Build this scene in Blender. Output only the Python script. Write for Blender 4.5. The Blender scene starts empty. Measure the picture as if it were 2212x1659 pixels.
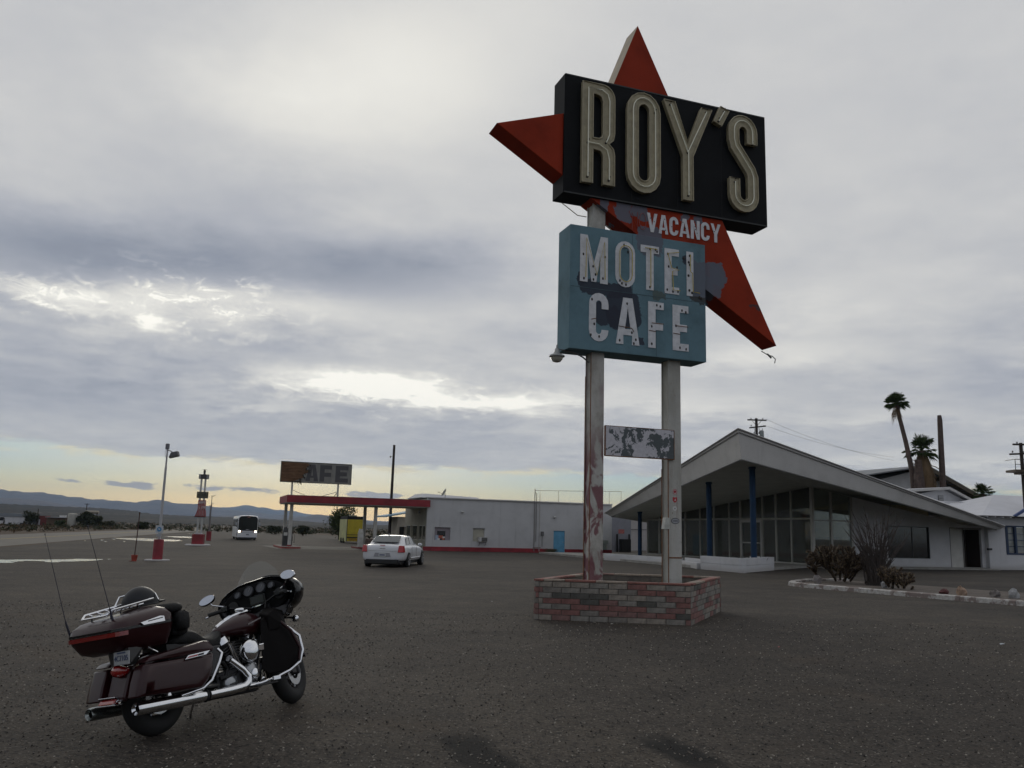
import bpy, bmesh, math, random
from mathutils import Vector, Matrix
rnd = random.Random(7)
R = math.radians
SC = bpy.context.scene
COL = SC.collection
H = 1.7                      # eye height
FL = 1850.0; TH = math.atan(318/1850.0); RO = 0.026
XV = Vector((1,0,0)); FV = Vector((0, math.cos(TH), math.sin(TH))); UV = Vector((0, -math.sin(TH), math.cos(TH)))
# ---------------------------------------------------------------- camera
cam = bpy.data.cameras.new('camera'); cam.lens = FL/2212*36; cam.sensor_width = 36
cam.clip_start = 0.1; cam.clip_end = 60000
co = bpy.data.objects.new('camera', cam); COL.objects.link(co)
cr = XV*math.cos(RO) + UV*math.sin(RO); cu = -XV*math.sin(RO) + UV*math.cos(RO)
m = Matrix.Identity(4)
for i, v in enumerate((cr, cu, -FV)):
    for j in range(3): m[j][i] = v[j]
m.translation = (0, 0, H)
co.matrix_world = m
SC.camera = co
SC.view_settings.view_transform = 'Standard'; SC.view_settings.look = 'None'
SC.view_settings.exposure = 0.0; SC.view_settings.gamma = 1
SC.view_settings.use_curve_mapping = False
# surveying helper: where the ground (or a vertical plane) lies under a sight line
def ray(px, py):
    dx = px-1106; dy = 829.5-py
    a = dx*math.cos(RO) - dy*math.sin(RO); b = dx*math.sin(RO) + dy*math.cos(RO)
    return XV*a + FV*FL + UV*b
def G(px, py, z=0.0):
    r = ray(px, py); return Vector((0,0,H)) + r*((z-H)/r.z)
def P(px, py, Y):
    r = ray(px, py); return Vector((0,0,H)) + r*(Y/r.y)
def hit(px, py, p0, n):
    r = ray(px, py); o = Vector((0,0,H)); return o + r*((Vector(p0)-o).dot(n)/r.dot(n))
# ---------------------------------------------------------------- node helpers
class S_:
    def __init__(s, nt, sock): s.nt = nt; s.s = sock
    def _m(s, op, o=None, rev=False):
        n = s.nt.nodes.new('ShaderNodeMath'); n.operation = op
        a, b = (o, s) if rev else (s, o)
        for i, v in enumerate((a, b)):
            if v is None: continue
            if isinstance(v, S_): s.nt.links.new(v.s, n.inputs[i])
            else: n.inputs[i].default_value = v
        return S_(s.nt, n.outputs[0])
    def __add__(s, o): return s._m('ADD', o)
    def __radd__(s, o): return s._m('ADD', o)
    def __sub__(s, o): return s._m('SUBTRACT', o)
    def __rsub__(s, o): return s._m('SUBTRACT', o, True)
    def __mul__(s, o): return s._m('MULTIPLY', o)
    def __rmul__(s, o): return s._m('MULTIPLY', o)
    def __truediv__(s, o): return s._m('DIVIDE', o)
    def clamp(s):
        r = s._m('ADD', 0.0); r.s.node.use_clamp = True; return r
    def abs(s): return s._m('ABSOLUTE')
    def exp(s): return s._m('EXPONENT')
    def pow(s, e): return s._m('POWER', e)
    def smooth(s, a, b):
        n = s.nt.nodes.new('ShaderNodeMapRange'); n.interpolation_type = 'SMOOTHSTEP'
        s.nt.links.new(s.s, n.inputs[0]); n.inputs[1].default_value = a; n.inputs[2].default_value = b
        return S_(s.nt, n.outputs[0])
class NT:
    def __init__(s, nt): s.nt = nt
    def node(s, t, **k):
        n = s.nt.nodes.new(t)
        for a, b in k.items(): setattr(n, a, b)
        return n
    def link(s, a, b): s.nt.links.new(a.s if isinstance(a, S_) else a, b)
    def coord(s, which='Object'): return s.node('ShaderNodeTexCoord').outputs[which]
    def sep(s, v):
        n = s.node('ShaderNodeSeparateXYZ'); s.link(v, n.inputs[0]); return [S_(s.nt, o) for o in n.outputs]
    def comb(s, x, y, z):
        n = s.node('ShaderNodeCombineXYZ')
        for i, v in enumerate((x, y, z)):
            if isinstance(v, S_): s.link(v, n.inputs[i])
            else: n.inputs[i].default_value = v
        return n.outputs[0]
    def map(s, v, sc=(1,1,1), loc=(0,0,0), rot=(0,0,0)):
        n = s.node('ShaderNodeMapping'); s.link(v, n.inputs[0]); n.inputs[1].default_value = loc
        n.inputs[2].default_value = rot; n.inputs[3].default_value = sc; return n.outputs[0]
    def noise(s, v, scale, detail=4, rough=.55, dist=0):
        n = s.node('ShaderNodeTexNoise'); s.link(v, n.inputs['Vector'])
        n.inputs['Scale'].default_value = scale; n.inputs['Detail'].default_value = detail
        n.inputs['Roughness'].default_value = rough; n.inputs['Distortion'].default_value = dist
        return S_(s.nt, n.outputs[0])
    def ramp(s, f, stops, interp='LINEAR'):
        n = s.node('ShaderNodeValToRGB'); s.link(f, n.inputs[0]); cr = n.color_ramp; cr.interpolation = interp
        while len(cr.elements) < len(stops): cr.elements.new(.5)
        for e, (p, c) in zip(cr.elements, stops): e.position = p; e.color = (*c[:3], 1)
        return n.outputs[0]
    def mix(s, f, a, b, mode='MIX'):
        n = s.node('ShaderNodeMix', data_type='RGBA', blend_type=mode)
        for i, v in ((0, f), (6, a), (7, b)):
            if isinstance(v, (S_, bpy.types.NodeSocket)): s.link(v, n.inputs[i])
            elif i == 0: n.inputs[0].default_value = v
            else: n.inputs[i].default_value = (*v[:3], 1)
        return n.outputs[2]
# ---------------------------------------------------------------- world: low overcast with a clear band at the horizon
def azel(px, py):
    r = ray(px, py).normalized(); return math.degrees(math.atan2(r.x, r.y)), math.degrees(math.asin(r.z))
w = bpy.data.worlds.new('World'); SC.world = w; w.use_nodes = True
nt = w.node_tree; nt.nodes.clear(); W = NT(nt)
SUN_EL, SUN_AZ = 11.0, -14.0
sky = W.node('ShaderNodeTexSky', sky_type='NISHITA'); sky.sun_disc = False
sky.sun_elevation = R(SUN_EL); sky.sun_rotation = R(SUN_AZ)
gen = W.coord('Generated')
x, y, z = W.sep(gen)
az = x._m('ARCTAN2', y) * 57.2958
el = z._m('ARCSINE') * 57.2958
zz = z._m('MAXIMUM', 0.0) + 0.10
pc = W.comb(x/zz, y/zz, 0.0)
n1 = W.noise(pc, 0.55, 7, .6, .3) - .5
n2 = W.noise(W.map(pc, loc=(7.3,2.1,0)), 1.5, 7, .62, .2) - .5
n3 = W.noise(W.map(pc, loc=(1.3,9.1,0)), 5.5, 6, .62) - .5
azw = az + n2*9.0 + n3*3.0
elw = el + n2*3.2 + n3*1.2
feats = [(800,190,.20,9,4.6),(1050,40,.07,10,4),(560,160,.05,5,4),(350,290,.02,9,3),
 (300,550,-.24,13,2.0),(830,570,-.17,8,2.0),(40,585,-.10,5,2.2),(560,430,-.06,8,3),
 (320,636,.26,2.4,.8),(352,690,.34,1.2,.4),(470,628,.22,2.8,.8),(110,640,.34,3.4,.55),(640,660,.18,4.5,1.1),(240,665,.14,5,1.0),(900,700,.06,5,1.2),
 (150,770,-.09,9,1.6),(140,850,-.10,9,1.6),(560,745,-.07,5,.8),(480,900,-.05,9,1.3),(1080,720,-.06,3,.8),
 (820,828,.95,3.8,.68),(950,862,.60,3.8,.55),(1140,872,.36,3.6,.55),(640,800,.12,3,.5),(580,880,.14,2.0,.4),(700,872,.2,1.6,.35),
 (1380,850,.10,6,.9),(1600,780,.09,6,.9),(1760,660,.10,6,1.6),(1700,760,.10,5,.7),(1500,880,.13,5,.6),
 (1000,945,-.05,10,1.0),(2150,850,-.07,4,3),(1900,960,-.03,5,1.2),(2150,1005,.14,5,.45),(1850,985,.12,5,.4),(1450,985,.10,5,.4),(1980,900,.08,5,.5)]
hi = (el*-1.0).smooth(-24, -7)
B = n1*.24 + n2*(hi*.16+.10) + n3*(hi*.16+.09) + .605
for px, py, a, sx, sy in feats:
    A, E = azel(px, py)
    q = ((azw-A)/sx).pow(2.0) + ((elw-E)/sy).pow(2.0)
    B = B + (q*-1.0).exp()*a
# ragged bright breaks where the sun is close behind the cloud
brk = W.noise(W.comb(az*.62, el*1.35, 1.7), 1.0, 7, .68, .6)
for px, py, a, sx, sy in ((410,655,1.0,5.6,1.8),(880,850,.8,8.0,1.3),(90,640,.6,4,1.0)):
    A, E = azel(px, py)
    q = ((az-A)/sx).pow(2.0) + ((el-E)/sy).pow(2.0)
    B = B + (q*-1.0).exp()*brk.smooth(.49,.74)*(a*.72)
    B = B + (q*-1.0).exp()*((brk*-1.0).smooth(-.47,-.30))*(-.10)
# away from the sun the deck goes on, duller
B = B + (az.abs().smooth(50, 130))*-.13
cloud = W.ramp(B, [(.20,(.20,.225,.275)),(.36,(.300,.325,.385)),(.50,(.455,.470,.512)),(.62,(.615,.615,.615)),(.76,(.80,.785,.74)),(.95,(1.0,.98,.90)),(1.0,(1.15,1.12,1.02))])
edge = el + n3*1.4 + n2*1.0 - azel(600,1003)[1] - az.smooth(0,32)*-.9 - az.smooth(-20,-34)*.5
m_cloud = edge.smooth(-.12, .35)
gapw = W.ramp(el/8.0, [(0,(.95,.70,.34)),(.12,(1.10,.86,.36)),(.21,(1.0,.86,.40)),(.29,(.76,.80,.52)),(.37,(.54,.69,.61)),(.46,(.45,.63,.67))])
gapc = W.ramp(el/8.0, [(0,(.66,.62,.48)),(.2,(.60,.63,.50)),(.35,(.46,.58,.56)),(.5,(.37,.53,.62)),(1,(.33,.50,.62))])
gap = W.mix(az.abs().smooth(8, 40)*az.smooth(-8, 4), gapw, gapc)
gap = W.mix(0.10, gap, W.mix(1.0, sky.outputs[0], (.12,.12,.12), 'MULTIPLY'))
# small flat clouds in the clear band
cn = W.noise(W.comb(az*.42, el*1.6, 3.0), 1.0, 6, .6)
q = ((el - 1.95 + az*.012)/.42).pow(2.0)
sm = ((q*-1.0).exp()*1.0 * az.smooth(2, -6) * az.smooth(-34,-24) + cn*2.2).smooth(1.98, 2.2)
gap = W.mix(sm*.85, gap, (.40,.39,.43))
cl = W.mix(m_cloud, gap, cloud)
rim = ((edge/.30).pow(2.0)*-1.0).exp() * W.noise(W.comb(az*.3, el*1.5, 8.0), 1.0, 4).smooth(.42, .62)
cl = W.mix(rim*.8, cl, (1.0,.88,.56))
mul = W.mix(1.0, cl, (10,10,10), 'MULTIPLY')
bg = W.node('ShaderNodeBackground'); W.link(mul, bg.inputs[0]); bg.inputs[1].default_value = 0.1
out = W.node('ShaderNodeOutputWorld'); W.link(bg.outputs[0], out.inputs[0])
# the sun, veiled by cloud, ahead and to the left
sl = bpy.data.lights.new('sun', 'SUN'); sl.energy = 0.5; sl.angle = R(18); sl.color = (1.0,.93,.80)
so = bpy.data.objects.new('sun', sl); COL.objects.link(so)
sd = Vector((math.sin(R(SUN_AZ))*math.cos(R(SUN_EL)), math.cos(R(SUN_AZ))*math.cos(R(SUN_EL)), math.sin(R(SUN_EL))))
so.rotation_euler = sd.to_track_quat('Z', 'Y').to_euler()
SC.cycles.volume_bounces = 0
w.cycles.sampling_method = 'MANUAL'; w.cycles.sample_map_resolution = 256
# ---------------------------------------------------------------- materials
MATS = {}
def mat(name, col, rough=.7, metal=0.0, spec=.5, noise=None, bump=0.0, bscale=40, coat=0, emit=None, estr=1.0, alpha=1.0, trans=0):
    """Principled material; noise=(scale, amount) varies the paint, bump adds relief"""
    if name in MATS: return MATS[name]
    m = bpy.data.materials.new(name); m.use_nodes = True; n = NT(m.node_tree)
    b = m.node_tree.nodes['Principled BSDF']
    b.inputs['Base Color'].default_value = (*col, 1); b.inputs['Roughness'].default_value = rough
    b.inputs['Metallic'].default_value = metal; b.inputs['Specular IOR Level'].default_value = spec
    b.inputs['Coat Weight'].default_value = coat; b.inputs['Alpha'].default_value = alpha
    b.inputs['Transmission Weight'].default_value = trans
    if emit: b.inputs['Emission Color'].default_value = (*emit, 1); b.inputs['Emission Strength'].default_value = estr
    c = n.coord('Object')
    if noise:
        f = n.noise(c, noise[0], 6, .6)
        a = noise[1]
        n.link(n.ramp(f, [(.3, [v*(1-a) for v in col]), (.7, [min(1, v*(1+a)) for v in col])]), b.inputs['Base Color'])
        n.link((f-.5)*.35 + rough, b.inputs['Roughness'])
    if bump:
        bp = n.node('ShaderNodeBump'); bp.inputs['Strength'].default_value = bump; bp.inputs['Distance'].default_value = .02
        n.link(n.noise(c, bscale, 5, .6), bp.inputs['Height']); n.link(bp.outputs[0], b.inputs['Normal'])
    MATS[name] = m; return m
def custom(name, fn, rough=.8, **k):
    """material whose colour comes from fn(N, coord) -> (colour socket, height socket or None)"""
    m = mat(name, (.5,.5,.5), rough, **k); n = NT(m.node_tree); b = m.node_tree.nodes['Principled BSDF']
    c, h = fn(n, n.coord('Object'))[:2]
    n.link(c, b.inputs['Base Color'])
    if h is not None:
        bp = n.node('ShaderNodeBump'); bp.inputs['Strength'].default_value = .6; bp.inputs['Distance'].default_value = .02
        n.link(h, bp.inputs['Height']); n.link(bp.outputs[0], b.inputs['Normal'])
    return m
# ---------------------------------------------------------------- mesh builder
class MB:
    def __init__(s): s.v = []; s.f = []; s.mi = []; s.m = 0; s.sm = []; s.smooth = False
    def add(s, vs, fs):
        o = len(s.v); s.v += [tuple(v) for v in vs]
        for f in fs: s.f.append(tuple(i+o for i in f)); s.mi.append(s.m); s.sm.append(s.smooth)
        return s
    def hexa(s, p):   # 8 points: bottom 4 ccw, top 4 ccw
        return s.add(p, [(3,2,1,0),(4,5,6,7),(0,1,5,4),(1,2,6,5),(2,3,7,6),(3,0,4,7)])
    def box(s, c, d, rz=0, M=None):
        x, y, z = d[0]/2, d[1]/2, d[2]/2
        ps = [Vector(q) for q in ((-x,-y,-z),(x,-y,-z),(x,y,-z),(-x,y,-z),(-x,-y,z),(x,-y,z),(x,y,z),(-x,y,z))]
        if M is not None: ps = [M @ q for q in ps]
        elif rz:
            rm = Matrix.Rotation(rz, 3, 'Z'); ps = [rm @ q for q in ps]
        return s.hexa([q+Vector(c) for q in ps])
    def prism(s, poly, z0, z1):
        n = len(poly); vs = [(x, y, z0) for x, y in poly]+[(x, y, z1) for x, y in poly]
        return s.add(vs, [tuple(range(n-1,-1,-1)), tuple(range(n,2*n))]+[(i,(i+1)%n,n+(i+1)%n,n+i) for i in range(n)])
    def extr(s, pts, vec):    # extrude a planar loop of 3-D points along vec
        n = len(pts); vec = Vector(vec); vs = [Vector(p) for p in pts]; vs += [p+vec for p in vs]
        return s.add(vs, [tuple(range(n-1,-1,-1)), tuple(range(n,2*n))]+[(i,(i+1)%n,n+(i+1)%n,n+i) for i in range(n)])
    def loft(s, loops, cap=True, closed=True):
        n = len(loops[0]); vs = [p for l in loops for p in l]; fs = []
        for k in range(len(loops)-1):
            for i in range(n if closed else n-1): fs.append((k*n+i, k*n+(i+1)%n, (k+1)*n+(i+1)%n, (k+1)*n+i))
        if cap: fs += [tuple(range(n-1,-1,-1)), tuple((len(loops)-1)*n+i for i in range(n))]
        return s.add(vs, fs)
    def tube(s, pts, r, n=8, cap=True, flat=1.0):
        pts = [Vector(p) for p in pts]; rs = r if isinstance(r, (list, tuple)) else [r]*len(pts)
        loops = []; up = None
        for i, p in enumerate(pts):
            d = (pts[min(i+1, len(pts)-1)] - pts[max(i-1, 0)]).normalized()
            if up is None: up = Vector((0,0,1)) if abs(d.z) < .9 else Vector((1,0,0))
            a = d.cross(up).normalized(); b = a.cross(d).normalized(); up = b
            loops.append([p + a*(rs[i]*math.cos(t)) + b*(rs[i]*flat*math.sin(t)) for t in [2*math.pi*k/n for k in range(n)]])
        return s.loft(loops, cap)
    def lathe(s, prof, c=(0,0,0), axis='z', n=24, cap=True, M=None):
        loops = []
        for r, h in prof:
            l = []
            for k in range(n):
                t = 2*math.pi*k/n; q = Vector((r*math.cos(t), r*math.sin(t), h))
                if axis == 'y': q = Vector((q.x, q.z, q.y))
                if axis == 'x': q = Vector((q.z, q.x, q.y))
                if M is not None: q = M @ q
                l.append(q+Vector(c))
            loops.append(l)
        return s.loft(loops, cap)
    def torus(s, c, R0, r, axis='y', n=36, m=10, M=None, sq=1.0):
        vs = []; fs = []
        for i in range(n):
            t = 2*math.pi*i/n
            for j in range(m):
                u = 2*math.pi*j/m; rr = R0 + r*math.cos(u); h = r*sq*math.sin(u)
                q = Vector((rr*math.cos(t), h, rr*math.sin(t)))
                if axis == 'z': q = Vector((q.x, q.z, q.y))
                if axis == 'x': q = Vector((q.y, q.x, q.z))
                if M is not None: q = M @ q
                vs.append(q+Vector(c)); 
                fs.append((i*m+j, i*m+(j+1)%m, ((i+1)%n)*m+(j+1)%m, ((i+1)%n)*m+j))
        return s.add(vs, fs)
    def ball(s, c, r, n=14, m=8, M=None, z0=-1.0):
        prof = []
        a0 = math.asin(z0)
        for k in range(m+1):
            a = a0 + (math.pi/2-a0)*k/m; prof.append((max(math.cos(a), .001), math.sin(a)))
        rr = r if isinstance(r, (list, tuple)) else (r, r, r)
        loops = [[(M if M is not None else Matrix.Identity(3)) @ Vector((p*math.cos(2*math.pi*k/n)*rr[0], p*math.sin(2*math.pi*k/n)*rr[1], h*rr[2])) + Vector(c) for k in range(n)] for p, h in prof]
        return s.loft(loops, True)
    def grid(s, pts):     # pts[i][j]
        n, m = len(pts), len(pts[0])
        return s.add([p for r in pts for p in r], [(i*m+j, i*m+j+1, (i+1)*m+j+1, (i+1)*m+j) for i in range(n-1) for j in range(m-1)])
    def mesh(s, name, mats):
        me = bpy.data.meshes.new(name); me.from_pydata(s.v, [], s.f)
        for m in (mats if isinstance(mats, (list, tuple)) else [mats]): me.materials.append(m)
        me.polygons.foreach_set('material_index', s.mi); me.polygons.foreach_set('use_smooth', s.sm); me.update(); me.validate()
        return me
    def obj(s, name, mats, parent=None, bevel=0, smooth=None, sub=0, fix=True):
        if smooth is not None: s.sm = [smooth]*len(s.f)
        me = s.mesh(name, mats)
        if fix:
            bm = bmesh.new(); bm.from_mesh(me); bmesh.ops.recalc_face_normals(bm, faces=bm.faces); bm.to_mesh(me); bm.free()
        o = bpy.data.objects.new(name, me); COL.objects.link(o)
        if parent: o.parent = parent
        if bevel:
            b = o.modifiers.new('b', 'BEVEL'); b.width = bevel; b.segments = 2; b.limit_method = 'ANGLE'; b.angle_limit = R(35)
        if sub:
            b = o.modifiers.new('s', 'SUBSURF'); b.levels = sub; b.render_levels = sub
        if (bevel and smooth) : 
            me.shade_smooth() if hasattr(me, 'shade_smooth') else None
            me.set_sharp_from_angle(angle=R(40))
        elif smooth: me.set_sharp_from_angle(angle=R(50))
        return o
def tag(o, label=None, cat=None, group=None, kind=None):
    if label: o['label'] = label
    if cat: o['category'] = cat
    if group: o['group'] = group
    if kind: o['kind'] = kind
    return o
def thing(name, label, cat, loc=(0,0,0), rz=0, group=None):
    o = bpy.data.objects.new(name, None); COL.objects.link(o); o.location = loc; o.rotation_euler = (0,0,rz)
    o.empty_display_size = .2
    return tag(o, label, cat, group)
def struct(o): o['kind'] = 'structure'; return o
def copy_tree(o, loc=None, rz=None, label=None, parent=None):
    c = o.copy(); COL.objects.link(c)
    if parent: c.parent = parent
    if loc is not None: c.location = loc
    if rz is not None: c.rotation_euler[2] = rz
    if label: c['label'] = label
    for ch in [q for q in COL.objects if q.parent == o]: copy_tree(ch, parent=c)
    return c
def frame(o, d, n, up=(0,0,1)):
    """matrix columns d, n, up at o"""
    M = Matrix.Identity(4)
    for i, v in enumerate((Vector(d), Vector(n), Vector(up))):
        for j in range(3): M[j][i] = v[j]
    M.translation = o; return M
# glyph outlines in a box of width w, height 1, stroke t (list of loops; later loops are holes)
def arc(cx, cy, rx, ry, a0, a1, n=8):
    return [(cx+rx*math.cos(R(a0+(a1-a0)*k/n)), cy+ry*math.sin(R(a0+(a1-a0)*k/n))) for k in range(n+1)]
def glyph(ch, w, t, h=1.0):
    c = t*.9
    if ch == 'M':
        return [[(0,0),(0,h),(t*.95,h),(w/2,h*.42),(w-t*.95,h),(w,h),(w,0),(w-t,0),(w-t,h*.62),(w/2+t*.32,h*.02),(w/2-t*.32,h*.02),(t,h*.62),(t,0)]]
    if ch == 'O' or ch == '0':
        r = w/2
        return [arc(r,h-r*1.05,r,r*1.05,0,180)+arc(r,r*1.05,r,r*1.05,180,360), (arc(r,h-r*1.05,r-t,r*1.05-t,0,180)+arc(r,r*1.05,r-t,r*1.05-t,180,360))[::-1]]
    if ch == 'T': return [[(w/2-t/2,0),(w/2-t/2,h-c),(0,h-c),(0,h),(w,h),(w,h-c),(w/2+t/2,h-c),(w/2+t/2,0)]]
    if ch == 'E': return [[(0,0),(0,h),(w,h),(w,h-c),(t,h-c),(t,h/2+c/2),(w*.9,h/2+c/2),(w*.9,h/2-c/2),(t,h/2-c/2),(t,c),(w,c),(w,0)]]
    if ch == 'F': return [[(0,0),(0,h),(w,h),(w,h-c),(t,h-c),(t,h*.55),(w*.95,h*.55),(w*.95,h*.55-c),(t,h*.55-c),(t,0)]]
    if ch == 'L': return [[(0,0),(0,h),(t,h),(t,c),(w,c),(w,0)]]
    if ch == 'I': return [[(0,0),(0,h),(t,h),(t,0)]]
    if ch == 'A':
        a = .30*w; return [[(0,0),(w/2-t*.62,h),(w/2+t*.62,h),(w,0),(w-t,0),(w-t*.82-w*.05,h*.20),(t*.82+w*.05,h*.20),(t,0)], [(t*.98+w*.07,h*.33),(w-t*.98-w*.07,h*.33),(w/2,h*.80)]]
    if ch == 'C':
        r = w/2; ry = r*1.05
        o = arc(r,h-ry,r,ry,0,180)+arc(r,ry,r,ry,180,360); i = (arc(r,h-ry,r-t,ry-t,0,180)+arc(r,ry,r-t,ry-t,180,360))[::-1]
        return [[(w,h-ry-.10*h)]+o+[(w,ry+.02*h),(w-t,ry+.02*h)]+i+[(w-t,h-ry-.10*h)]]
    if ch == 'V': return [[(0,h),(t,h),(w/2,h*.30),(w-t,h),(w,h),(w/2+t*.5,0),(w/2-t*.5,0)]]
    if ch == 'N': return [[(0,0),(0,h),(t*.95,h),(w-t,h*.38),(w-t,h),(w,h),(w,0),(w-t*.95,0),(t,h*.62),(t,0)]]
    if ch == 'Y': return [[(0,h),(t,h),(w/2,h*.58),(w-t,h),(w,h),(w/2+t/2,h*.42),(w/2+t/2,0),(w/2-t/2,0),(w/2-t/2,h*.42)]]
    if ch == 'R': return [[(0,0),(0,h)]+[(w-w*.35,h)]+arc(w-w*.35,h*.78,w*.35,h*.22,90,-60,8)+[(w*.80,h*.52),(w,0),(w-t*1.05,0),(w*.52,h*.46),(t,h*.46),(t,0)],
                          [(t,h*.60),(w*.6,h*.60)]+arc(w*.62,h*.74,w*.38-t,h*.14,-80,80,6)+[(t,h*.88)]]
    if ch == 'S': 
        cpath = arc(w/2,h-w*.5,w/2-t/2,w*.5-t/2,10,180,8)+arc(w/2,w*.5,w/2-t/2,w*.5-t/2,0,-170,8)
        return [band(cpath, t)]
    return [[(0,0),(0,h),(w,h),(w,0)]]
def band(path, t):
    L = []; Rr = []
    for i, p in enumerate(path):
        a = path[max(i-1,0)]; b = path[min(i+1,len(path)-1)]
        dx, dy = b[0]-a[0], b[1]-a[1]; l = math.hypot(dx, dy) or 1
        k = 1.0
        L.append((p[0]-dy/l*t/2*k, p[1]+dx/l*t/2*k)); Rr.append((p[0]+dy/l*t/2*k, p[1]-dx/l*t/2*k))
    return L+Rr[::-1]
def shape(loops, depth, name, mt, parent, M=None, bev=0):
    """flat outline with holes -> solid of given depth standing in the local x-z plane, back face at y=0, front towards -y"""
    cu = bpy.data.curves.new(name, 'CURVE'); cu.dimensions = '2D'; cu.fill_mode = 'BOTH'; cu.extrude = depth/2; cu.bevel_depth = bev
    for l in loops:
        sp = cu.splines.new('POLY'); sp.points.add(len(l)-1)
        for q, (a, b) in zip(sp.points, l): q.co = (a, b, 0, 1)
        sp.use_cyclic_u = True
    tmp = bpy.data.objects.new('tmp', cu); COL.objects.link(tmp)
    dg = bpy.context.evaluated_depsgraph_get(); me = bpy.data.meshes.new_from_object(tmp.evaluated_get(dg))
    bpy.data.objects.remove(tmp); bpy.data.curves.remove(cu)
    T = Matrix(((1,0,0,0),(0,0,-1,-depth/2),(0,1,0,0),(0,0,0,1)))
    me.transform((M @ T) if M is not None else T); me.name = name
    me.materials.clear()
    for q in (mt if isinstance(mt, (list, tuple)) else [mt]): me.materials.append(q)
    for p in me.polygons: p.use_smooth = False; p.material_index = 0
    o = bpy.data.objects.new(name, me); COL.objects.link(o); o.parent = parent
    return o
def word(txt, x, z, h, widths, gap, t, depth, mt, parent, y=0, name='letter', M=None, skip=' '):
    """row of solid letters; x,z of lower left, front at -y"""
    out = []
    for i, chh in enumerate(txt):
        wd = widths[i] if isinstance(widths, (list, tuple)) else widths
        if chh not in skip:
            T = Matrix.Translation((x, y, z)); T = (M @ T) if M is not None else T
            out.append(shape(glyph(chh, wd, t, h), depth, name, mt, parent, T))
        x += wd + gap
    return out
# ---------------------------------------------------------------- ground, road, far plain, mountains, haze
def soil(n, c):
    a = n.noise(c, .02, 6, .6); b = n.noise(c, .5, 5, .6)
    return n.ramp(a*.6+b*.4, [(.3,(.045,.034,.026)),(.5,(.078,.058,.043)),(.7,(.115,.088,.062))]), b
M_soil = custom('desert_soil', soil, .95, spec=.1)
g = MB(); rs = [0, 60, 150, 400, 1000, 2500, 6000, 15000]
g.add([(0,0,0)]+[(r*math.sin(2*math.pi*k/64), r*math.cos(2*math.pi*k/64), 0) for r in rs[1:] for k in range(64)],
      [(0, 1+(k+1)%64, 1+k) for k in range(64)]+[(1+i*64+k, 1+i*64+(k+1)%64, 1+(i+1)*64+(k+1)%64, 1+(i+1)*64+k) for i in range(len(rs)-2) for k in range(64)])
struct(g.obj('ground', M_soil))
SD = Vector((math.cos(R(20)), math.sin(R(20)), 0))
def gravel(n, c):
    big = n.noise(c, .16, 5, .6, .4); mid = n.noise(c, 1.3, 5, .6); st = n.noise(n.map(c, sc=(.35,1.0,1), rot=(0,0,.35)), .9, 5, .6, .5)
    fine = n.noise(c, 55, 3, .75); grit = n.noise(c, 190, 2, .8)
    vo = n.node('ShaderNodeTexVoronoi'); n.link(c, vo.inputs['Vector']); vo.inputs['Scale'].default_value = 36
    peb = S_(n.nt, vo.outputs['Distance'])
    vcol = n.sep(vo.outputs['Color'])[0]
    X0, Y0, _z = n.sep(c); tracks = None
    for tx, ty in ((-9.0,26.0),(24.0,12.0),(3.0,-14.0)):
        dx = X0-tx; dy = Y0-ty; rr0 = (dx*dx+dy*dy).pow(.5); an = dx._m('ARCTAN2', dy)
        q0 = n.noise(n.comb(rr0*1.25, an*1.6, tx), 1.0, 4, .55)
        tracks = q0 if tracks is None else tracks + q0
    base = n.ramp(big*.32+st*.20+mid*.20+tracks*.093, [(.41,(.036,.029,.023)),(.47,(.056,.047,.038)),(.53,(.074,.062,.049)),(.60,(.108,.090,.068))])
    base = n.mix(tracks.smooth(1.54,1.72)*.42, base, n.mix(1.0, base, (.50,.48,.46), 'MULTIPLY'))
    base = n.mix((tracks*-1.0).smooth(-1.44,-1.28)*.30, base, (.125,.105,.08))
    base = n.mix(fine.smooth(.38,.62)*.7, base, n.mix(1.0, base, (.42,.40,.39), 'MULTIPLY'))
    base = n.mix((vcol.smooth(.62,.95))*(peb.smooth(.50,.2))*.55, base, (.21,.19,.16))
    base = n.mix((vcol*-1.0).smooth(-.34,-.06)*.8, base, (.012,.011,.010))
    base = n.mix(grit.smooth(.62,.78)*.35, base, (.20,.19,.17))
    # brown dust patches
    base = n.mix(n.noise(n.map(c, loc=(4,9,0)), .33, 5, .6).smooth(.56,.72)*.45, base, (.072,.052,.034))
    # dark damp streaks left by dripping vehicles
    X, Y, Z = n.sep(c); wob = (n.noise(c, 2.2, 5, .65)-.5)*.7
    for (ax, ay, bx, by, wd) in STREAKS:
        dx, dy = bx-ax, by-ay; L = math.hypot(dx, dy); ux, uy = dx/L, dy/L
        al = (X-ax)*ux + (Y-ay)*uy + wob; ac = ((X-ax)*-uy + (Y-ay)*ux + wob*.5)
        mk = (ac.abs()*-1.0).smooth(-wd, -wd*.45) * al.smooth(-.25,.35) * (al*-1.0).smooth(-L-.3,-L+.4)
        base = n.mix(mk*1.0, base, (.005,.0045,.004))
    return base, fine*.5+grit*.25+peb*.35
g1, g2, g3, g4 = G(985,1588), G(1085,1680), G(1395,1588), G(1545,1665)
STREAKS = [(g1.x,g1.y,g2.x,g2.y,.30),(g3.x,g3.y,g4.x,g4.y,.24)]
M_gravel = custom('gravel_lot', gravel, .9, spec=.25)
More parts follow.
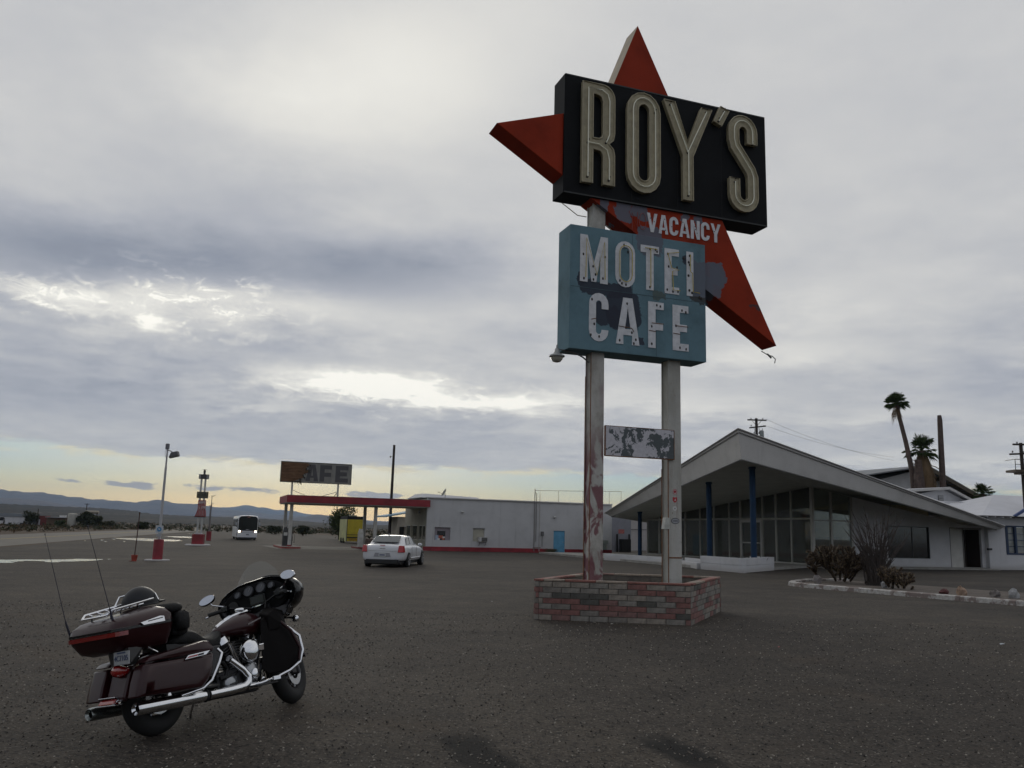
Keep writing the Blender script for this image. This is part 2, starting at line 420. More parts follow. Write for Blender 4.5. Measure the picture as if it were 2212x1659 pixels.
def sheet(name, poly, z, mt, sub=0):
    me = bpy.data.meshes.new(name); me.from_pydata([(p[0], p[1], z) for p in poly], [], [tuple(range(len(poly)))]); me.materials.append(mt)
    bm = bmesh.new(); bm.from_mesh(me); bmesh.ops.triangulate(bm, faces=bm.faces); bm.normal_update()
    for f in bm.faces:
        if f.normal.z < 0: f.normal_flip()
    bm.to_mesh(me); bm.free()
    o = bpy.data.objects.new(name, me); COL.objects.link(o); return o
rn, rf = G(0,1180.6), G(246,1161.4)        # near edge of the old highway
rd = Vector((rf.x-rn.x, rf.y-rn.y, 0)).normalized(); rp = Vector((-rd.y, rd.x, 0))
if rp.x > 0: rp = -rp
RW = 11.0
def rpt(t, s): q = Vector((rn.x, rn.y, 0)) + rd*t + rp*s; return (q.x, q.y)
lot = [rpt(-90,-.4)]; t = -84
while t < 185: lot.append(rpt(t, -.5+rnd.uniform(-.35,.35))); t += 6
ll = [(-36,172),(-28,150),(-12,140),(0,128),(30,120),(70,100),(90,40),(70,-40),(0,-60),(-20,-55)]
lot += ll
struct(sheet('parking_lot', lot, .004, M_gravel))
def asph(n, c):
    a = n.noise(c, .4, 5, .6); f = n.noise(c, 30, 3, .7)
    return n.ramp(a*.6+f*.4, [(.35,(.13,.118,.10)),(.65,(.175,.16,.135))]), f
M_road = custom('road_asphalt', asph, .85, spec=.3)
rr = [rpt(t, .3*math.sin(t*.03)) for t in range(-90, 1200, 20)] + [rpt(t, RW+.3*math.sin(t*.03)) for t in range(1180, -100, -20)]
struct(sheet('road', rr, .008, M_road))
M_yel = mat('road_yellow', (.45,.33,.06), .8, noise=(3,.4))
for s in (RW*.5-.12, RW*.5+.12): struct(sheet('centre_line', [rpt(-90,s),rpt(900,s),rpt(900,s+.11),rpt(-90,s+.11)], .012, M_yel))
# puddles: still water lying in the lot along the road
M_water = mat('puddle_water', (.02,.02,.018), .10, spec=1.0)
def puddle(pts, z=.012, rag=.0, label='', seed=1):
    rr_ = random.Random(seed); out = []
    n = len(pts)
    for i in range(n):
        a, b = Vector(pts[i]), Vector(pts[(i+1) % n])
        for k in range(6):
            q = a.lerp(b, k/6); out.append((q.x+rr_.uniform(-1,1)*rag*2.0, q.y+rr_.uniform(-1,1)*rag))
    o = sheet('puddle', out, z, M_water); o['kind'] = 'structure'; o['label'] = label; return o
def gp(*l): return [G(*p).xy for p in l]
puddle(gp((-90,1207),(0,1209.3),(120,1209),(180,1207.6),(216,1208.6),(190,1211.5),(120,1215.5),(60,1212),(20,1216),(-90,1219)), rag=.17, label='long thin puddle in front of the motorcycle reflecting the yellow sky', seed=3)
puddle(gp((244,1162.2),(300,1162.5),(340,1164.3),(384,1166.5),(396,1169),(345,1169.8),(300,1168),(262,1165)), rag=.12, label='bright yellow puddle behind the lamp post', seed=4)
puddle(gp((352,1158.5),(400,1159.2),(417,1160.4),(417,1162.3),(380,1161)), rag=.15, label='narrow far puddle left of the price sign', seed=5)
puddle(gp((405,1153.2),(424,1153.6),(424,1154.8)), rag=.15, label='small far puddle beside the road', seed=8)
for i, (a, b, s) in enumerate([(220,1167,5),(184,1168.2,3),(228,1170,4),(236,1208.4,3),(246,1165,4),(268,1170,3)]):
    puddle(gp((a-s,b),(a,b-.8),(a+s,b),(a,b+.8)), rag=.03, label='tiny puddle splash on the gravel lot', seed=10+i)
# far plain: rolling ground that climbs gently towards the ranges
def fb(x, seed, oct=5):
    v = 0; a = 1
    for k in range(oct):
        f = 2**k; p = seed*17.3+k*5.7
        xx = x*f+p; i = math.floor(xx); t = xx-i; t = t*t*(3-2*t)
        h = lambda j: (math.sin(j*127.1+seed*311.7+k*74.7)*43758.5453) % 1.0
        v += a*(h(i)*(1-t)+h(i+1)*t-.5); a *= .5
    return v
def interp(x, tab):
    if x <= tab[0][0]: return tab[0][1]
    for (a, b), (c, d) in zip(tab, tab[1:]):
        if x <= c: return b+(d-b)*(x-a)/(c-a)
    return tab[-1][1]
def az2px(a): return 1106 + math.tan(a)*1877   # bearing -> column used in the survey tables
def ridge(name, mt, tab, dist, amp, seed, depth=None, roll=.06, a0=-48, a1=48, da=.12, rows=10, label=None):
    depth = depth or dist*.35; g = []; n = int((a1-a0)/da)
    for r in range(rows+1):
        u = r/rows; row = []
        for i in range(n+1):
            a = R(a0+(a1-a0)*i/n); top = interp(az2px(a), tab)/1860*dist + fb(math.degrees(a)*.8, seed, 4)*amp
            top = max(top, dist*.0002)
            prof = math.sin(min(u/.7,1)*math.pi/2)**1.3 if u < .7 else 1-(u-.7)/.3
            hh = top*prof*(1+roll*fb(math.degrees(a)*3+r*1.7, seed+3)*(1 if .05<u<.65 else 0))
            d = dist - depth*.7 + depth*u
            row.append((math.sin(a)*d, math.cos(a)*d, max(hh, -1) if r else -1.0))
        g.append(row)
    o = MB().grid(g).obj(name, mt, smooth=True, fix=False); o.data.set_sharp_from_angle(angle=R(180)); o['kind'] = 'structure'
    if label: o['label'] = label
    return o
def scrubcol(n, c):
    a = n.noise(n.map(c, sc=(1,.25,1)), .012, 6, .65); b = n.noise(c, .11, 4, .75)
    base = n.ramp(a, [(.35,(.038,.032,.026)),(.5,(.065,.053,.043)),(.65,(.12,.10,.08))])
    return n.mix(b.smooth(.40,.54)*.9, base, (.018,.018,.012)), None
M_plain = custom('scrub_plain', scrubcol, .95, spec=.05)
M_rock = mat('mountain_rock', (.13,.11,.10), .95, spec=.05, noise=(.004,.35))
plain_tab = [(-600,30),(0,25),(100,25),(160,24),(240,22.5),(300,20),(342,15),(420,15),(520,13.5),(605,12),(702,8.5),(800,7),(1100,6),(2800,6)]
ridge('far_plain', M_plain, plain_tab, 2600, 1.2, 5, depth=2100, roll=.10, rows=26, da=.1, label='dark scrub plain rising behind the highway')
ridge('hill', M_plain, [(-700,60),(-200,44),(-60,33),(0,26.5),(22,23),(36,14),(60,3),(120,0),(3000,0)], 2300, .6, 9, depth=900, rows=8, label='low dark hill at the left edge')
mt_near = [(-600,46),(0,37),(60,36),(130,30),(190,26),(260,20),(330,12),(400,10),(470,14),(520,19),(560,16),(600,13),(640,17),(672,21),(690,25),(712,24),(760,17),(800,14),(900,12),(1100,6),(2800,6)]
mt_far = [(-600,40),(-200,50),(0,52.5),(20,50),(70,50),(140,46),(190,41),(240,39),(300,38),(343,45),(372,41),(430,38),(480,30),(540,26),(590,22),(650,20),(760,13),(900,12),(1500,8),(2800,8)]
mt_back = [(-600,20),(300,20),(430,36),(480,33),(505,33),(536,40),(560,37),(600,33),(640,30),(680,24),(740,20),(800,15),(1200,10),(2800,10)]
ridge('mountain_range', M_rock, mt_near, 6500, 3, 11, depth=1600, rows=8, label='nearer blue mountain ridge on the horizon')
ridge('mountain_range', M_rock, mt_far, 9500, 4, 12, depth=2500, rows=8, label='long blue mountain range with a small central peak')
ridge('mountain_range', M_rock, mt_back, 14000, 5, 13, depth=2500, rows=8, label='palest mountain range, far behind the bus')
HAZE = 6.5e-5
# air
hz = bpy.data.materials.new('haze_air'); hz.use_nodes = True; hn = hz.node_tree; hn.nodes.clear()
pv = hn.nodes.new('ShaderNodeVolumePrincipled'); pv.inputs['Color'].default_value = (.50,.70,1.0,1); pv.inputs['Density'].default_value = HAZE; pv.inputs['Anisotropy'].default_value = .2
ho = hn.nodes.new('ShaderNodeOutputMaterial'); hn.links.new(pv.outputs[0], ho.inputs[1])
o = MB().hexa([(-16500,-16500,-2),(16500,-16500,-2),(16500,16500,-2),(-16500,16500,-2),(-16500,-16500,620),(16500,-16500,620),(16500,16500,620),(-16500,16500,620)]).obj('haze', hz)
o['kind'] = 'stuff'
# ---------------------------------------------------------------- the tall roadside sign
P0 = Vector((2.9, 18.6, 0)); A20 = R(20)
SGN = thing('roadside_sign', 'tall motel sign with red arrow star, black name board and light blue motel cafe board', 'sign', P0, A20)
def patchy(base, pats, grime=(.25,.25,.26)):
    """paint with grey primer patches; pats = list of (x, z, rx, rz)"""
    def fn(n, c):
        X, Y, Z = n.sep(c); w1 = (n.noise(c, 3.2, 5, .6)-.5)*.45; w2 = (n.noise(n.map(c, loc=(5,3,1)), 3.0, 5, .6)-.5)*.45
        a = n.noise(c, 1.1, 6, .65); f = n.noise(c, 24, 4, .7)
        col = n.ramp(a, [(.3,[v*.72 for v in base]),(.5,base),(.72,[min(1,v*1.18) for v in base])])
        col = n.mix(f.smooth(.60,.74)*.35, col, [v*.45 for v in base])
        col = n.mix(n.noise(n.map(c, sc=(6,6,.35)), 1.6, 5, .6).smooth(.60,.80)*.30, col, [v*.55 for v in base])
        for px, pz, rx, rz, pc in pats:
            q = ((X+w1-px)/rx).pow(4.0) + ((Z+w2-pz)/rz).pow(4.0)
            col = n.mix(((q*-1.0).smooth(-1.15,-.85))*.93, col, pc)
        return col, f*.3
    return fn
GR = (.135,.150,.185); GR2 = (.042,.047,.066)
M_blue = custom('board_blue', patchy((.135,.228,.268), [(-.92,7.03,.66,.16,GR2),(-.50,6.60,.44,.42,GR2),(-.95,6.45,.35,.25,GR2),(.17,8.30,.34,.36,GR),(1.50,7.55,.30,.45,GR),(-1.55,7.2,.12,.14,GR2),(.40,7.02,.14,.07,(.10,.13,.12)),(1.2,7.95,.14,.1,GR2),(1.45,7.08,.2,.08,(.06,.06,.06)),(-.1,5.95,.1,.1,GR2)]), .65, spec=.15)
M_red = custom('star_red', patchy((.285,.031,.011), [(-.95,9.02,.14,.16,GR),(-.47,8.92,.20,.26,GR),(-.06,9.0,.20,.22,GR),(.17,8.42,.30,.22,GR),(1.85,7.6,.28,.45,GR),(1.62,7.3,.22,.4,GR),(1.15,9.02,.12,.08,GR),(1.5,9.02,.12,.1,GR),(3.0,7.08,.12,.05,(.10,.05,.05)),(2.0,7.75,.2,.3,GR)]), .65, spec=.12)
M_black = custom('board_black', patchy((.007,.008,.009), [], ), .6, spec=.12)
M_cream = mat('letter_cream', (.34,.30,.195), .55, noise=(6,.22), bump=.2)
M_creamin = mat('letter_cream_inside', (.38,.335,.225), .6, noise=(8,.18))
M_edge = mat('star_edge_lit_cream', (.42,.35,.25), .6, noise=(3,.25))  # cream left side of the star, its lit paleness put into the colour
M_tube = mat('glass_tube', (.80,.79,.62), .12, spec=.9)
M_white = mat('letter_white', (.62,.63,.65), .6, noise=(7,.16))
M_yneon = mat('yellow_neon_tube', (.50,.38,.06), .25, spec=.8)
M_hole = mat('tube_socket', (.03,.025,.02), .7)
M_dark = mat('dark_steel', (.05,.05,.052), .5, metal=.6)
def wornpost(n, c):
    X, Y, Z = n.sep(c); a = n.noise(n.map(c, sc=(1.6,1.6,.8)), 1.9, 6, .62, .5); b = n.noise(c, 14, 4, .7)
    col = n.ramp(a*.8+b*.2, [(.35,(.30,.285,.25)),(.5,(.44,.425,.385)),(.7,(.52,.51,.48))])
    lo = (Z*-1.0).smooth(-4.4,-2.9)
    r = n.noise(n.map(c, sc=(2.0,2.0,1.0), loc=(3,1,7)), 1.7, 5, .55, .6).smooth(.43,.52) * lo
    col = n.mix(r*.85, col, (.155,.030,.045))
    pk = n.noise(n.map(c, sc=(1,1,.6), loc=(9,4,2)), 1.3, 4, .5).smooth(.58,.72)
    return n.mix(pk*.35, col, (.33,.20,.23)), b
M_postL = custom('post_paint_peeled', wornpost, .65)
def rustpost(n, c):
    X, Y, Z = n.sep(c); b = n.noise(c, 14, 4, .7); a = n.noise(n.map(c, sc=(1,1,.3)), 2.1, 6, .6)
    col = n.ramp(a, [(.35,(.33,.32,.28)),(.6,(.46,.455,.42)),(.75,(.50,.49,.46))])
    col = n.mix(n.noise(n.map(c, sc=(9,9,.5)), 1.5, 5, .6).smooth(.60,.72)*.5, col, (.16,.07,.035))
    return n.mix(b.smooth(.64,.7)*.7, col, (.12,.06,.04)), b
M_postR = custom('post_paint_rusty', rustpost, .65)
M_rust = mat('rust', (.17,.075,.035), .9, noise=(14,.5))
for x0, x1, top, mt in ((-1.19,-.88,9.3,M_postL),(.72,1.04,5.75,M_postR)):
    b = MB(); xc = (x0+x1)/2; wd = x1-x0
    b.box((xc,.185,top/2),(wd,.028,top)); b.box((xc,.465,top/2),(wd,.028,top)); b.box((xc,.325,top/2),(wd-.05,.25,top-.002))
    po = b.obj('post', mt, SGN, bevel=.004)
    e = MB()
    for xx in (x0-.004, ): e.box((xx,.186,top*.33),(.006,.034,top*.62)); e.box((xx,.464,top*.30),(.006,.034,top*.5))
    e.box((xc,.169,1.22),(wd*.98,.006,.03)) if x0 > 0 else None
    e.obj('rust_seam', M_rust, po)
# red arrow star
T_, B_, L_ = (-.12,13.62), (3.60,6.20), (-3.575,10.46); N_ = (-.9955,11.353)
pl = [T_, B_, L_, N_]
s = MB(); y0, y1 = .055, .62
vs = [(x, y0, z) for x, z in pl] + [(x, y1, z) for x, z in pl]
s.add(vs, [(0,1,2,3)]); s.add([], [])
s.f.append((7,6,5,4)); s.mi.append(0); s.sm.append(False)
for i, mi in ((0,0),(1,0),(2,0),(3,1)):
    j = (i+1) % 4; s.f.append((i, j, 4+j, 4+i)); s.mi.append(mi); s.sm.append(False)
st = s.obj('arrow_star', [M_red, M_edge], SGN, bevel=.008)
# inner edge tube and dangling wire of the star
MB().tube([(3.55,.58,6.17),(3.68,.5,6.07),(3.75,.42,6.03),(3.82,.4,5.96),(3.78,.38,5.86)], .012, 5).tube([(3.66,.5,6.1),(3.74,.45,5.99)], .022, 6).obj('loose_wire', M_dark, st)
MB().tube([(-1.75,.66,9.14),(-1.35,.66,8.90),(-1.2,.5,8.83)], .011, 5).tube([(-.80,.3,8.62),(-.62,.3,8.5),(-.5,.3,8.38)], .011, 5).obj('loose_wire', M_edge, SGN)
# black name board
nb = MB().box((.695,.31,10.535),(5.39,.62,2.85)).obj('name_board', M_black, SGN, bevel=.012)
MB().box((.695,-.004,11.94),(5.36,.008,.03)).box((.695,-.004,9.13),(5.36,.008,.03)).obj('board_rim', mat('board_rim',(.02,.022,.02),.5), nb)
b = MB()
for xx in (-.3,.9,2.1): b.box((xx,-.0015,10.535),(.012,.003,2.78))
b.obj('panel_seam', mat('seam',(.004,.004,.004),.8), nb)
def dense(path, closed=False, r=0): return path
def channel(name, loops, paths, label=None):
    L = shape(loops, .10, name, M_cream, SGN)
    if label: L['label'] = label
    rim = MB()
    for l in loops:
        n = len(l)
        rim.tube([(a, -.112, z) for a, z in l]+[(l[0][0], -.112, l[0][1])], .017, 5)
    rim.obj('channel_rim', M_creamin, L, smooth=False)
    nn = MB()
    for p in paths: nn.tube([(a, -.135, z) for a, z in p], .014, 6)
    nn.obj('neon_tube', M_tube, L, smooth=True)
    sk = MB()
    for p in paths:
        for q in (p[0], p[-1]): sk.lathe([(.026,0),(.026,.03)], (q[0], -.125, q[1]), 'y', 8); sk.lathe([(.018,0),(.018,.02)], (q[0]+.03, -.12, q[1]+.09), 'y', 6)
    sk.obj('tube_socket', M_hole, L)
    return L
ar = lambda cx, cz, rx, rz, a0, a1, n=7: arc(cx, cz, rx, rz, a0, a1, n)
Rl = [[(-1.60,9.39),(-1.60,11.80),(-1.12,11.80)]+ar(-1.10,11.48,.30,.32,80,0,5)+[(-.80,10.66),(-.83,10.50),(-.94,10.385),(-.83,10.27),(-.80,10.12),(-.80,9.40),(-1.075,9.40),(-1.075,10.0)]+ar(-1.19,10.02,.115,.18,20,90,4)+[(-1.345,10.20),(-1.345,9.39)],
      [(-1.345,10.47),(-1.345,11.54),(-1.2,11.54),(-1.12,11.49),(-1.085,11.38),(-1.085,10.62),(-1.12,10.51),(-1.2,10.47)]]
channel('letter', Rl, [[(-1.47,9.52),(-1.47,11.66),(-1.12,11.66),(-.99,11.58),(-.94,11.42),(-.94,10.6),(-1.02,10.40)],[(-1.47,10.33),(-1.2,10.33),(-1.0,10.22),(-.94,10.0),(-.94,9.52)]], 'letter R of the name board')
Ol = [[(x-.47, z+9.38) for x, z in l] for l in glyph('O', .845, .27, 2.44)]
inner = [(x-.335, z+9.515) for x, z in glyph('O', .575, .27, 2.17)[0]]
channel('letter', Ol, [inner+[inner[0]]], 'letter O of the name board')
Yl = [[(.48,11.78),(.775,11.78),(1.125,10.80),(1.505,11.77),(1.79,11.77),(1.25,10.48),(1.25,9.385),(.99,9.385),(.99,10.47)]]
channel('letter', Yl, [[(.65,11.68),(1.11,10.56)],[(1.12,9.5),(1.12,10.6),(1.63,11.68)]], 'letter Y of the name board')
channel('letter', [[(2.04,11.92),(2.275,11.84),(2.05,11.41),(1.84,11.50)]], [[(2.13,11.80),(1.97,11.52)]], 'apostrophe of the name board')
sp = [(2.92,11.10),(2.92,11.38)]+ar(2.66,11.39,.26,.27,0,180,10)+[(2.40,11.15),(2.44,10.98),(2.86,10.42),(2.92,10.26),(2.92,9.77)]+ar(2.66,9.76,.26,.27,0,-180,10)+[(2.40,10.16)]
channel('letter', [band(sp, .275)], [[sp[0]]+sp[1:-1]+[(2.40,10.06)]], 'letter S of the name board')
# red "VACANCY" strip letters lie on the star face
x = .115
for chh, wv in zip('VACANCY', (.27,.25,.235,.27,.24,.235,.27)):
    shape(glyph(chh, wv, .078, .455), .012, 'vacancy_letter', M_white, st, Matrix.Translation((x, .053, 8.53)))
    k_ = MB(); rr2 = random.Random(ord(chh)+int(x*100))
    for _ in range(3): k_.lathe([(.012,0),(.012,.008)], (x+rr2.uniform(.05,wv-.05), .036, 8.56+rr2.uniform(.05,.36)), 'y', 6)
    k_.obj('tube_socket', M_hole, st); x += wv+.033
no = MB()
for loop in ([(-.27,8.52),(-.27,8.92),(-.13,8.56),(-.13,8.95)], [(x_-.09, z_+8.54) for x_, z_ in arc(.09,.21,.085,.20,0,360,14)]):
    no.tube([(a, .038, z) for a, z in loop], .007, 5)
no.obj('vacancy_no_tube', mat('dull_red_tube',(.30,.07,.06),.3), st)
# light blue board
bb = MB().box((-.095,.325,7.008),(3.43,.65,2.795)).obj('motel_board', M_blue, SGN, bevel=.01)
b = MB(); b.box((-.095,-.0015,7.0),(3.40,.003,.012))
for xx in (.32,): b.box((xx,-.0015,6.3),(.008,.003,1.38)); b.box((xx-.6,-.0015,7.7),(.008,.003,1.38))
b.obj('panel_seam', mat('seam_blue',(.06,.10,.12),.8), bb)
def flat(chh, x, z, w_, h_, t_, tubes=None, rust=()):
    L = shape(glyph(chh, w_, t_, h_), .014, 'letter', M_white, bb, Matrix.Translation((x, 0, z)))
    L['label'] = 'painted white letter ' + chh
    if tubes:
        n_ = MB()
        for p in tubes: n_.tube([(a, -.05, b_) for a, b_ in p], .010, 5)
        n_.obj('neon_tube', M_yneon, bb)
    k_ = MB()
    for a, b_ in rust: k_.ball((a, -.016, b_), (.022,.008,.034), 8, 4)
    if rust: k_.obj('tube_socket', M_hole, bb)
flat('M', -1.575, 7.13, .675, 1.075, .185, [[(-1.45,7.22),(-1.44,8.12),(-1.18,7.30),(-1.0,8.08),(-.98,7.22)]], [(-1.48,7.2),(-1.5,7.75),(-1.2,7.32),(-1.26,7.5),(-1.02,7.25),(-.97,7.75),(-1.25,7.2)])
oc = [(x_-.62, z_+7.24) for x_, z_ in glyph('O', .31, .1, .84)[0]]
flat('O', -.712, 7.12, .49, 1.07, .135, [oc+[oc[0]]], [(-.55,7.2),(-.45,7.18),(-.60,7.26),(-.4,7.95),(-.5,8.1)])
flat('T', -.078, 7.135, .47, 1.04, .19, [[(.02,8.10),(.33,8.10)],[(.16,8.1),(.16,7.2)]], [(.155,7.2),(.3,8.1),(.34,8.06),(.16,8.1)])
flat('E', .535, 7.11, .378, 1.07, .185, [[(.90,8.11),(.60,8.05),(.70,7.72),(.90,7.68),(.72,7.64),(.74,7.2),(.92,7.2)]], [(.6,7.2),(.75,7.17),(.64,7.75),(.86,7.75),(.62,8.05),(.88,7.18)])
shape([[(1.113,7.12),(1.113,8.175),(1.294,8.175),(1.294,7.26),(1.262,7.12)]], .014, 'letter', M_white, bb)['label'] = 'painted white letter L, its foot hidden under grey primer'
MB().tube([(1.2,-.05,8.1),(1.19,-.05,7.7),(1.25,-.05,7.65),(1.26,-.05,7.22),(1.44,-.05,7.2)], .010, 5).obj('neon_tube', M_yneon, bb)
b = MB()
for a, z_ in ((1.2,8.08),(1.17,7.92),(1.2,7.86),(1.16,7.6),(1.18,7.25),(1.25,7.2),(1.05,8.0),(1.45,7.12),(1.5,7.1)): b.ball((a,-.016,z_),(.03,.008,.035),8,4)
b.obj('tube_socket', M_hole, bb)
flat('C', -1.345, 5.82, .468, 1.09, .165, None, [(-1.28,6.75),(-1.22,6.2),(-1.1,5.93),(-1.3,5.95)])
flat('A', -.692, 5.82, .585, 1.06, .185, None, [(-.6,5.9),(-.25,5.86),(-.2,5.95),(-.42,6.75),(-.3,6.1)])
flat('F', .113, 5.81, .395, 1.06, .185, None, [(.2,5.9),(.2,6.3),(.33,6.8),(.42,6.78)])
flat('E', .737, 5.81, .412, 1.055, .185, None, [(.82,6.38),(1.08,5.86),(.92,5.88),(.98,6.75),(1.08,6.72)])
b = MB()
for seg in ([(-1.29,6.3),(-1.18,6.33)],[(-.62,6.22),(-.3,6.2),(-.25,6.12)],[(.13,6.2),(.30,6.19)],[(.75,6.2),(.93,6.19)],[(.2,6.38),(.5,6.38)],[(.82,6.38),(1.14,6.38)]):
    b.tube([(a, -.02, z_) for a, z_ in seg], .008, 4)
b.obj('letter_crack', M_rust, bb)
# small peeling panel between the posts
def peel(n, c):
    a = n.noise(c, 3.4, 7, .62, .3); f = n.noise(c, 22, 4, .7)
    m_ = (a*.82+f*.18).smooth(.503,.518)
    return n.mix(m_, n.mix(f.smooth(.4,.6), (.50,.49,.52), (.58,.57,.60)), (.085,.10,.105)), a
M_peel = custom('peeling_white_paint', peel, .7)
sp_ = MB().box((-.02,.135,3.685),(1.68,.05,.635)).obj('notice_panel', M_peel, SGN)
MB().box((-.02,.135,3.357),(1.70,.07,.014)).box((-.02,.135,4.010),(1.70,.055,.010)).box((-.868,.135,3.685),(.014,.06,.64)).box((.828,.135,3.685),(.014,.06,.64)).obj('panel_frame', M_rust, sp_)
# stickers on the right post
M_st_w = mat('sticker_white', (.60,.60,.58), .4); M_st_r = mat('sticker_red', (.42,.03,.04), .4); M_st_k = mat('sticker_dark', (.03,.035,.05), .4)
def sticker(x, z, kind):
    if kind == 'ring':
        b = MB().lathe([(.062,0),(.062,.003)], (x, .1685, z), 'y', 24).obj('sticker', M_st_w, SGN)
        MB().torus((x,.1665,z), .052, .006, 'y', 24, 5).torus((x,.1665,z), .022, .010, 'y', 16, 5).box((x,.165,z),(.05,.003,.018)).obj('sticker_print', M_st_r, b)
    if kind == 'shield':
        b = shape([[(x-.052,z+.055),(x,z+.048),(x+.052,z+.055),(x+.056,z-.01),(x+.03,z-.055),(x,z-.068),(x-.03,z-.055),(x-.056,z-.01)]], .003, 'sticker', M_st_r, SGN, Matrix.Translation((0,.170,0)))
        MB().box((x+.005,.1655,z-.005),(.012,.002,.05),M=Matrix.Rotation(.5,3,'Y')).box((x+.008,.1655,z-.018),(.045,.002,.010)).obj('sticker_print', M_st_w, b)
    if kind == 'pale':
        b = MB().lathe([(.055,0),(.055,.003)], (x, .1685, z), 'y', 6).obj('sticker', M_st_w, SGN)
        MB().box((x,.1665,z),(.03,.002,.03)).obj('sticker_print', mat('sticker_grey',(.22,.22,.24),.5), b)
    if kind == 'oval':
        b = MB().lathe([(1,0),(1,.003)], (x, .1685, z), 'y', 28, M=Matrix.Diagonal((.105,1,.066))).obj('sticker', M_st_k, SGN)
        b2 = MB().lathe([(1,0),(1,.003)], (x, .1655, z), 'y', 28, M=Matrix.Diagonal((.09,1,.052))).obj('sticker_print', mat('sticker_grey2',(.33,.34,.36),.5), b)
        q = MB()
        for i in range(-2,3): q.box((x+i*.028,.1638,z+.004*(i%2)),(.012,.002,.045-.006*abs(i)))
        q.obj('sticker_print', M_st_k, b)
for px, py, kd in ((868,828,'ring'),(868,872,'shield'),(868,922,'pale'),(870,992,'oval')):
    dd = Vector((math.cos(A20), math.sin(A20), 0)); nn_ = Vector((-math.sin(A20), math.cos(A20), 0))
    v = hit((1300+px/2.242)*.86406, (860+py/2.242)*.86406, P0+nn_*.17, nn_) - P0
    sticker(v.dot(dd), v.z, kd)
# metal box on the side of the right post
MB().hexa([(.60,.17,1.83),(.735,.17,1.83),(.735,.30,1.83),(.60,.30,1.83),(.64,.15,2.08),(.735,.15,2.08),(.735,.30,2.08),(.64,.30,2.08)]).obj('junction_box', mat('box_grey_white',(.48,.49,.45),.5,noise=(9,.25)), SGN, bevel=.008)
# goose-neck lamp on the left post
MB().tube([(-1.19,.3,5.40),(-1.35,.28,5.50),(-1.55,.26,5.57),(-1.8,.24,5.60),(-2.0,.2,5.60)], .017, 7).obj('lamp_arm', mat('arm_grey',(.20,.20,.20),.5,metal=.5), SGN, smooth=True)
lh = MB().lathe([(.012,5.70),(.022,5.66),(.018,5.63),(.045,5.61),(.06,5.54),(.085,5.50),(.17,5.46),(.172,5.435),(.14,5.42)], (-2.0,.2,0), 'z', 16).obj('lamp_head', mat('lamp_grey',(.30,.31,.30),.4,metal=.3), SGN, smooth=True)
MB().lathe([(.135,5.425),(.125,5.38),(.085,5.325),(.03,5.31)], (-2.0,.2,0), 'z', 12).obj('lamp_glass', mat('lamp_glass',(.40,.39,.33),.15,spec=.8), lh, smooth=True)
# ---------------------------------------------------------------- brick planter round the posts
FLc, FRc, BRc = Vector((.54,17.41,0)), Vector((3.556,16.96,0)), Vector((4.948,20.328,0)); BLc = FLc+BRc-FRc
ctr = (FLc+BRc)/2
PLN = thing('brick_planter', 'low brick planter box of red and grey blocks round the sign posts', 'planter', ctr)
RH, RG = .103, .014
def brickcol(c): return mat('brick_%s' % c[0], c[1], .9, noise=(11,.30), bump=.5, bscale=60)
BC = [('red',(.20,.098,.085)),('dull_red',(.19,.108,.096)),('tan',(.245,.215,.18)),('grey',(.21,.195,.172)),('taupe',(.175,.158,.138)),('dark',(.085,.082,.072))]
BWt = [3.2,2.2,2.2,2.4,2.0,.7]
def mkbrick(mt, L):
    return MB().box((0,0,0),(L,.098,RH-.009)).mesh('brick', mt)
bmesh_cache = {}
sides = [(FLc,FRc),(FRc,BRc),(BRc,BLc),(BLc,FLc)]
core = MB()
for si, (a, b) in enumerate(sides):
    d_ = (b-a); Ls = d_.length; d_.normalize(); inn = Vector((-d_.y, d_.x, 0)); ang = math.atan2(d_.y, d_.x)
    q = [a+inn*.022+d_*.06, b+inn*.022-d_*.06, b+inn*.16-d_*.06, a+inn*.16+d_*.06]
    core.hexa([(v.x-ctr.x, v.y-ctr.y, -.02) for v in q]+[(v.x-ctr.x, v.y-ctr.y, .745) for v in q])
    prev = None
    for row in range(7):
        xx = 0 if row % 2 == 0 else -.18
        while xx < Ls-.03:
            L0 = max(xx, 0.004); L1 = min(xx+.355, Ls-.004)
            if L1-L0 > .06:
                if prev is None or rnd.random() > .25: prev = rnd.choices(BC, BWt)[0]
                key = (prev[0], round(L1-L0, 2))
                if key not in bmesh_cache: bmesh_cache[key] = mkbrick(brickcol(prev), round(L1-L0, 2))
                o = bpy.data.objects.new('brick', bmesh_cache[key]); COL.objects.link(o); o.parent = PLN
                pr = rnd.uniform(-.004,.006)
                pos = a + d_*((L0+L1)/2) + inn*(.049-pr) - ctr
                o.location = (pos.x, pos.y, .052+row*(RH+.003)); o.rotation_euler = (0, 0, ang+rnd.uniform(-.004,.004))
            xx += .355+RG
core.obj('mortar', mat('mortar', (.15,.135,.115), .95, noise=(9,.3), bump=.6, bscale=50), PLN)
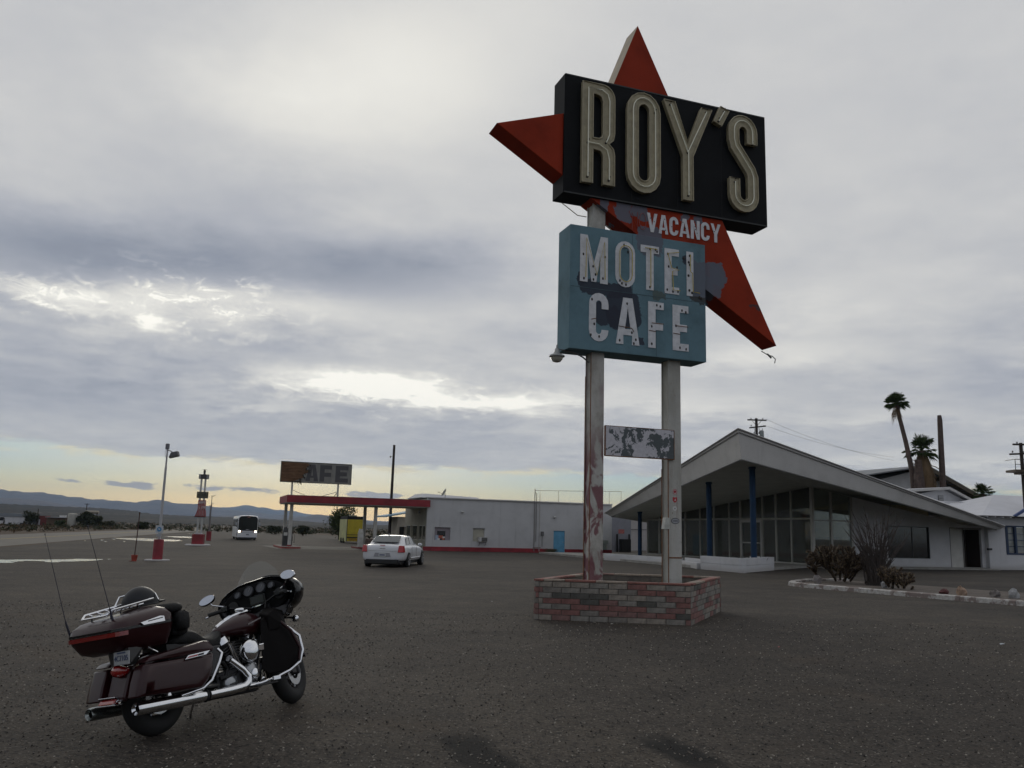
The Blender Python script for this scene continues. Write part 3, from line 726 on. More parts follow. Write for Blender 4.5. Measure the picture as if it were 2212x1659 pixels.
# flat cap course
for si, (a, b) in enumerate(sides):
    d_ = (b-a); Ls = d_.length; d_.normalize(); inn = Vector((-d_.y, d_.x, 0)); n_ = max(1, int(Ls/.52)); 
    for k in range(n_):
        s0 = Ls*k/n_ + (.19 if k == 0 else .006); s1 = Ls*(k+1)/n_ - .006 + (.006 if k == n_-1 else 0)
        jj = rnd.uniform(0,.004); q = [a+d_*s0-inn*.006, a+d_*s1-inn*.006, a+d_*s1+inn*.18, a+d_*s0+inn*.18]
        MB().hexa([(v.x-ctr.x, v.y-ctr.y, .748) for v in q]+[(v.x-ctr.x, v.y-ctr.y, .782+jj) for v in q]).obj('cap_brick', brickcol(rnd.choices([('capred',(.23,.10,.08)),('captan',(.30,.245,.195)),('cappink',(.26,.165,.14))])[0]), PLN, bevel=.003)
q = [FLc, FRc, BRc, BLc]; 
MB().add([((v.x-ctr.x)*.95, (v.y-ctr.y)*.95, .42+.02*i) for i, v in enumerate(q)], [(0,1,2,3)]).obj('planter_soil', mat('planter_soil', (.06,.05,.04), .95, noise=(5,.4), bump=1, bscale=20), PLN)
# ---------------------------------------------------------------- buildings
def c5(x,y): return ((560+x/3.687)*.86406, (1080+y/3.687)*.86406)
def c8(x,y): return ((1960+x/2.765)*.86406, (940+y/2.765)*.86406)
def stucco(base, dirt=.25):
    def fn(n, c):
        a = n.noise(c, .7, 6, .65); f = n.noise(c, 26, 3, .7); s = n.noise(n.map(c, sc=(2.5,2.5,.22)), 1.2, 5, .6)
        X, Y, Z = n.sep(c)
        col = n.ramp(a*.7+f*.3, [(.32,[v*.84 for v in base]),(.5,base),(.7,[min(1,v*1.1) for v in base])])
        col = n.mix(s.smooth(.55,.8)*dirt, col, [v*.62 for v in base])
        col = n.mix((Z*-1.0 + (a-.5)*.5).smooth(-.35,-.02)*.35, col, (.20,.17,.13))
        return col, f
    return fn
M_wall = custom('white_stucco', stucco((.50,.50,.50), .55), .85, spec=.2)
M_wall2 = custom('white_stucco_bright', stucco((.56,.56,.57)), .85, spec=.2)
M_fascia = custom('fascia_stucco', stucco((.50,.49,.47), .3), .85, spec=.2)
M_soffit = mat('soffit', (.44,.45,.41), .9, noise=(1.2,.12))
M_redp = mat('red_trim_paint', (.23,.020,.028), .6, noise=(1.5,.25))
M_redbase = mat('red_base_paint', (.22,.022,.030), .7, noise=(1.5,.35))
M_glass = None
def glassmat(name, tint, refl=.9, opac=.10):
    m_ = bpy.data.materials.new(name); m_.use_nodes = True; n = NT(m_.node_tree); nd = m_.node_tree.nodes; nd.clear()
    fr = n.node('ShaderNodeFresnel'); fr.inputs[0].default_value = 1.5
    tr = n.node('ShaderNodeBsdfTransparent'); tr.inputs[0].default_value = (*tint, 1)
    gl = n.node('ShaderNodeBsdfGlossy'); gl.inputs['Roughness'].default_value = .02
    df = n.node('ShaderNodeBsdfDiffuse'); df.inputs[0].default_value = (.42,.43,.38,1)
    mx = n.node('ShaderNodeMixShader'); n.link(fr.outputs[0], mx.inputs[0]); n.link(tr.outputs[0], mx.inputs[1]); n.link(gl.outputs[0], mx.inputs[2])
    m2 = n.node('ShaderNodeMixShader'); m2.inputs[0].default_value = opac; n.link(mx.outputs[0], m2.inputs[1]); n.link(df.outputs[0], m2.inputs[2])
    o = n.node('ShaderNodeOutputMaterial'); n.link(m2.outputs[0], o.inputs[0]); return m_
M_glass = glassmat('veiled_glass', (.92,.95,.93), opac=.09)  # pale diffuse veil mixed in to stand for outside light reflected in the panes
M_alu = mat('window_metal', (.42,.41,.38), .45, metal=.2, noise=(3,.15))
M_navy = mat('blue_steel_post', (.013,.036,.078), .65, spec=.2, noise=(2,.2))
M_conc = mat('concrete', (.27,.26,.235), .9, noise=(2,.22), bump=.3)
M_blk = mat('black_interior', (.012,.012,.012), .9)
M_ltblue = mat('light_blue_door', (.12,.34,.52), .6, noise=(3,.15))
# ---- service station
E0 = Vector((-6.5,69.2,0))
ST = thing('gas_station', 'long white stucco service station with red base band and light blue side door', 'building', E0, A20)
b = MB(); 
SLn, SDp = 16.41, 7.6
# front wall with window and door openings
def wall_openings(b, x0, x1, z0, z1, ops, y=0.0, th=.25):
    xs = sorted({x0, x1} | {o[0] for o in ops} | {o[1] for o in ops})
    for a, c in zip(xs, xs[1:]):
        cuts = sorted([(o[2], o[3]) for o in ops if o[0] <= a+1e-6 and o[1] >= c-1e-6])
        z = z0
        for lo, hi in cuts:
            if lo > z: b.box(((a+c)/2, y+th/2, (z+lo)/2), (c-a, th, lo-z))
            z = hi
        if z1 > z: b.box(((a+c)/2, y+th/2, (z+z1)/2), (c-a, th, z1-z))
b = MB(); wall_openings(b, 0, SLn, 0, 4.15, [(.67,1.98,.84,1.87),(3.87,4.89,.79,1.88),(10.98,12.0,0,1.84)]); b.obj('front_wall', M_wall, ST)
b = MB()
b.box((SLn-.125,SDp/2+.12,2.05),(.25,SDp-.25,4.1)); b.box((SLn/2,SDp-.125,2.05),(SLn-.52,.25,4.1)); b.obj('side_wall', M_wall, ST)
# shop front under the canopy
M_tanw = mat('tan_shop_wall', (.30,.285,.235), .85, noise=(1.5,.15))
b = MB(); b.box((.125,SDp/2+.12,3.05),(.25,SDp-.26,2.1)); b.box((.125,SDp/2+.12,.4),(.25,SDp-.26,.8))
for yy in (.35,1.45,2.6,3.0,4.9,5.4,7.0): b.box((.125,yy,1.4),(.25,.22,1.2))
b.obj('shop_front_wall', M_tanw, ST)
for i, (a, c) in enumerate(((.46,1.34),(1.56,2.49),(3.11,4.79),(5.51,6.89))):
    fw = MB().box((.06,(a+c)/2,1.4),(.03,c-a-.01,1.19)).obj('shop_window', M_glass, ST)
    MB().box((.05,(a+c)/2,.83),(.08,c-a,.05)).box((.05,(a+c)/2,1.97),(.08,c-a,.05)).obj('window_frame', M_alu, fw)
MB().box((-.06,2.6,3.05),(.12,.12,.22)).obj('wall_light', M_wall2, ST)
MB().box((SLn/2,SDp/2,4.22),(SLn+.06,SDp+.1,.05)).obj('roof', M_wall2, ST)
MB().box((SLn/2,.02,4.17),(SLn+.02,.30,.05)).obj('roof_edge', M_alu, ST)
MB().hexa([(-.2,1.5,4.25),(5,1.5,4.25),(5,6.5,4.25),(-.2,6.5,4.25),(.3,2.8,4.62),(5,2.8,4.46),(5,5.5,4.46),(.3,5.5,4.62)]).obj('roof_hump', M_wall2, ST)
MB().box((5.35,-.03,.17),(11.2,.06,.34)).box((14.22,-.03,.17),(4.38,.06,.34)).obj('base_band', M_redbase, ST)
MB().box((5.2,-.16,.06),(9.6,.2,.12)).obj('base_kerb', M_redbase, ST)
# window with posters
MB().box((1.325,.13,.835),(1.31,.2,.03)).obj('window_sill', M_wall, ST)
wn = MB().box((1.325,.17,1.355),(1.31,.04,1.03)).obj('window', mat('mauve_board',(.27,.24,.26),.8,noise=(3,.1)), ST)
pn = MB().box((1.26,.142,1.22),(.68,.012,.72)).obj('window_pane', mat('dark_pane',(.015,.015,.018),.1,spec=.9), wn)
MB().box((.90,.13,1.05),(.26,.01,.40)).obj('poster', mat('poster_blue',(.35,.42,.52),.6,noise=(9,.4)), wn)
MB().box((1.22,.131,1.10),(.36,.008,.26)).box((1.45,.131,.99),(.20,.009,.22)).obj('poster', mat('poster_orange',(.36,.10,.06),.6,noise=(11,.7)), wn)
MB().box((1.48,.128,1.08),(.2,.008,.12)).box((1.05,.127,.93),(.2,.008,.12)).obj('poster', M_st_w, wn)
w2 = MB().box((4.38,.17,1.335),(1.02,.04,1.09)).obj('boarded_window', mat('cream_board',(.40,.38,.31),.8,noise=(2,.12)), ST)
MB().box((4.38,.15,.80),(1.0,.2,.02)).box((3.89,.14,1.33),(.04,.1,1.05)).box((4.87,.14,1.33),(.04,.1,1.05)).box((4.38,.14,1.85),(.98,.1,.04)).obj('window_frame', M_wall, w2)
ac = MB().box((4.67,-.14,.985),(.70,.46,.36)).obj('air_conditioner', mat('ac_case',(.52,.51,.49),.5,noise=(3,.1)), ST, bevel=.01)
g_ = MB(); g_.box((4.76,-.375,.985),(.48,.01,.31)); g_.obj('grille', mat('ac_grille',(.05,.05,.05),.6), ac)
g_ = MB()
for i in range(7): g_.box((4.76,-.386,.86+i*.042),(.46,.012,.008))
g_.obj('louvre', M_alu, ac)
MB().tube([(4.4,-.02,.5),(4.4,-.34,.79)],.016,5).tube([(4.92,-.02,.5),(4.92,-.34,.79)],.016,5).obj('bracket', M_dark, ac)
dr = MB().box((11.49,.10,.92),(1.0,.05,1.82)).obj('door', M_ltblue, ST)
MB().ball((11.87,.06,.9),.035,8,5).obj('handle', M_alu, dr)
MB().box((11.49,.075,1.855),(1.10,.13,.04)).box((10.96,.075,.92),(.05,.13,1.84)).box((12.02,.075,.92),(.05,.13,1.84)).obj('door_frame', mat('blue_frame',(.10,.30,.45),.6), dr)
MB().tube([(9.2,-.06,.05),(9.2,-.06,5.27)],.035,6).obj('vent_pipe', mat('pipe_grey',(.22,.21,.20),.6), ST)
MB().tube([(9.36,-.06,.9),(9.36,-.06,4.8),(9.28,-.06,4.92),(9.23,-.06,4.95)],.03,6).obj('vent_pipe', mat('pipe_grey',(.22,.21,.20),.6), ST)
MB().tube([(9.66,-.06,.05),(9.66,-.06,4.82)],.025,6).tube([(9.66,-.06,4.82),(9.66,-.06,5.58)],.010,5).obj('vent_pipe', mat('pipe_pale',(.42,.40,.38),.6), ST)
MB().tube([(9.1,-.06,.42),(9.8,-.06,.42)],.02,5).obj('cross_pipe', M_rust, ST)
rl = MB().tube([(9.3,.1,5.12),(17.4,.1,5.36)],.018,5)
for xx, zz in ((11.41,5.19),(16.2,5.33),(17.35,5.36),(13.7,5.25)): rl.tube([(xx,.1,4.2),(xx,.1,zz)],.015,5)
rl.obj('roof_rail', mat('rail_grey',(.16,.15,.15),.6), ST)
mt_ = MB().box((9.93,-.08,1.56),(.22,.14,.36)).tube([(9.93,-.05,1.4),(9.93,-.05,.5)],.02,5).obj('electric_meter', mat('meter',(.12,.12,.12),.5), ST)
for x_, z_ in ((2.89,3.15),(11.0,2.97)):
    w_ = MB().lathe([(.10,.04),(.13,-.02),(.02,-.12)], (x_,-.14,z_), 'z', 12).tube([(x_,0,z_+.03),(x_,-.14,z_+.05)],.025,6).obj('wall_lamp', mat('lamp_white',(.52,.52,.50),.5), ST, smooth=True)
MB().box((15.6,-.25,1.0),(.55,.35,.30)).box((15.6,-.25,.6),(.30,.22,.5)).obj('utility_box', mat('utility_green',(.25,.28,.25),.7,noise=(4,.2)), ST)
MB().tube([(15.15,-.6,0),(15.15,-.6,.9)],.06,8).obj('bollard', M_dark, ST)
# satellite dish
Md = Matrix.Rotation(R(55),3,'Y') @ Matrix.Rotation(R(0),3,'X')
ds = MB().lathe([(.01,0),(.18,.02),(.34,.09),(.35,.10),(.34,.105),(.18,.035),(.01,.015)], (1.55,.6,4.62), 'z', 18, M=Matrix.Rotation(R(-60),3,'Y')).tube([(1.6,.6,4.2),(1.6,.6,4.6)],.025,6).tube([(1.55,.6,4.45),(1.1,.6,4.66)],.014,5).box((1.05,.6,4.68),(.14,.06,.06)).obj('satellite_dish', mat('dish_grey',(.20,.20,.18),.5), ST)
# ---- canopy on piers
CN = thing('station_canopy', 'flat red edged canopy on white piers in front of the service station', 'canopy', E0, A20)
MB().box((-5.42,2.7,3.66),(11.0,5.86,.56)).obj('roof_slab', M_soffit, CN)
MB().box((-5.42,-.27,3.70),(11.14,.06,.53)).box((-10.96,2.72,3.70),(.06,5.92,.53)).box((.12,2.7,3.70),(.06,5.88,.53)).box((-5.42,5.67,3.70),(11.0,.06,.53)).obj('red_fascia', M_redp, CN)
MB().box((-5.42,2.7,3.975),(11.1,5.95,.03)).obj('roof_deck', mat('deck_grey',(.20,.19,.18),.9), CN)
M_pier = mat('pier_paint', (.44,.43,.40), .7, noise=(2,.25))
for x_, y_ in ((-10.5,.7),(-10.5,5.0),(-4.0,.7),(-4.05,5.0)):
    p_ = MB().box((x_,y_,1.69),(.24,.24,3.38)).obj('pier', M_pier, CN, bevel=.01)
    MB().box((x_,y_,.2),(.30,.30,.10)).obj('collar', M_redbase, p_)
def island(x_):
    q = [(x_-.75,-.5)]+[(x_+.75*math.cos(R(a)), -.3+.55*math.sin(R(a))) for a in range(180,361,20)]+[(x_+.75,5.6),(x_-.75,5.6)]
    t = thing('pump_island', 'raised red edged island under the %s of the canopy' % ('left end' if x_ < -8 else 'middle'), 'kerb', E0, A20, 'pump islands under the canopy')
    MB().prism([(a, b_) for a, b_ in q[1:]], -.02, .13).obj('kerb_edge', mat('island_red',(.25,.06,.05),.8,noise=(4,.35)), t)
    MB().prism([(x_+(a-x_)*.88, 2.5+(b_-2.5)*.95) for a, b_ in q[1:]], .10, .15).obj('island_top', M_conc, t)
island(-10.5); island(-4.2)
def pump(x_, y_, lab, white=False):
    t = thing('gas_pump', lab, 'gas pump', E0+Matrix.Rotation(A20,3,'Z')@Vector((x_,y_,.15)), A20, 'old petrol pumps on the islands')
    bc = mat('pump_white',(.50,.49,.45),.4,noise=(4,.2)) if white else mat('pump_dark',(.05,.05,.05),.4,noise=(4,.3))
    MB().box((0,0,.55),(.42,.40,1.1)).obj('cabinet', bc, t, bevel=.02)
    MB().hexa([(-.2,-.19,1.1),(.2,-.19,1.1),(.2,.19,1.1),(-.2,.19,1.1),(-.13,-.14,1.42),(.13,-.14,1.42),(.13,.14,1.42),(-.13,.14,1.42)]).obj('head', bc, t, bevel=.02)
    MB().box((0,-.205,.9),(.28,.01,.24)).obj('dial_face', mat('dial',(.55,.55,.52),.3), t)
    MB().tube([(.22,0,1.0),(.42,0,.8),(.40,-.05,.2),(.28,-.05,.35),(.24,-.02,.7)],.016,6).obj('hose', M_dark, t, smooth=True)
    MB().box((0,0,-.02),(.5,.48,.06)).obj('plinth', M_redbase, t)
pump(-10.75,1.6,'dark old fuel pump on the left island'); pump(-10.25,3.4,'dark old fuel pump further back on the left island'); pump(-5.0,1.2,'white old fuel pump on the middle island beside the barrel', True)
t = thing('barrel', 'dark metal barrel planter on the middle island', 'barrel', E0+Matrix.Rotation(A20,3,'Z')@Vector((-4.55,-.05,.14)))
MB().lathe([(.30,0),(.33,.28),(.33,.5),(.30,.72)], n=16).obj('drum', mat('barrel_brown',(.10,.07,.055),.7,noise=(5,.3)), t, smooth=True)
MB().torus((0,0,.25),.335,.012,'z',16,5).torus((0,0,.52),.335,.012,'z',16,5).obj('hoop', M_dark, t)
q = MB(); r_ = random.Random(3)
for i in range(60):
    a = r_.uniform(0,6.28); l = r_.uniform(.15,.4); q.tube([(0,0,.7),(math.cos(a)*l*.6,math.sin(a)*l*.6,.8+l*.4),(math.cos(a)*l,math.sin(a)*l,.74+l*.2)],[.02,.015,.004],4)
q.obj('foliage', mat('dry_plant',(.05,.05,.03),.9), t)['kind'] = 'stuff'
struct(sheet('concrete_pad', [(E0+Matrix.Rotation(A20,3,'Z')@Vector(v)).xy for v in ((-11.6,-1.6,0),(-3,-1.8,0),(1,-.9,0),(0,-.25,0),(0,7,0),(-12,7.5,0))], .009, custom('pad_concrete', lambda n, c: (n.mix(n.noise(c,1.2,6,.65).smooth(.4,.62)*.7, (.165,.155,.13), (.10,.092,.08)), n.noise(c,20,3,.6)), .9)))
# ---- old CAFE sign on the canopy roof
CS = thing('cafe_sign', 'weathered grey CAFE sign with its first letter broken away, standing on the canopy roof', 'sign', E0+Matrix.Rotation(A20,3,'Z')@Vector((-11.45,1.5,3.99)), A20)
def oldsign(n, c):
    a = n.noise(c, 1.1, 6, .65); s = n.noise(n.map(c, sc=(3,3,.25)), 1.5, 5, .6)
    return n.ramp(a*.5+s*.5, [(.35,(.17,.165,.15)),(.6,(.245,.24,.22))]), a
MB().box((2.74,0,1.82),(5.46,.18,1.58)).obj('sign_board', custom('faded_sign_grey', oldsign, .8), CS)
MB().box((2.74,-.095,1.035),(5.5,.05,.05)).box((2.74,-.095,2.61),(5.5,.05,.05)).box((.01,-.095,1.82),(.05,.05,1.6)).box((5.47,-.095,1.82),(.05,.05,1.6)).obj('sign_frame', mat('sign_frame',(.12,.12,.105),.7), CS)
M_let = mat('faded_letter', (.085,.082,.085), .8, noise=(2,.15))
for chh, x_, w_ in (('A',1.92,.98),('F',3.0,.92),('E',4.22,1.0)):
    shape(glyph(chh, w_, .36, 1.30), .012, 'letter', M_let, CS, Matrix.Translation((x_,-.09,1.17)))
wood = custom('bare_plywood', lambda n, c: (n.ramp(n.noise(n.map(c, sc=(1.2,1,6)), 1.2, 6, .65, .6), [(.35,(.085,.045,.022)),(.5,(.13,.068,.033)),(.65,(.17,.095,.05))]), None), .85)
r_ = random.Random(5)
edge = [(2.0+.16*math.sin(i*1.7)+r_.uniform(-.07,.07)-(.0 if i < 6 else (i-6)*.20), 2.55-i*.14) for i in range(11)]
MB().extr([(.06,-.115,1.09)]+[(.06,-.115,2.57)]+[(x_, -.115, z_) for x_, z_ in edge]+[(.9,-.115,1.06)], (0,.025,0)).obj('bare_plywood_panel', wood, CS)
sh = MB()
for i in range(9):
    x_, z_ = edge[i+1]; sh.add([(x_-.05,-.13,z_+.08),(x_+r_.uniform(.05,.2),-.2,z_+.02),(x_+r_.uniform(-.05,.1),-.17,z_-r_.uniform(.1,.3))], [(0,1,2)])
for i in range(12):
    x_ = r_.uniform(.8,1.7); sh.add([(x_,-.12,1.12),(x_+.12,-.13,1.15),(x_+r_.uniform(-.05,.2),-.16,1.02-r_.uniform(0,.22))], [(0,1,2)])
sh.obj('torn_facing', mat('torn_facing',(.05,.045,.035),.9), CS, fix=False)['kind'] = 'stuff'
for x_ in (.95,4.5): MB().box((x_,.02,.52),(.13,.13,1.06)).obj('leg', M_pier, CS)
MB().tube([(.98,0,.44),(2.3,.6,-.02)],.018,5).obj('brace', M_dark, CS); MB().tube([(4.47,0,.42),(3.1,.6,-.02)],.018,5).obj('brace', M_dark, CS); MB().tube([(4.4,0,.30),(4.15,-.3,-.02)],.03,5).obj('brace', M_dark, CS)
# ---- blue roofed sheds behind the station
BH = thing('motel_cabin', 'low tan cabin with pale blue sloping roof behind the station', 'building', E0+Matrix.Rotation(A20,3,'Z')@Vector((-2.6,15,0)), A20)
MB().box((5.1,2,1.4),(3.0,4,2.8)).obj('wall', mat('cabin_tan',(.34,.31,.26),.85,noise=(1,.15)), BH)
MB().extr([(2.3,-.6,2.72),(2.3,4.4,2.72),(7.0,4.4,3.6),(7.0,-.6,3.6)], (0,0,.14)).obj('roof', mat('cabin_roof_blue',(.20,.33,.42),.7,noise=(1,.15)), BH)
MB().box((5.4,-.15,.9),(1.9,.3,1.8)).obj('porch_wall', M_wall, BH); MB().box((5.4,-.4,1.9),(2.3,.9,.08)).obj('porch_roof', M_wall2, BH)
MB().box((5.5,-.32,.85),(.75,.03,1.6)).obj('door', M_ltblue, BH)
MB().box((4.05,-.02,1.0),(.45,.04,1.7)).obj('window', M_blk, BH)
# ---- motel office with the big winged roof
C0 = Vector((18.7,53.3,0))
MO = thing('motel_office', 'white motel office with huge swept gable roof and tall glass lobby walls', 'building', C0, A20)
zl = lambda x, y: 4.90+.017*x-.092*y      # left soffit plane
zr = lambda x, y: 4.87-.164*x+.149*y      # right soffit plane
Kp, Lp, Rp = (-10.75,-8.05), (-4.0,19.3), (12.7,-2.1)
rg = (.79,.61)
Ke = (Kp[0]+rg[0]*28, Kp[1]+rg[1]*28); Le = (Lp[0]+rg[0]*16, Lp[1]+rg[1]*16)
Re = (Rp[0]+rg[0]*12, Rp[1]+rg[1]*12)
zk = (zl(*Kp)+zr(*Kp))/2
def z3(p, f): return (p[0], p[1], f(*p))
Ks = (Kp[0], Kp[1], 5.46); Ls_ = z3(Lp, zl); Rs_ = (Rp[0], Rp[1], 2.60); Kes = (Ke[0], Ke[1], 5.46-.042*28)
Les = z3(Le, zl); Res = (Re[0], Re[1], 2.60+.05*12-.1)
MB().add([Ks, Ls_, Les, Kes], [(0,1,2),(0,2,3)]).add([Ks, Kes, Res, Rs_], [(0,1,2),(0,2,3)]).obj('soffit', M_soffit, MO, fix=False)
# fascia: leans outward, deep at the peak and thin at the tips
def up(p, q, dx, dy, dz): return (q[0]+dx, q[1]+dy, q[2]+dz)
Kt = (-10.95,-8.15,6.96); Lt = (-4.55,19.45,3.34); Rt = (13.1,-2.3,2.86)
Ket = (Ke[0], Ke[1], 6.5); Let = (Le[0]+.2, Le[1]+.2, 3.0); Ret = (Re[0]+.4, Re[1]-.2, 3.0)
def fascia_patch(name, a, b_, c_, d_, mt, n_=1):
    MB().add([a, b_, c_, d_], [(0,1,2,3)]).obj(name, mt, MO, fix=False)
def lerp(a, b_, t_): return tuple(a[i]+(b_[i]-a[i])*t_ for i in range(3))
for nm, a, b_, at_, bt_ in (('fascia', Ks, Ls_, Kt, Lt), ('fascia', Ks, Rs_, Kt, Rt)):
    q = MB(); N_s = 12
    pts = [[lerp(lerp(a, b_, i/N_s), lerp(at_, bt_, i/N_s), j/2) for j in range(3)] for i in range(N_s+1)]
    q.grid(pts); q.obj(nm, M_fascia, MO, fix=False)
    # drip moulding along the top edge
    e = MB()
    m1 = lerp(a, at_, .89); m2 = lerp(b_, bt_, .80)
    o1 = Vector((-.10,-.10,.0)); 
    e.tube([Vector(m1)+o1*.3, Vector(m2)+o1*.3], .05, 4); e.tube([Vector(at_)+o1*.4, Vector(bt_)+o1*.4], .045, 4)
    e.obj('drip_moulding', mat('moulding_grey',(.34,.33,.32),.8), MO)
    MB().tube([a, b_], .05, 4).obj('fascia_lip', mat('lip_grey',(.20,.20,.19),.8), MO)
MB().add([Kt, Ket, Let, Lt], [(0,1,2,3)]).add([Kt, Rt, Ret, Ket], [(0,1,2,3)]).obj('roof', M_wall2, MO, fix=False)
MB().add([Ls_, Lt, Let, Les], [(0,1,2,3)]).add([Rs_, Rt, Ret, Res], [(0,1,2,3)]).obj('eave', M_fascia, MO, fix=False)
# facade wall, right of the glass
def wallprof(b, x0, x1, f, z0=0, y=0, th=.2, ops=()):
    xs = sorted({x0, x1} | {o[0] for o in ops} | {o[1] for o in ops})
    for a, c in zip(xs, xs[1:]):
        cuts = sorted([(o[2], o[3]) for o in ops if o[0] <= a+1e-6 and o[1] >= c-1e-6]); z = z0
        for lo, hi in cuts:
            if lo > z: b.box(((a+c)/2, y+th/2, (z+lo)/2), (c-a, th, lo-z))
            z = hi
        b.hexa([(a,y,z),(c,y,z),(c,y+th,z),(a,y+th,z),(a,y,f(a)),(c,y,f(c)),(c,y+th,f(c)),(a,y+th,f(a))])
FW = lambda x: min(zr(x,0)+.02, 4.95) if x < 12.6 else 2.85
b = MB(); wallprof(b, 2.98, 12.6, FW, ops=[(5.80,9.26,.64,2.66),(11.05,12.15,.02,2.64),(12.15,12.6,.0,2.62)]); wallprof(b, 12.6, 14.3, lambda x: 2.85, ops=[(12.6,13.72,.0,2.62)]); b.obj('front_wall', M_wall2, MO)
dkw = mat('dark_window', (.012,.013,.014), .08, spec=.9)
w_ = MB().box((7.53,.12,1.65),(3.44,.03,2.0)).obj('window', dkw, MO)
MB().box((7.53,.07,.66),(3.44,.1,.04)).box((7.53,.07,2.64),(3.44,.1,.04)).box((5.82,.07,1.65),(.04,.1,1.98)).box((9.24,.07,1.65),(.04,.1,1.98)).box((7.9,.095,1.65),(.05,.04,1.96)).obj('window_frame', mat('frame_dark',(.05,.05,.05),.6), w_)
MB().box((11.6,.08,1.33),(1.06,.05,2.6)).obj('white_door', mat('door_offwhite',(.50,.49,.46),.7,noise=(2,.1)), MO)
b = MB().box((12.93,1.3,1.3),(1.5,.1,2.6)); b.box((12.16,.7,1.3),(.05,1.1,2.6)); b.box((13.72,.7,1.3),(.05,1.1,2.6)); b.obj('doorway_interior', mat('dark_brown_interior',(.035,.025,.02),.9), MO)
MB().box((11.0,.06,1.33),(.05,.14,2.66)).box((12.15,.06,1.33),(.04,.14,2.64)).box((12.4,.06,2.66),(2.8,.14,.05)).obj('door_frame', mat('frame_grey',(.16,.15,.14),.7), MO)  # plain dark grey frame round the doors
# floor slab and plinth
MB().prism([(-.15,-.12),(13.9,-.12),(13.9,20),(-.15,21)], -.02, .12).obj('floor_slab', M_conc, MO)
MB().box((6.8,-.6,.03),(14.2,1.2,.1)).obj('walk_slab', M_conc, MO)
# glass walls
def mull(b, x, y, z0, z1, w_=.10, d_=.16): b.box((x, y, (z0+z1)/2), (w_, d_, z1-z0))
LY = [0, 2.0, 3.5, 4.95, 7.42, 8.8, 10.7, 12.56, 14.62, 16.6, 18.6, 20.6]
for i, y_ in enumerate(LY):
    b = MB(); wd = .20 if i == 0 else (.10 if i % 2 else .14); b.box((0, y_, (zl(0,y_)+.14)/2), (wd*.9, wd, zl(0,y_)-.14)); b.obj('mullion', M_alu, MO)
for a, c in zip(LY, LY[1:]):
    a1, c1 = a+.06, c-.06
    door = abs(a-4.95) < .01
    MB().hexa([(-.012,a1,3.0),(.012,a1,3.0),(.012,c1,3.0),(-.012,c1,3.0),(-.012,a1,zl(0,a1)-.02),(.012,a1,zl(0,a1)-.02),(.012,c1,zl(0,c1)-.02),(-.012,c1,zl(0,c1)-.02)]).obj('glass_pane', M_glass, MO)
    MB().hexa([(-.012,a1,.2),(.012,a1,.2),(.012,c1,.2),(-.012,c1,.2),(-.012,a1,2.88),(.012,a1,2.88),(.012,c1,2.88),(-.012,c1,2.88)]).obj('glass_pane', M_glass, MO)
    MB().box((0,(a+c)/2,2.94),(.09,c-a-.1,.09)).obj('transom', M_alu, MO)
    MB().box((0,(a+c)/2,.17),(.12,c-a-.02,.10)).obj('sill', M_alu, MO)
    if door:
        d1 = MB().box((-.05,(a+c)/2,2.80),(.08,c-a-.15,.16)).box((-.05,a+.13,1.5),(.08,.12,2.5)).box((-.05,c-.13,1.5),(.08,.12,2.5)).box((-.05,(a+c)/2,1.35),(.07,c-a-.3,.07)).box((-.05,(a+c)/2,.28),(.07,c-a-.3,.14)).obj('glass_door', mat('door_metal',(.50,.49,.47),.5), MO)
        MB().tube([(-.12,a+.3,1.2),(-.12,a+.3,1.7)],.02,6).obj('handle', M_dark, d1)
FX = [0, 1.4, 2.98]
for a, c in zip(FX, FX[1:]):
    for z0_, z1_ in ((.2,2.82),(2.9,None)):
        f = (lambda x: zr(x,0)-.02) if z1_ is None else (lambda x: z1_)
        MB().hexa([(a+.06,-.012,z0_),(c-.06,-.012,z0_),(c-.06,.012,z0_),(a+.06,.012,z0_),(a+.06,-.012,f(a)),(c-.06,-.012,f(c)),(c-.06,.012,f(c)),(a+.06,.012,f(a))]).obj('glass_pane', M_glass, MO)
    MB().box(((a+c)/2,0,2.86),(c-a-.1,.09,.08)).obj('transom', M_alu, MO)
    MB().box(((a+c)/2,0,.17),(c-a-.02,.12,.10)).obj('sill', M_alu, MO)
for x_ in FX[1:]: MB().box((x_,0,(zr(x_,0)+.12)/2),(.13,.15,zr(x_,0)-.12)).obj('mullion', M_alu, MO)
MB().box((4.7,10.3,.125),(9.2,20.4,.01)).obj('lobby_floor', mat('lobby_tile',(.48,.45,.38),.35,noise=(1,.1)), MO)
# interior: back wall, counter, chairs, partition
M_int = mat('interior_cream', (.68,.58,.38), .85, noise=(1,.2))
b = MB()
for y0_, y1_, z0_, z1_ in ((.2,20.4,.12,.85),(.2,20.4,3.15,4.4),(.2,2.0,.85,3.15),(6.2,8.6,.85,3.15),(12.6,13.1,.85,3.15),(17.5,20.4,.85,3.15)): b.box((9.4,(y0_+y1_)/2,(z0_+z1_)/2),(.15,y1_-y0_,z1_-z0_))
b.obj('back_wall', M_int, MO)
for y0_, y1_ in ((2.0,6.2),(8.6,12.6),(13.1,17.5)):
    MB().box((9.4,(y0_+y1_)/2,2.0),(.02,y1_-y0_,2.3)).obj('rear_glass', M_glass, MO)
MB().box((9.3,4.1,1.6),(.06,.06,2.6)).obj('rear_mullion', M_alu, MO)
MB().box((6.2,4.1,1.9),(6.4,.12,3.6)).obj('partition_wall', mat('interior_brown',(.28,.22,.15),.8,noise=(1,.3)), MO)
for x_ in (.1,2.4,4.7,7.0,9.3): MB().box((x_,20.6,(zl(x_,20.6))/2),(.12,.12,zl(x_,20.6))).obj('mullion', M_alu, MO)
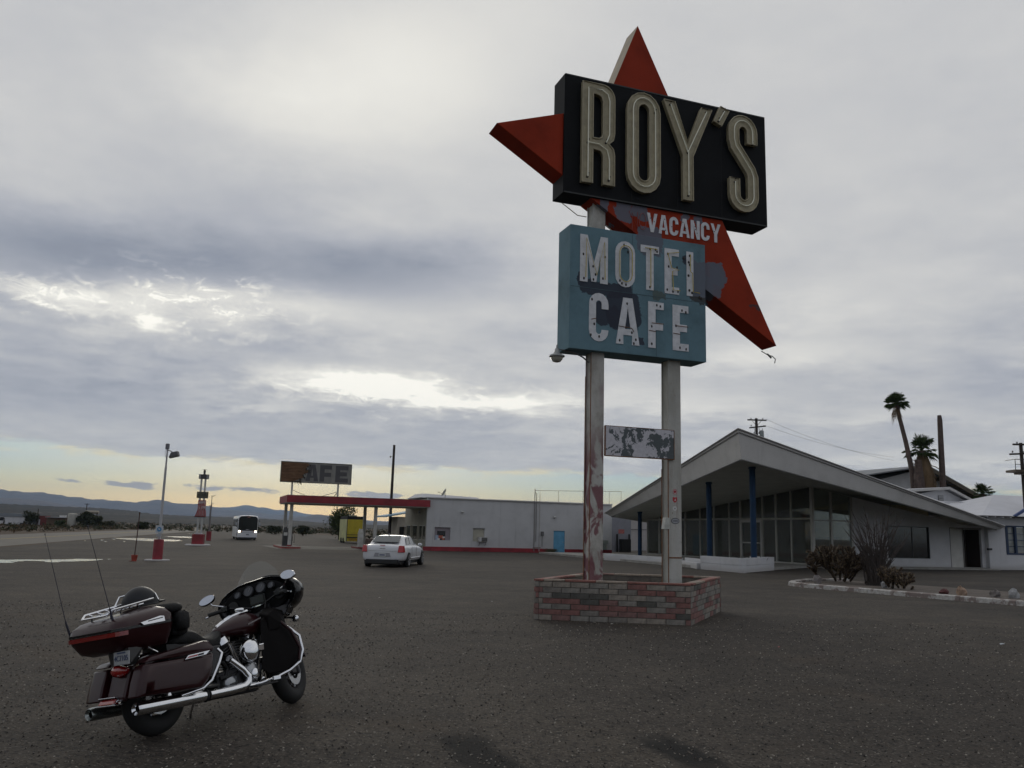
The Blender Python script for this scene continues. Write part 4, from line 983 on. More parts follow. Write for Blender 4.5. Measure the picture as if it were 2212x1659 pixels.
for a, c in zip((.1,2.4,4.7,7.0),(2.4,4.7,7.0,9.3)): MB().box(((a+c)/2,20.6,1.5),(c-a-.12,.02,2.8)).obj('rear_glass', M_glass, MO)
MB().box((4.7,20.6,.35),(9.2,.14,.5)).obj('rear_sill_wall', M_int, MO)
MB().box((4.5,8.0,.65),(1.0,5.0,1.1)).obj('counter', mat('counter_red_brown',(.12,.035,.02),.6,noise=(1.5,.3)), MO)
MB().box((2.2,1.6,1.0),(2.4,.5,1.7)).obj('display_cabinet', mat('cabinet',(.05,.05,.045),.6,noise=(2,.3)), MO)
def lounge(x_, y_, r_z):
    T = Matrix.Rotation(r_z,3,'Z'); cc = mat('lobby_chair',(.13,.05,.03),.7)
    q = MB()
    for c_, d_ in (((0,0,.42),(.6,.6,.12)),((0,.27,.72),(.6,.1,.5)),((-.27,0,.25),(.05,.5,.4)),((.27,0,.25),(.05,.5,.4))):
        v = T @ Vector(c_); q.box((v.x+x_, v.y+y_, v.z+.12), d_, r_z)
    q.obj('lobby_chair', cc, MO)
for x_, y_, r_ in ((1.6,6.2,.5),(2.2,10.2,2.2),(1.5,12.6,1.1),(2.6,14.0,-.6)): lounge(x_, y_, r_)
# blue round posts under the wing
for (px, wpx, Y) in ((315,30,66.5),(865,40,50.2),(1213,45,44.6)):
    v = P((1500+px/3.16)*.86406, 1160, Y); l = Matrix.Rotation(-A20,3,'Z') @ (Vector((v.x, v.y, 0))-C0)
    z_top = min(zl(l.x,l.y), zr(l.x,l.y)) if l.y > .75*l.x else min(zl(l.x,l.y), zr(l.x,l.y))
    MB().lathe([(.155,.0),(.155,z_top+.05)], (l.x,l.y,0), 'z', 16).obj('blue_post', M_navy, MO, smooth=True)
    MB().lathe([(.19,z_top-.10),(.19,z_top)], (l.x,l.y,0), 'z', 16).obj('post_collar', M_navy, MO)
# terrace and low white walls
TR = thing('terrace', 'low concrete terrace with white edge walls in front of the lobby', 'terrace', C0, A20)
MB().prism([(-10.1,7.6),(-10.3,-4.2),(-6.2,-4.4),(-.3,-.2),(-.3,20.5),(-9.8,20.5)], -.02, .14).obj('terrace_slab', M_conc, TR)
def lowwall(name, a, b_, h_, th, par, z0=0):
    a, b_ = Vector((*a,0)), Vector((*b_,0)); d_ = (b_-a).normalized(); n_ = Vector((-d_.y,d_.x,0))*th/2
    q = [a-n_, b_-n_, b_+n_, a+n_]; return MB().hexa([(v.x,v.y,z0-.02) for v in q]+[(v.x,v.y,z0+h_) for v in q]).obj(name, M_wall2, par, bevel=.01)
lowwall('edge_wall', (-10.25,7.7), (-9.1,.3), .42, .30, TR)
lowwall('edge_wall', (-9.1,.3), (-10.6,-4.0), .30, .32, TR); lowwall('edge_wall', (-8.8,.2), (-9.9,-3.9), .46, .24, TR)
WP = thing('white_planter', 'two course white painted block planter at the corner of the terrace', 'planter', C0, A20)
wp = [(-10.75,-4.3),(-10.7,-7.95),(-6.4,-4.65),(-6.6,-3.0)]
def courses(a, b_, th=.2):
    a, b_ = Vector((*a,0)), Vector((*b_,0)); d_ = (b_-a).normalized(); L_ = (b_-a).length; n_ = Vector((-d_.y,d_.x,0))
    for k in range(2):
        nb_ = max(1, int(L_/1.25)); 
        for i in range(nb_):
            s0, s1 = L_*i/nb_+.004, L_*(i+1)/nb_-.004; o_ = n_*(.0 if k == 0 else -.012)
            q = [a+d_*s0+o_, a+d_*s1+o_, a+d_*s1+n_*th+o_, a+d_*s0+n_*th+o_]
            MB().hexa([(v.x,v.y,.0+k*.35-(.02 if k == 0 else 0)) for v in q]+[(v.x,v.y,.345+k*.35) for v in q]).obj('block', M_wall2, WP, bevel=.008)
courses(wp[0], wp[1]); courses(wp[1], wp[2]); courses(wp[2], wp[3])
MB().add([(x_*.99,y_*.98,.5) for x_,y_ in wp], [(0,1,2,3)]).obj('planter_soil', mat('planter_soil',(.06,.05,.04),.95), WP)
q = MB(); r_ = random.Random(8)
for i in range(50):
    x_, y_ = -8.2+r_.uniform(-1,1), -5.2+r_.uniform(-.5,.5); q.tube([(x_,y_,.5),(x_+r_.uniform(-.2,.2),y_,.6+r_.uniform(.1,.25))],[.02,.006],4)
q.obj('dead_plant', mat('dead_plant',(.03,.025,.02),.9), WP)['kind'] = 'stuff'
# ---- annex on the right, with hipped white roof and blue framed window
AX = Vector((32.35,57.95,0))
AN = thing('cabin_annex', 'small white cabin with white hipped roof and blue framed window at the right edge', 'building', AX, A20)
b = MB(); wall_openings(b, -.35, 12, 0, 3.15, [(1.05,2.9,.92,2.62)], y=0, th=.2); b.obj('front_wall', M_wall2, AN)
MB().box((-.25,3.1,1.57),(.2,5.8,3.14)).obj('side_wall', M_wall2, AN)
MB().add([(-1.5,-.65,3.16),(12,-.65,3.3),(12,4,4.75),(5.0,4,4.75),(-1.5,6.8,3.16)], [(0,1,2,3),(0,3,4)]).obj('roof', mat('white_roof',(.60,.60,.62),.8,noise=(1,.08)), AN, fix=False)
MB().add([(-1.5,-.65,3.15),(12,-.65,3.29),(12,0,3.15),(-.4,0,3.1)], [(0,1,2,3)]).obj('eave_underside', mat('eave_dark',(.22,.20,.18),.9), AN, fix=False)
b = MB()
for i in range(9): 
    x_ = -1.0+i*.62
    if x_ < .9: MB().box((x_,-.35,3.10),(.06,.56,.08)).obj('rafter_tail', M_wall, AN)
MB().extr([(.95,-.66,3.22),(3.4,-.66,4.4),(3.4,-.66,4.15),(1.15,-.66,3.16)], (0,-.12,0)).obj('blue_barge_board', mat('barge_blue',(.05,.085,.22),.6), AN)
M_bfr = mat('window_blue', (.016,.036,.082), .6, noise=(3,.15))
wf = MB().box((1.975,.05,.95),(1.85,.16,.09)).box((1.975,.05,2.59),(1.85,.16,.09)).box((1.13,.05,1.77),(.2,.15,1.6)).box((1.86,.05,1.77),(.16,.15,1.6)).box((2.8,.05,1.77),(.2,.15,1.6)).obj('window_frame', M_bfr, AN)
for i in range(4):
    for a, c in ((1.24,1.77),(1.96,2.69)):
        z_ = 1.02+i*.385; MB().box(((a+c)/2,.09,z_+.185),(c-a,.01,.345)).obj('pane', mat('pale_pane',(.24,.25,.24),.12,spec=.9,noise=(2,.25)), wf)
        if i: MB().box(((a+c)/2,.07,z_-.01),(c-a,.05,.035)).obj('glazing_bar', M_bfr, wf)
MB().box((-.37,-.05,1.2),(.3,.12,.12)).obj('tap_box', M_dark, AN)
AN.scale = (1.115,)*3
# ---- white gabled building and big grey barn behind the office
GB = thing('gabled_house', 'white gabled roof with louvred vent rising behind the office', 'building', C0, A20)
MB().extr([(16.1,8,0),(16.1,8,5.25),(19.2,8,5.80),(23.4,8,4.25),(23.4,8,0)], (0,8,0)).obj('wall', M_wall2, GB)
MB().add([(15.2,7.5,5.62),(19.3,7.5,5.98),(19.3,16.5,5.98),(15.2,16.5,5.62)], [(0,1,2,3)]).add([(19.3,7.5,5.98),(23.9,7.5,4.22),(23.9,16.5,4.22),(19.3,16.5,5.98)], [(0,1,2,3)]).obj('roof', mat('white_roof',(.60,.60,.62),.8), GB, fix=False)
MB().extr([(19.3,7.45,5.98),(23.9,7.45,4.22),(23.9,7.45,4.02),(19.3,7.45,5.78)], (0,.1,0)).extr([(15.2,7.45,5.62),(19.28,7.45,5.98),(19.28,7.45,5.78),(15.2,7.45,5.42)], (0,.1,0)).obj('barge_board', M_fascia, GB)
v_ = MB().box((18.85,7.97,5.0),(.5,.05,.62)).obj('vent', mat('vent_dark',(.15,.15,.15),.8), GB)
for i in range(5): MB().box((18.85,7.93,4.76+i*.12),(.46,.05,.06),M=Matrix.Rotation(.4,3,'X')).obj('vent_slat', M_wall, v_)
LG = thing('link_building', 'low white flat roof between the gabled house and the cabin', 'building', AX, A20)
MB().box((4.6,6.2,2.1),(4.4,3.8,4.2)).obj('wall', M_wall2, LG); MB().extr([(2.2,4,3.8),(7.2,4,3.8),(7.2,8,4.45),(2.2,8,4.45)], (0,0,.06)).obj('roof', mat('white_roof',(.60,.60,.62),.8), LG)
BB = thing('barn', 'large barn with grey metal roof behind the palms', 'building', C0, A20)
MB().extr([(28.6,25,0),(28.6,25,7.7),(34.0,25,9.0),(41.2,25,6.3),(41.2,25,0)], (0,10,0)).obj('wall', mat('barn_wall',(.46,.46,.46),.85,noise=(.8,.15)), BB)
MB().extr([(26.5,23.6,8.05),(34.0,23.6,9.3),(34.0,36,9.3),(26.5,36,8.05)], (0,0,.12)).obj('roof', mat('barn_roof_grey',(.17,.18,.19),.6,noise=(1,.25)), BB)
MB().extr([(34.0,23.6,9.3),(42.4,23.6,5.9),(42.4,36,5.9),(34.0,36,9.3)], (0,0,.12)).obj('roof', mat('barn_roof_grey',(.17,.18,.19),.6), BB)
MB().extr([(34,23.5,9.28),(42.4,23.5,5.88),(42.4,23.5,5.5),(34,23.5,8.9)], (0,.1,0)).obj('barge_board', mat('weathered_wood',(.10,.085,.06),.9,noise=(2,.4)), BB)
for i in range(12):
    x_ = 34.3+i*.68; z_ = 9.2-(x_-34)*.405; MB().box((x_,24.3,z_-.22),(.09,1.3,.16)).obj('rafter', mat('weathered_wood',(.10,.085,.06),.9), BB)
LG.scale = (1.115,)*3
# ---- things seen between the station and the office
WS = thing('vending_shed', 'tall grey board wall with faint red signs between the station and the office', 'shed', G(530*0+ (1480+560/7.9)*.86406, (1240+1105/7.9)*.86406), A20)
MB().box((0,.1,1.95),(2.3,.2,3.9)).obj('wall', mat('grey_board',(.23,.235,.26),.8,noise=(1.5,.12)), WS)
MB().extr([(-.1,-.02,3.3),(.3,-.02,3.3),(.16,-.02,3.62)], (0,.02,0)).obj('red_sign', M_st_r, WS)
MB().box((.1,-.012,1.95),(.62,.02,.40)).obj('red_notice', mat('red_faded',(.34,.11,.10),.7,noise=(10,.6)), WS)
MB().box((.35,-.32,.62),(.95,.6,1.2)).obj('black_box', M_blk, WS); MB().box((-.45,-.2,.85),(.14,.1,1.7)).box((.85,-.2,.85),(.12,.1,1.7)).obj('black_post', M_blk, WS)
FWl = thing('boundary_wall', 'long pale boundary wall seen beneath the left roof wing', 'wall', (0,0,0))
v = G(1296+90, 1193); 
o_ = P((1480+730/7.9)*.86406, 1165, 92); e_ = P((1480+1500/7.9)*.86406, 1165, 98)
MB().hexa([(o_.x-.3,o_.y,0),(e_.x,e_.y,0),(e_.x,e_.y+.3,0),(o_.x-.3,o_.y+.3,0),(o_.x-.3,o_.y,3.35),(e_.x,e_.y,3.55),(e_.x,e_.y+.3,3.55),(o_.x-.3,o_.y+.3,3.35)]).obj('wall', mat('pale_wall',(.40,.38,.37),.85,noise=(.5,.12)), FWl)
MB().tube([(o_.x-.3,o_.y-.05,3.42),(e_.x,e_.y-.05,3.62)],.07,5).obj('coping', mat('coping_dark',(.05,.05,.04),.9), FWl); MB().tube([(o_.x-.3,o_.y-.1,2.2),(e_.x,e_.y-.1,2.3)],.03,5).obj('pipe', M_dark, FWl)
# ---------------------------------------------------------------- vehicles and street furniture
def text(txt, size, name, mt, parent, M, depth=.01, sx=1.0, align='CENTER'):
    cu = bpy.data.curves.new(name, 'FONT'); cu.body = txt; cu.size = size; cu.extrude = depth/2; cu.align_x = align; cu.align_y = 'CENTER'
    tmp = bpy.data.objects.new('tmp', cu); COL.objects.link(tmp)
    dg = bpy.context.evaluated_depsgraph_get(); me = bpy.data.meshes.new_from_object(tmp.evaluated_get(dg))
    bpy.data.objects.remove(tmp); bpy.data.curves.remove(cu)
    me.transform(M @ Matrix(((sx,0,0,0),(0,0,-1,0),(0,1,0,0),(0,0,0,1)))); me.name = name; me.materials.clear(); me.materials.append(mt)
    for p in me.polygons: p.material_index = 0
    o = bpy.data.objects.new(name, me); COL.objects.link(o); o.parent = parent; return o
M_carw = mat('white_car_paint', (.66,.67,.69), .25, coat=.6)
M_cglass = mat('car_glass', (.03,.04,.042), .05, spec=1.0)
M_rub = mat('tyre_rubber', (.012,.012,.012), .75)
M_rim = mat('alloy', (.40,.40,.41), .3, metal=.8)
M_chr = mat('chrome', (.80,.81,.83), .10, metal=1.0)
M_tail = mat('tail_light_red', (.42,.012,.016), .2, coat=.5)
M_blkp = mat('black_plastic', (.012,.012,.013), .5)
CA = thing('parked_car', 'white four door sedan parked on the gravel, seen from behind', 'car', (-5.36,39.15,0), R(84.5)); CA.scale = (1,1,.955)
def sec(x, w, zb, zt, zs, w2, tb=None):
    h = [(0,zb),(w*.80,zb),(w*.96,zb+.07),(w,zb+.22),(w*1.0,(zb+zs)*.5+.08),(w*.975,zs-.05),(w2,zs+.01),(w2*.80,zt-.012),(0,zt)]
    L = [(x, y, z) for y, z in h]; return L + [(x, -y, z) for y, z in h[-2:0:-1]]
st_ = [(-1.07,.70,.36,.86,.80,.58),(-1.03,.86,.30,.98,.92,.70),(-.93,.92,.26,1.05,.97,.78),(-.55,.945,.24,1.06,.985,.82),(0,.95,.24,1.05,.99,.84),(.8,.95,.22,1.02,.98,.86),(1.8,.95,.22,1.01,.965,.86),(2.5,.95,.22,1.0,.95,.84),(3.1,.945,.23,.95,.90,.80),(3.6,.92,.25,.88,.82,.74),(3.85,.82,.28,.80,.74,.66),(3.93,.62,.34,.70,.66,.5)]
body = MB().loft([sec(*s) for s in st_]).obj('body', M_carw, CA, smooth=True, sub=1)
# greenhouse
def gs(x, w0, w1, z0, z1): return [(x[0], w0, z0), (x[1], w1, z1), (x[1], w1*.55, z1+.045), (x[1], -w1*.55, z1+.045), (x[1], -w1, z1), (x[0], -w0, z0)]
gl = [((-.62,-.40),.70,.66,1.02,1.10),((-.30,.12),.80,.665,1.0,1.33),((.25,.45),.83,.67,.98,1.405),((1.3,1.25),.84,.67,.97,1.41),((1.9,1.62),.83,.66,.97,1.37),((2.62,2.25),.76,.62,.96,1.10)]
gh = MB().loft([gs(*g_) for g_ in gl], closed=True).obj('roof', M_carw, CA, smooth=True)
q = MB()   # windows sit proud of the roof shell
def win(name, pts, off, mt=M_cglass):
    off = Vector(off); MB().extr([Vector(p_)+off for p_ in pts], off*.5).obj(name, mt, CA)
win('rear_window', [(-.545,.60,1.075),(-.545,-.60,1.075),(.05,-.57,1.345),(.05,.57,1.345)], (-.022,0,.05))
win('windscreen', [(2.52,.62,1.04),(2.52,-.62,1.04),(1.72,-.55,1.385),(1.72,.55,1.385)], (.03,0,.05))
for s in (-1,1):
    win('side_window', [(-.02,.792*s,1.035),(.62,.805*s,1.02),(.66,.695*s,1.355),(.30,.69*s,1.345)], (0,.022*s,.008))
    win('side_window', [(.72,.805*s,1.02),(1.62,.80*s,1.02),(1.38,.69*s,1.35),(.74,.695*s,1.355)], (0,.022*s,.008))
    win('side_window', [(1.70,.79*s,1.02),(2.16,.765*s,1.02),(1.5,.69*s,1.34)], (0,.022*s,.008))
    tl = MB().hexa([(-1.14,.69*s,.69),(-1.03,.93*s,.69),(-.80,.965*s,.69),(-.95,.66*s,.69),(-1.09,.72*s,1.0),(-.99,.895*s,1.0),(-.80,.915*s,1.0),(-.9,.72*s,1.0)]).obj('tail_light', M_tail, CA, bevel=.02)
    MB().box((-1.075,.725*s,.84),(.02,.02,.24)).obj('chrome_edge', M_chr, tl)
    for wx in (0, 3.05):
        MB().lathe([(.385,-.01),(.385,.03)], (wx,.93*s,.355), 'y', 28).obj('wheel_arch', M_blkp, CA)
        t_ = MB().lathe([(.23,-.11),(.32,-.11),(.345,-.07),(.345,.07),(.32,.11),(.23,.11)], (wx,.875*s,.345), 'y', 28).obj('wheel', M_rub, CA, smooth=True)
        r_ = MB().lathe([(.24,.0),(.245,.115),(.225,.115),(.21,.07)], (wx,.875*s,.345), 'y', 28, M=Matrix.Diagonal((1,s,1)))
        for k in range(7):
            a = 2*math.pi*k/7; r_.tube([(wx,.875*s+.085*s,.345),(wx+.22*math.cos(a),.875*s+.105*s,.345+.22*math.sin(a))],.022,5)
        r_.lathe([(.06,.0),(.06,.115),(.03,.12)], (wx,.875*s,.345), 'y', 12, M=Matrix.Diagonal((1,s,1))); r_.obj('rim', M_rim, t_)
        MB().lathe([(.235,.01),(.235,.055)], (wx,.875*s,.345), 'y', 24, M=Matrix.Diagonal((1,s,1))).obj('wheel_disc', mat('brake_dark',(.03,.03,.03),.5), t_)
    MB().tube([(.0+.05,.955*s,.42),(2.6,.955*s,.42)],.016,5).obj('sill_moulding', M_carw, CA)
    m_ = MB().ball((2.0,1.04*s,1.03), (.08,.11,.07), 10, 6).obj('door_mirror', M_carw, CA, smooth=True)
    MB().box((1.945,1.045*s,1.03),(.01,.17,.10)).obj('mirror_glass', M_chr, m_)
    for hx in (.55,1.55): MB().box((hx,.952*s,.86),(.18,.02,.03)).obj('door_handle', M_chr, CA)
    for hx in (.68,1.68): MB().box((hx,.9515*s,.66),(.006,.006,.58)).obj('door_gap', M_blkp, CA)
MB().box((-1.045,0,.27),(.14,1.42,.20)).box((1.5,0,.2),(5.0,1.6,.12)).obj('lower_bumper', M_blkp, CA, bevel=.02)
MB().box((-.80,0,.22),(.5,1.3,.1)).obj('underbody', M_blkp, CA)
MB().box((-1.062,0,1.0),(.03,.22,.03)).obj('brake_light', M_tail, CA)
MB().box((-1.078,0,.86),(.008,.26,.022)).obj('badge', M_chr, CA)
MB().extr([(-1.083,-.38,.49),(-1.083,.38,.49),(-1.083,.32,.66),(-1.083,-.32,.66)], (.03,0,0)).obj('plate_recess', mat('recess_grey',(.30,.30,.32),.5), CA)
lp = MB().box((-1.092,0,.565),(.012,.31,.14)).obj('number_plate', mat('plate_white',(.55,.56,.56),.4), CA)
MB().box((-1.099,0,.565),(.003,.24,.06)).obj('plate_number', mat('plate_ink',(.10,.12,.20),.5), lp)
MB().box((-1.07,0,.745),(.01,1.25,.006)).obj('boot_gap', M_blkp, CA)
MB().hexa([(-.02,-.02,1.42),(.12,-.02,1.44),(.12,.02,1.44),(-.02,.02,1.42),(.03,-.006,1.52),(.06,-.006,1.52),(.06,.006,1.52),(.03,.006,1.52)]).obj('antenna_fin', M_carw, CA)
# ---- coach
BU = thing('coach', 'white coach with black windscreen and both headlights lit, facing the camera', 'bus', (-28.45,95,0), math.atan2(.354,.935))
M_bus = mat('coach_white', (.58,.59,.62), .35, coat=.3)
b = MB(); hw, hh = 1.06, 2.66
def bsec(y, ins, top): return [(-hw+ins,y,.30),(hw-ins,y,.30),(hw-ins*.5,y,.6),(hw-ins*.3,y,top-.25),(hw-ins-.10,y,top-.06),(hw*.5,y,top),(-hw*.5,y,top),(-hw+ins+.10,y,top-.06),(-hw+ins*.3,y,top-.25),(-hw+ins*.5,y,.6)]
b.loft([bsec(-.06,.10,hh-.10), bsec(.06,.03,hh-.02), bsec(.3,0,hh), bsec(9.4,0,hh), bsec(9.6,.06,hh-.06)]).obj('body', M_bus, BU, smooth=True)
MB().extr([(-.97,-.08,1.02),(.97,-.08,1.02),(1.0,-.08,1.3),(.98,-.08,2.35),(.80,-.08,2.56),(0,-.08,2.62),(-.80,-.08,2.56),(-.98,-.08,2.35),(-1.0,-.08,1.3)], (0,.05,0)).obj('windscreen', mat('coach_glass',(.012,.014,.014),.12,spec=.4), BU)
MB().box((-1.066,1.3,1.85),(.02,2.2,.9)).box((-1.066,5.8,1.85),(.02,6.4,.8)).obj('side_window', M_cglass, BU)
MB().extr([(-1.075,.15,1.25),(-1.075,.9,1.05),(-1.075,.9,1.1),(-1.075,.15,1.95)], (.02,0,0)).obj('driver_window', M_cglass, BU)
MB().box((-1.068,.55,.62),(.02,.55,.30)).obj('luggage_vent', mat('vent_black',(.03,.03,.02),.6), BU)
M_hl = mat('headlight_lit', (1,1,.9), .3, emit=(1.0,.93,.70), estr=14)
for s in (-1,1):
    MB().ball((.84*s,-.08,.94), (.10,.05,.085), 12, 8).obj('headlight', M_hl, BU, smooth=True)
    MB().box((.66*s,-.085,.93),(.18,.03,.07)).obj('indicator', mat('amber',(.5,.12,.02),.3), BU)
    MB().tube([(.95*s,-.03,2.1),(1.18*s,-.2,2.12),(1.22*s,-.2,1.9)],.025,6).obj('mirror_arm', M_blkp, BU)
    MB().box((1.24*s,-.2,1.75),(.16,.08,.34)).obj('mirror', mat('mirror_grey',(.30,.32,.34),.3), BU, bevel=.02)
    for wy in (1.6,7.5): MB().lathe([(.37,-.12),(.40,0),(.37,.12)], (.92*s,wy,.40), 'y', 20, M=Matrix.Rotation(R(90),3,'Z')).obj('wheel', M_rub, BU)
MB().box((0,.05,.22),(1.8,.3,.18)).box((0,4.5,.25),(1.9,9,.14)).obj('underside', M_blkp, BU)
MB().box((.02,-.075,.60),(.30,.02,.09)).obj('number_plate', mat('plate_dark',(.08,.08,.10),.5), BU)
MB().box((0,-.075,.82),(1.3,.01,.012)).obj('bumper_seam', M_blkp, BU)
MB().tube([(-.16,-.095,1.12),(-.1,-.095,1.16),(.0,-.095,1.11),(.16,-.095,1.10)],.016,5).obj('emblem', M_chr, BU)
MB().box((.05,-.095,2.47),(.28,.01,.05)).obj('route_sign', mat('route_red',(.30,.12,.10),.5), BU)
for x_ in (-.18,0,.18): MB().box((x_,-.1,2.58),(.05,.02,.025)).obj('marker_light', mat('amber',(.5,.12,.02),.3), BU)
# ---- yellow food trailer
FT = thing('food_trailer', 'yellow food trailer with black top parked behind the station canopy', 'trailer', (-17.2,92.6,0), A20)
M_yw = mat('trailer_yellow', (.42,.335,.018), .45, noise=(2,.15))
MB().box((1.0,2.35,1.35),(2.0,4.7,2.3)).obj('body', M_yw, FT, bevel=.04)
MB().box((1.0,2.3,2.66),(1.96,4.5,.36)).obj('black_top', M_blk, FT, bevel=.03)
MB().box((1.0,2.35,2.90),(.7,1.0,.16)).obj('roof_vent', mat('vent_olive',(.16,.18,.13),.6), FT)
MB().box((.02,2.35,1.35),(.06,4.74,2.34)).obj('side_panel', mat('trailer_pale',(.40,.40,.18),.6,noise=(1.4,.3)), FT)
for x_ in (.03,1.97): MB().box((x_,-.01,1.35),(.06,.04,2.34)).obj('corner_trim', M_blkp, FT)
MB().box((1.0,-.04,.62),(1.9,.06,.10)).box((1.0,-.015,.9),(1.94,.03,.05)).obj('counter_rail', M_blkp, FT)
q = MB(); r_ = random.Random(2)
for i in range(12): q.box((.35+i*.12,-.012,.38+r_.uniform(-.04,.04)),(.05,.02,r_.uniform(.12,.3)),M=Matrix.Rotation(r_.uniform(-.5,.5),3,'Y'))
q.obj('painted_letters', mat('trailer_letter',(.30,.08,.02),.6), FT)['kind'] = 'stuff'
for s_ in (1.6,3.1): MB().lathe([(.26,-.1),(.28,0),(.26,.1)], (.0,s_,.28), 'x', 18).obj('wheel', M_rub, FT)
# ---- lamp post with notice
def lamp_post():
    t = thing('lamp_post', 'tall white lamp post on red concrete base with blue and white notice', 'lamp post', (-15.72,39.3,0))
    MB().lathe([(.54,-.02),(.54,.035),(.50,.05)], n=28).obj('white_disc', M_wall2, t)
    MB().lathe([(.215,.04),(.215,.92),(.205,.94)], n=24).obj('red_base', M_redbase, t, smooth=True)
    MB().lathe([(.065,.9),(.06,2.0),(.052,4.2)], n=12).lathe([(.04,4.18),(.036,5.0)], n=10).obj('pole', mat('pole_white',(.40,.40,.41),.5,noise=(2,.15)), t, smooth=True)
    n_ = MB().box((.0,-.075,1.38),(.34,.02,.34)).obj('notice', mat('notice_white',(.48,.50,.52),.5), t)
    MB().lathe([(.105,0),(.105,.006)], (.0,-.089,1.38), 'y', 24).obj('notice_disc', mat('notice_blue',(.06,.22,.42),.5), n_)
    MB().box((.01,-.095,1.385),(.05,.003,.05)).box((-.03,-.095,1.40),(.03,.003,.03)).obj('notice_symbol', M_st_w, n_)
    MB().box((.0,-.08,1.12),(.22,.015,.12)).obj('lower_notice', mat('notice_pale',(.36,.37,.38),.6), t)
    MB().box((-.01,0,5.13),(.15,.15,.26)).obj('control_box', mat('box_grey',(.16,.16,.18),.5), t, bevel=.02)
    MB().tube([(0,0,4.95),(.14,0,4.93),(.26,-.02,4.86)],.022,6).tube([(-.06,0,5.0),(-.1,0,4.8),(-.02,0,4.55)],.008,4).obj('arm', M_dark, t)
    h = MB().hexa([(.12,-.15,4.62),(.55,-.15,4.72),(.55,.15,4.72),(.12,.15,4.62),(.20,-.12,4.86),(.50,-.12,4.93),(.50,.12,4.93),(.20,.12,4.86)]).obj('lamp_head', mat('lamp_bronze',(.085,.085,.09),.4), t, bevel=.03)
    MB().extr([(.14,-.13,4.615),(.53,-.13,4.71),(.53,.13,4.71),(.14,.13,4.615)], (0,0,-.02)).obj('lamp_glass', mat('lamp_lens',(.20,.20,.19),.2), h)
    return t
lamp_post()
# ---- price sign
PS = thing('price_sign', 'slim fuel price tower with white posts on red block and red price boards', 'sign', (-23.94,67.4,0), R(6))
MB().lathe([(.95,-.02),(.95,.05),(.85,.10)], n=28).obj('white_disc', M_wall2, PS)
MB().box((0,0,.47),(.84,.6,.78)).obj('red_base', M_redbase, PS, bevel=.02)
MB().box((.0,0,.90),(.5,.4,.10)).obj('cap', M_wall2, PS)
M_pw = mat('tower_white', (.42,.42,.41), .6, noise=(2,.15))
for x_ in (-.15,.15): MB().box((x_+.02,0,3.05),(.12,.12,4.2)).obj('post', M_pw, PS)
MB().extr([(-.40,-.08,2.2),(.42,-.08,2.2),(.37,-.08,2.7),(-.24,-.08,2.7)], (0,.14,0)).obj('price_board', mat('price_red',(.27,.035,.035),.6,noise=(4,.2)), PS)
pb = MB().box((.055,-.01,3.08),(.56,.16,.76)).obj('price_board', mat('price_red',(.27,.035,.035),.6), PS)
MB().extr([(-.30,-.09,2.28),(.34,-.09,2.28),(.30,-.09,2.68),(-.20,-.09,2.68)], (0,.02,0)).obj('price_strip', mat('price_pink',(.34,.22,.22),.6), PS)
for z_, tx, sx_ in ((3.25,'499',1),(2.88,'539',1)): text(tx, .42, 'price_digits', M_st_w, PS, Matrix.Translation((.07,-.10,z_)), sx=.85)
text('531', .42, 'price_digits', M_st_r, PS, Matrix.Translation((.05,-.12,2.47)), sx=.95)
MB().box((0,0,2.18),(.86,.2,.06)).obj('dark_ledge', M_dark, PS)
rpb = MB().box((.04,0,3.87),(.84,.16,.50)).obj('name_box', mat('olive_board',(.085,.085,.06),.6), PS)
MB().box((.04,-.085,3.98),(.82,.01,.24)).obj('name_strip', mat('black_strip',(.015,.02,.015),.5), rpb)
text("ROY'S", .25, 'name_text', mat('pale_olive',(.33,.33,.24),.6), rpb, Matrix.Translation((.04,-.095,3.98)), sx=1.1)
MB().box((.03,0,5.29),(.74,.2,.36)).obj('top_box', mat('top_box_dark',(.06,.06,.06),.6,noise=(9,.6)), PS)
MB().box((-.26,-.105,5.29),(.14,.01,.30)).box((.32,-.105,5.29),(.14,.01,.30)).obj('top_box_panel', mat('top_box_pale',(.26,.26,.26),.5), PS)
MB().lathe([(.10,5.47),(.06,5.58),(.11,5.66),(.07,5.74),(.08,5.82)], (.05,0,0), n=10).tube([(-.12,0,5.84),(.22,0,5.84)],.014,5).obj('finial', M_dark, PS)
t = thing('roadside_lamp', 'thin distant pole with red base and small double lamp right of the price tower', 'lamp post', (-29.95,87.2,0))
MB().lathe([(.24,-.02),(.24,.92)], n=14).obj('red_base', M_redbase, t); MB().lathe([(.05,.9),(.03,4.45)], n=8).obj('pole', mat('pole_dark',(.13,.12,.12),.6), t)
MB().tube([(-.08,0,4.42),(.18,0,4.42),(.32,0,4.50)],.028,5).obj('arm', M_dark, t)
for i, (px, pz) in enumerate(((462,2.3),(486,3.0))):
    t = thing('far_pole', 'thin far pole beside the highway, %s of a pair' % ('left' if i == 0 else 'right'), 'pole', P((460+px/7.54)*.86406, 1140, 140).xy.to_3d())
    MB().tube([(0,0,0),(0,0,4.6+i*.3)],.05,5).tube([(-.2,0,4.5+i*.3),(.3,0,4.55+i*.3)],.035,4).obj('pole', mat('pole_dark',(.13,.12,.12),.6), t)
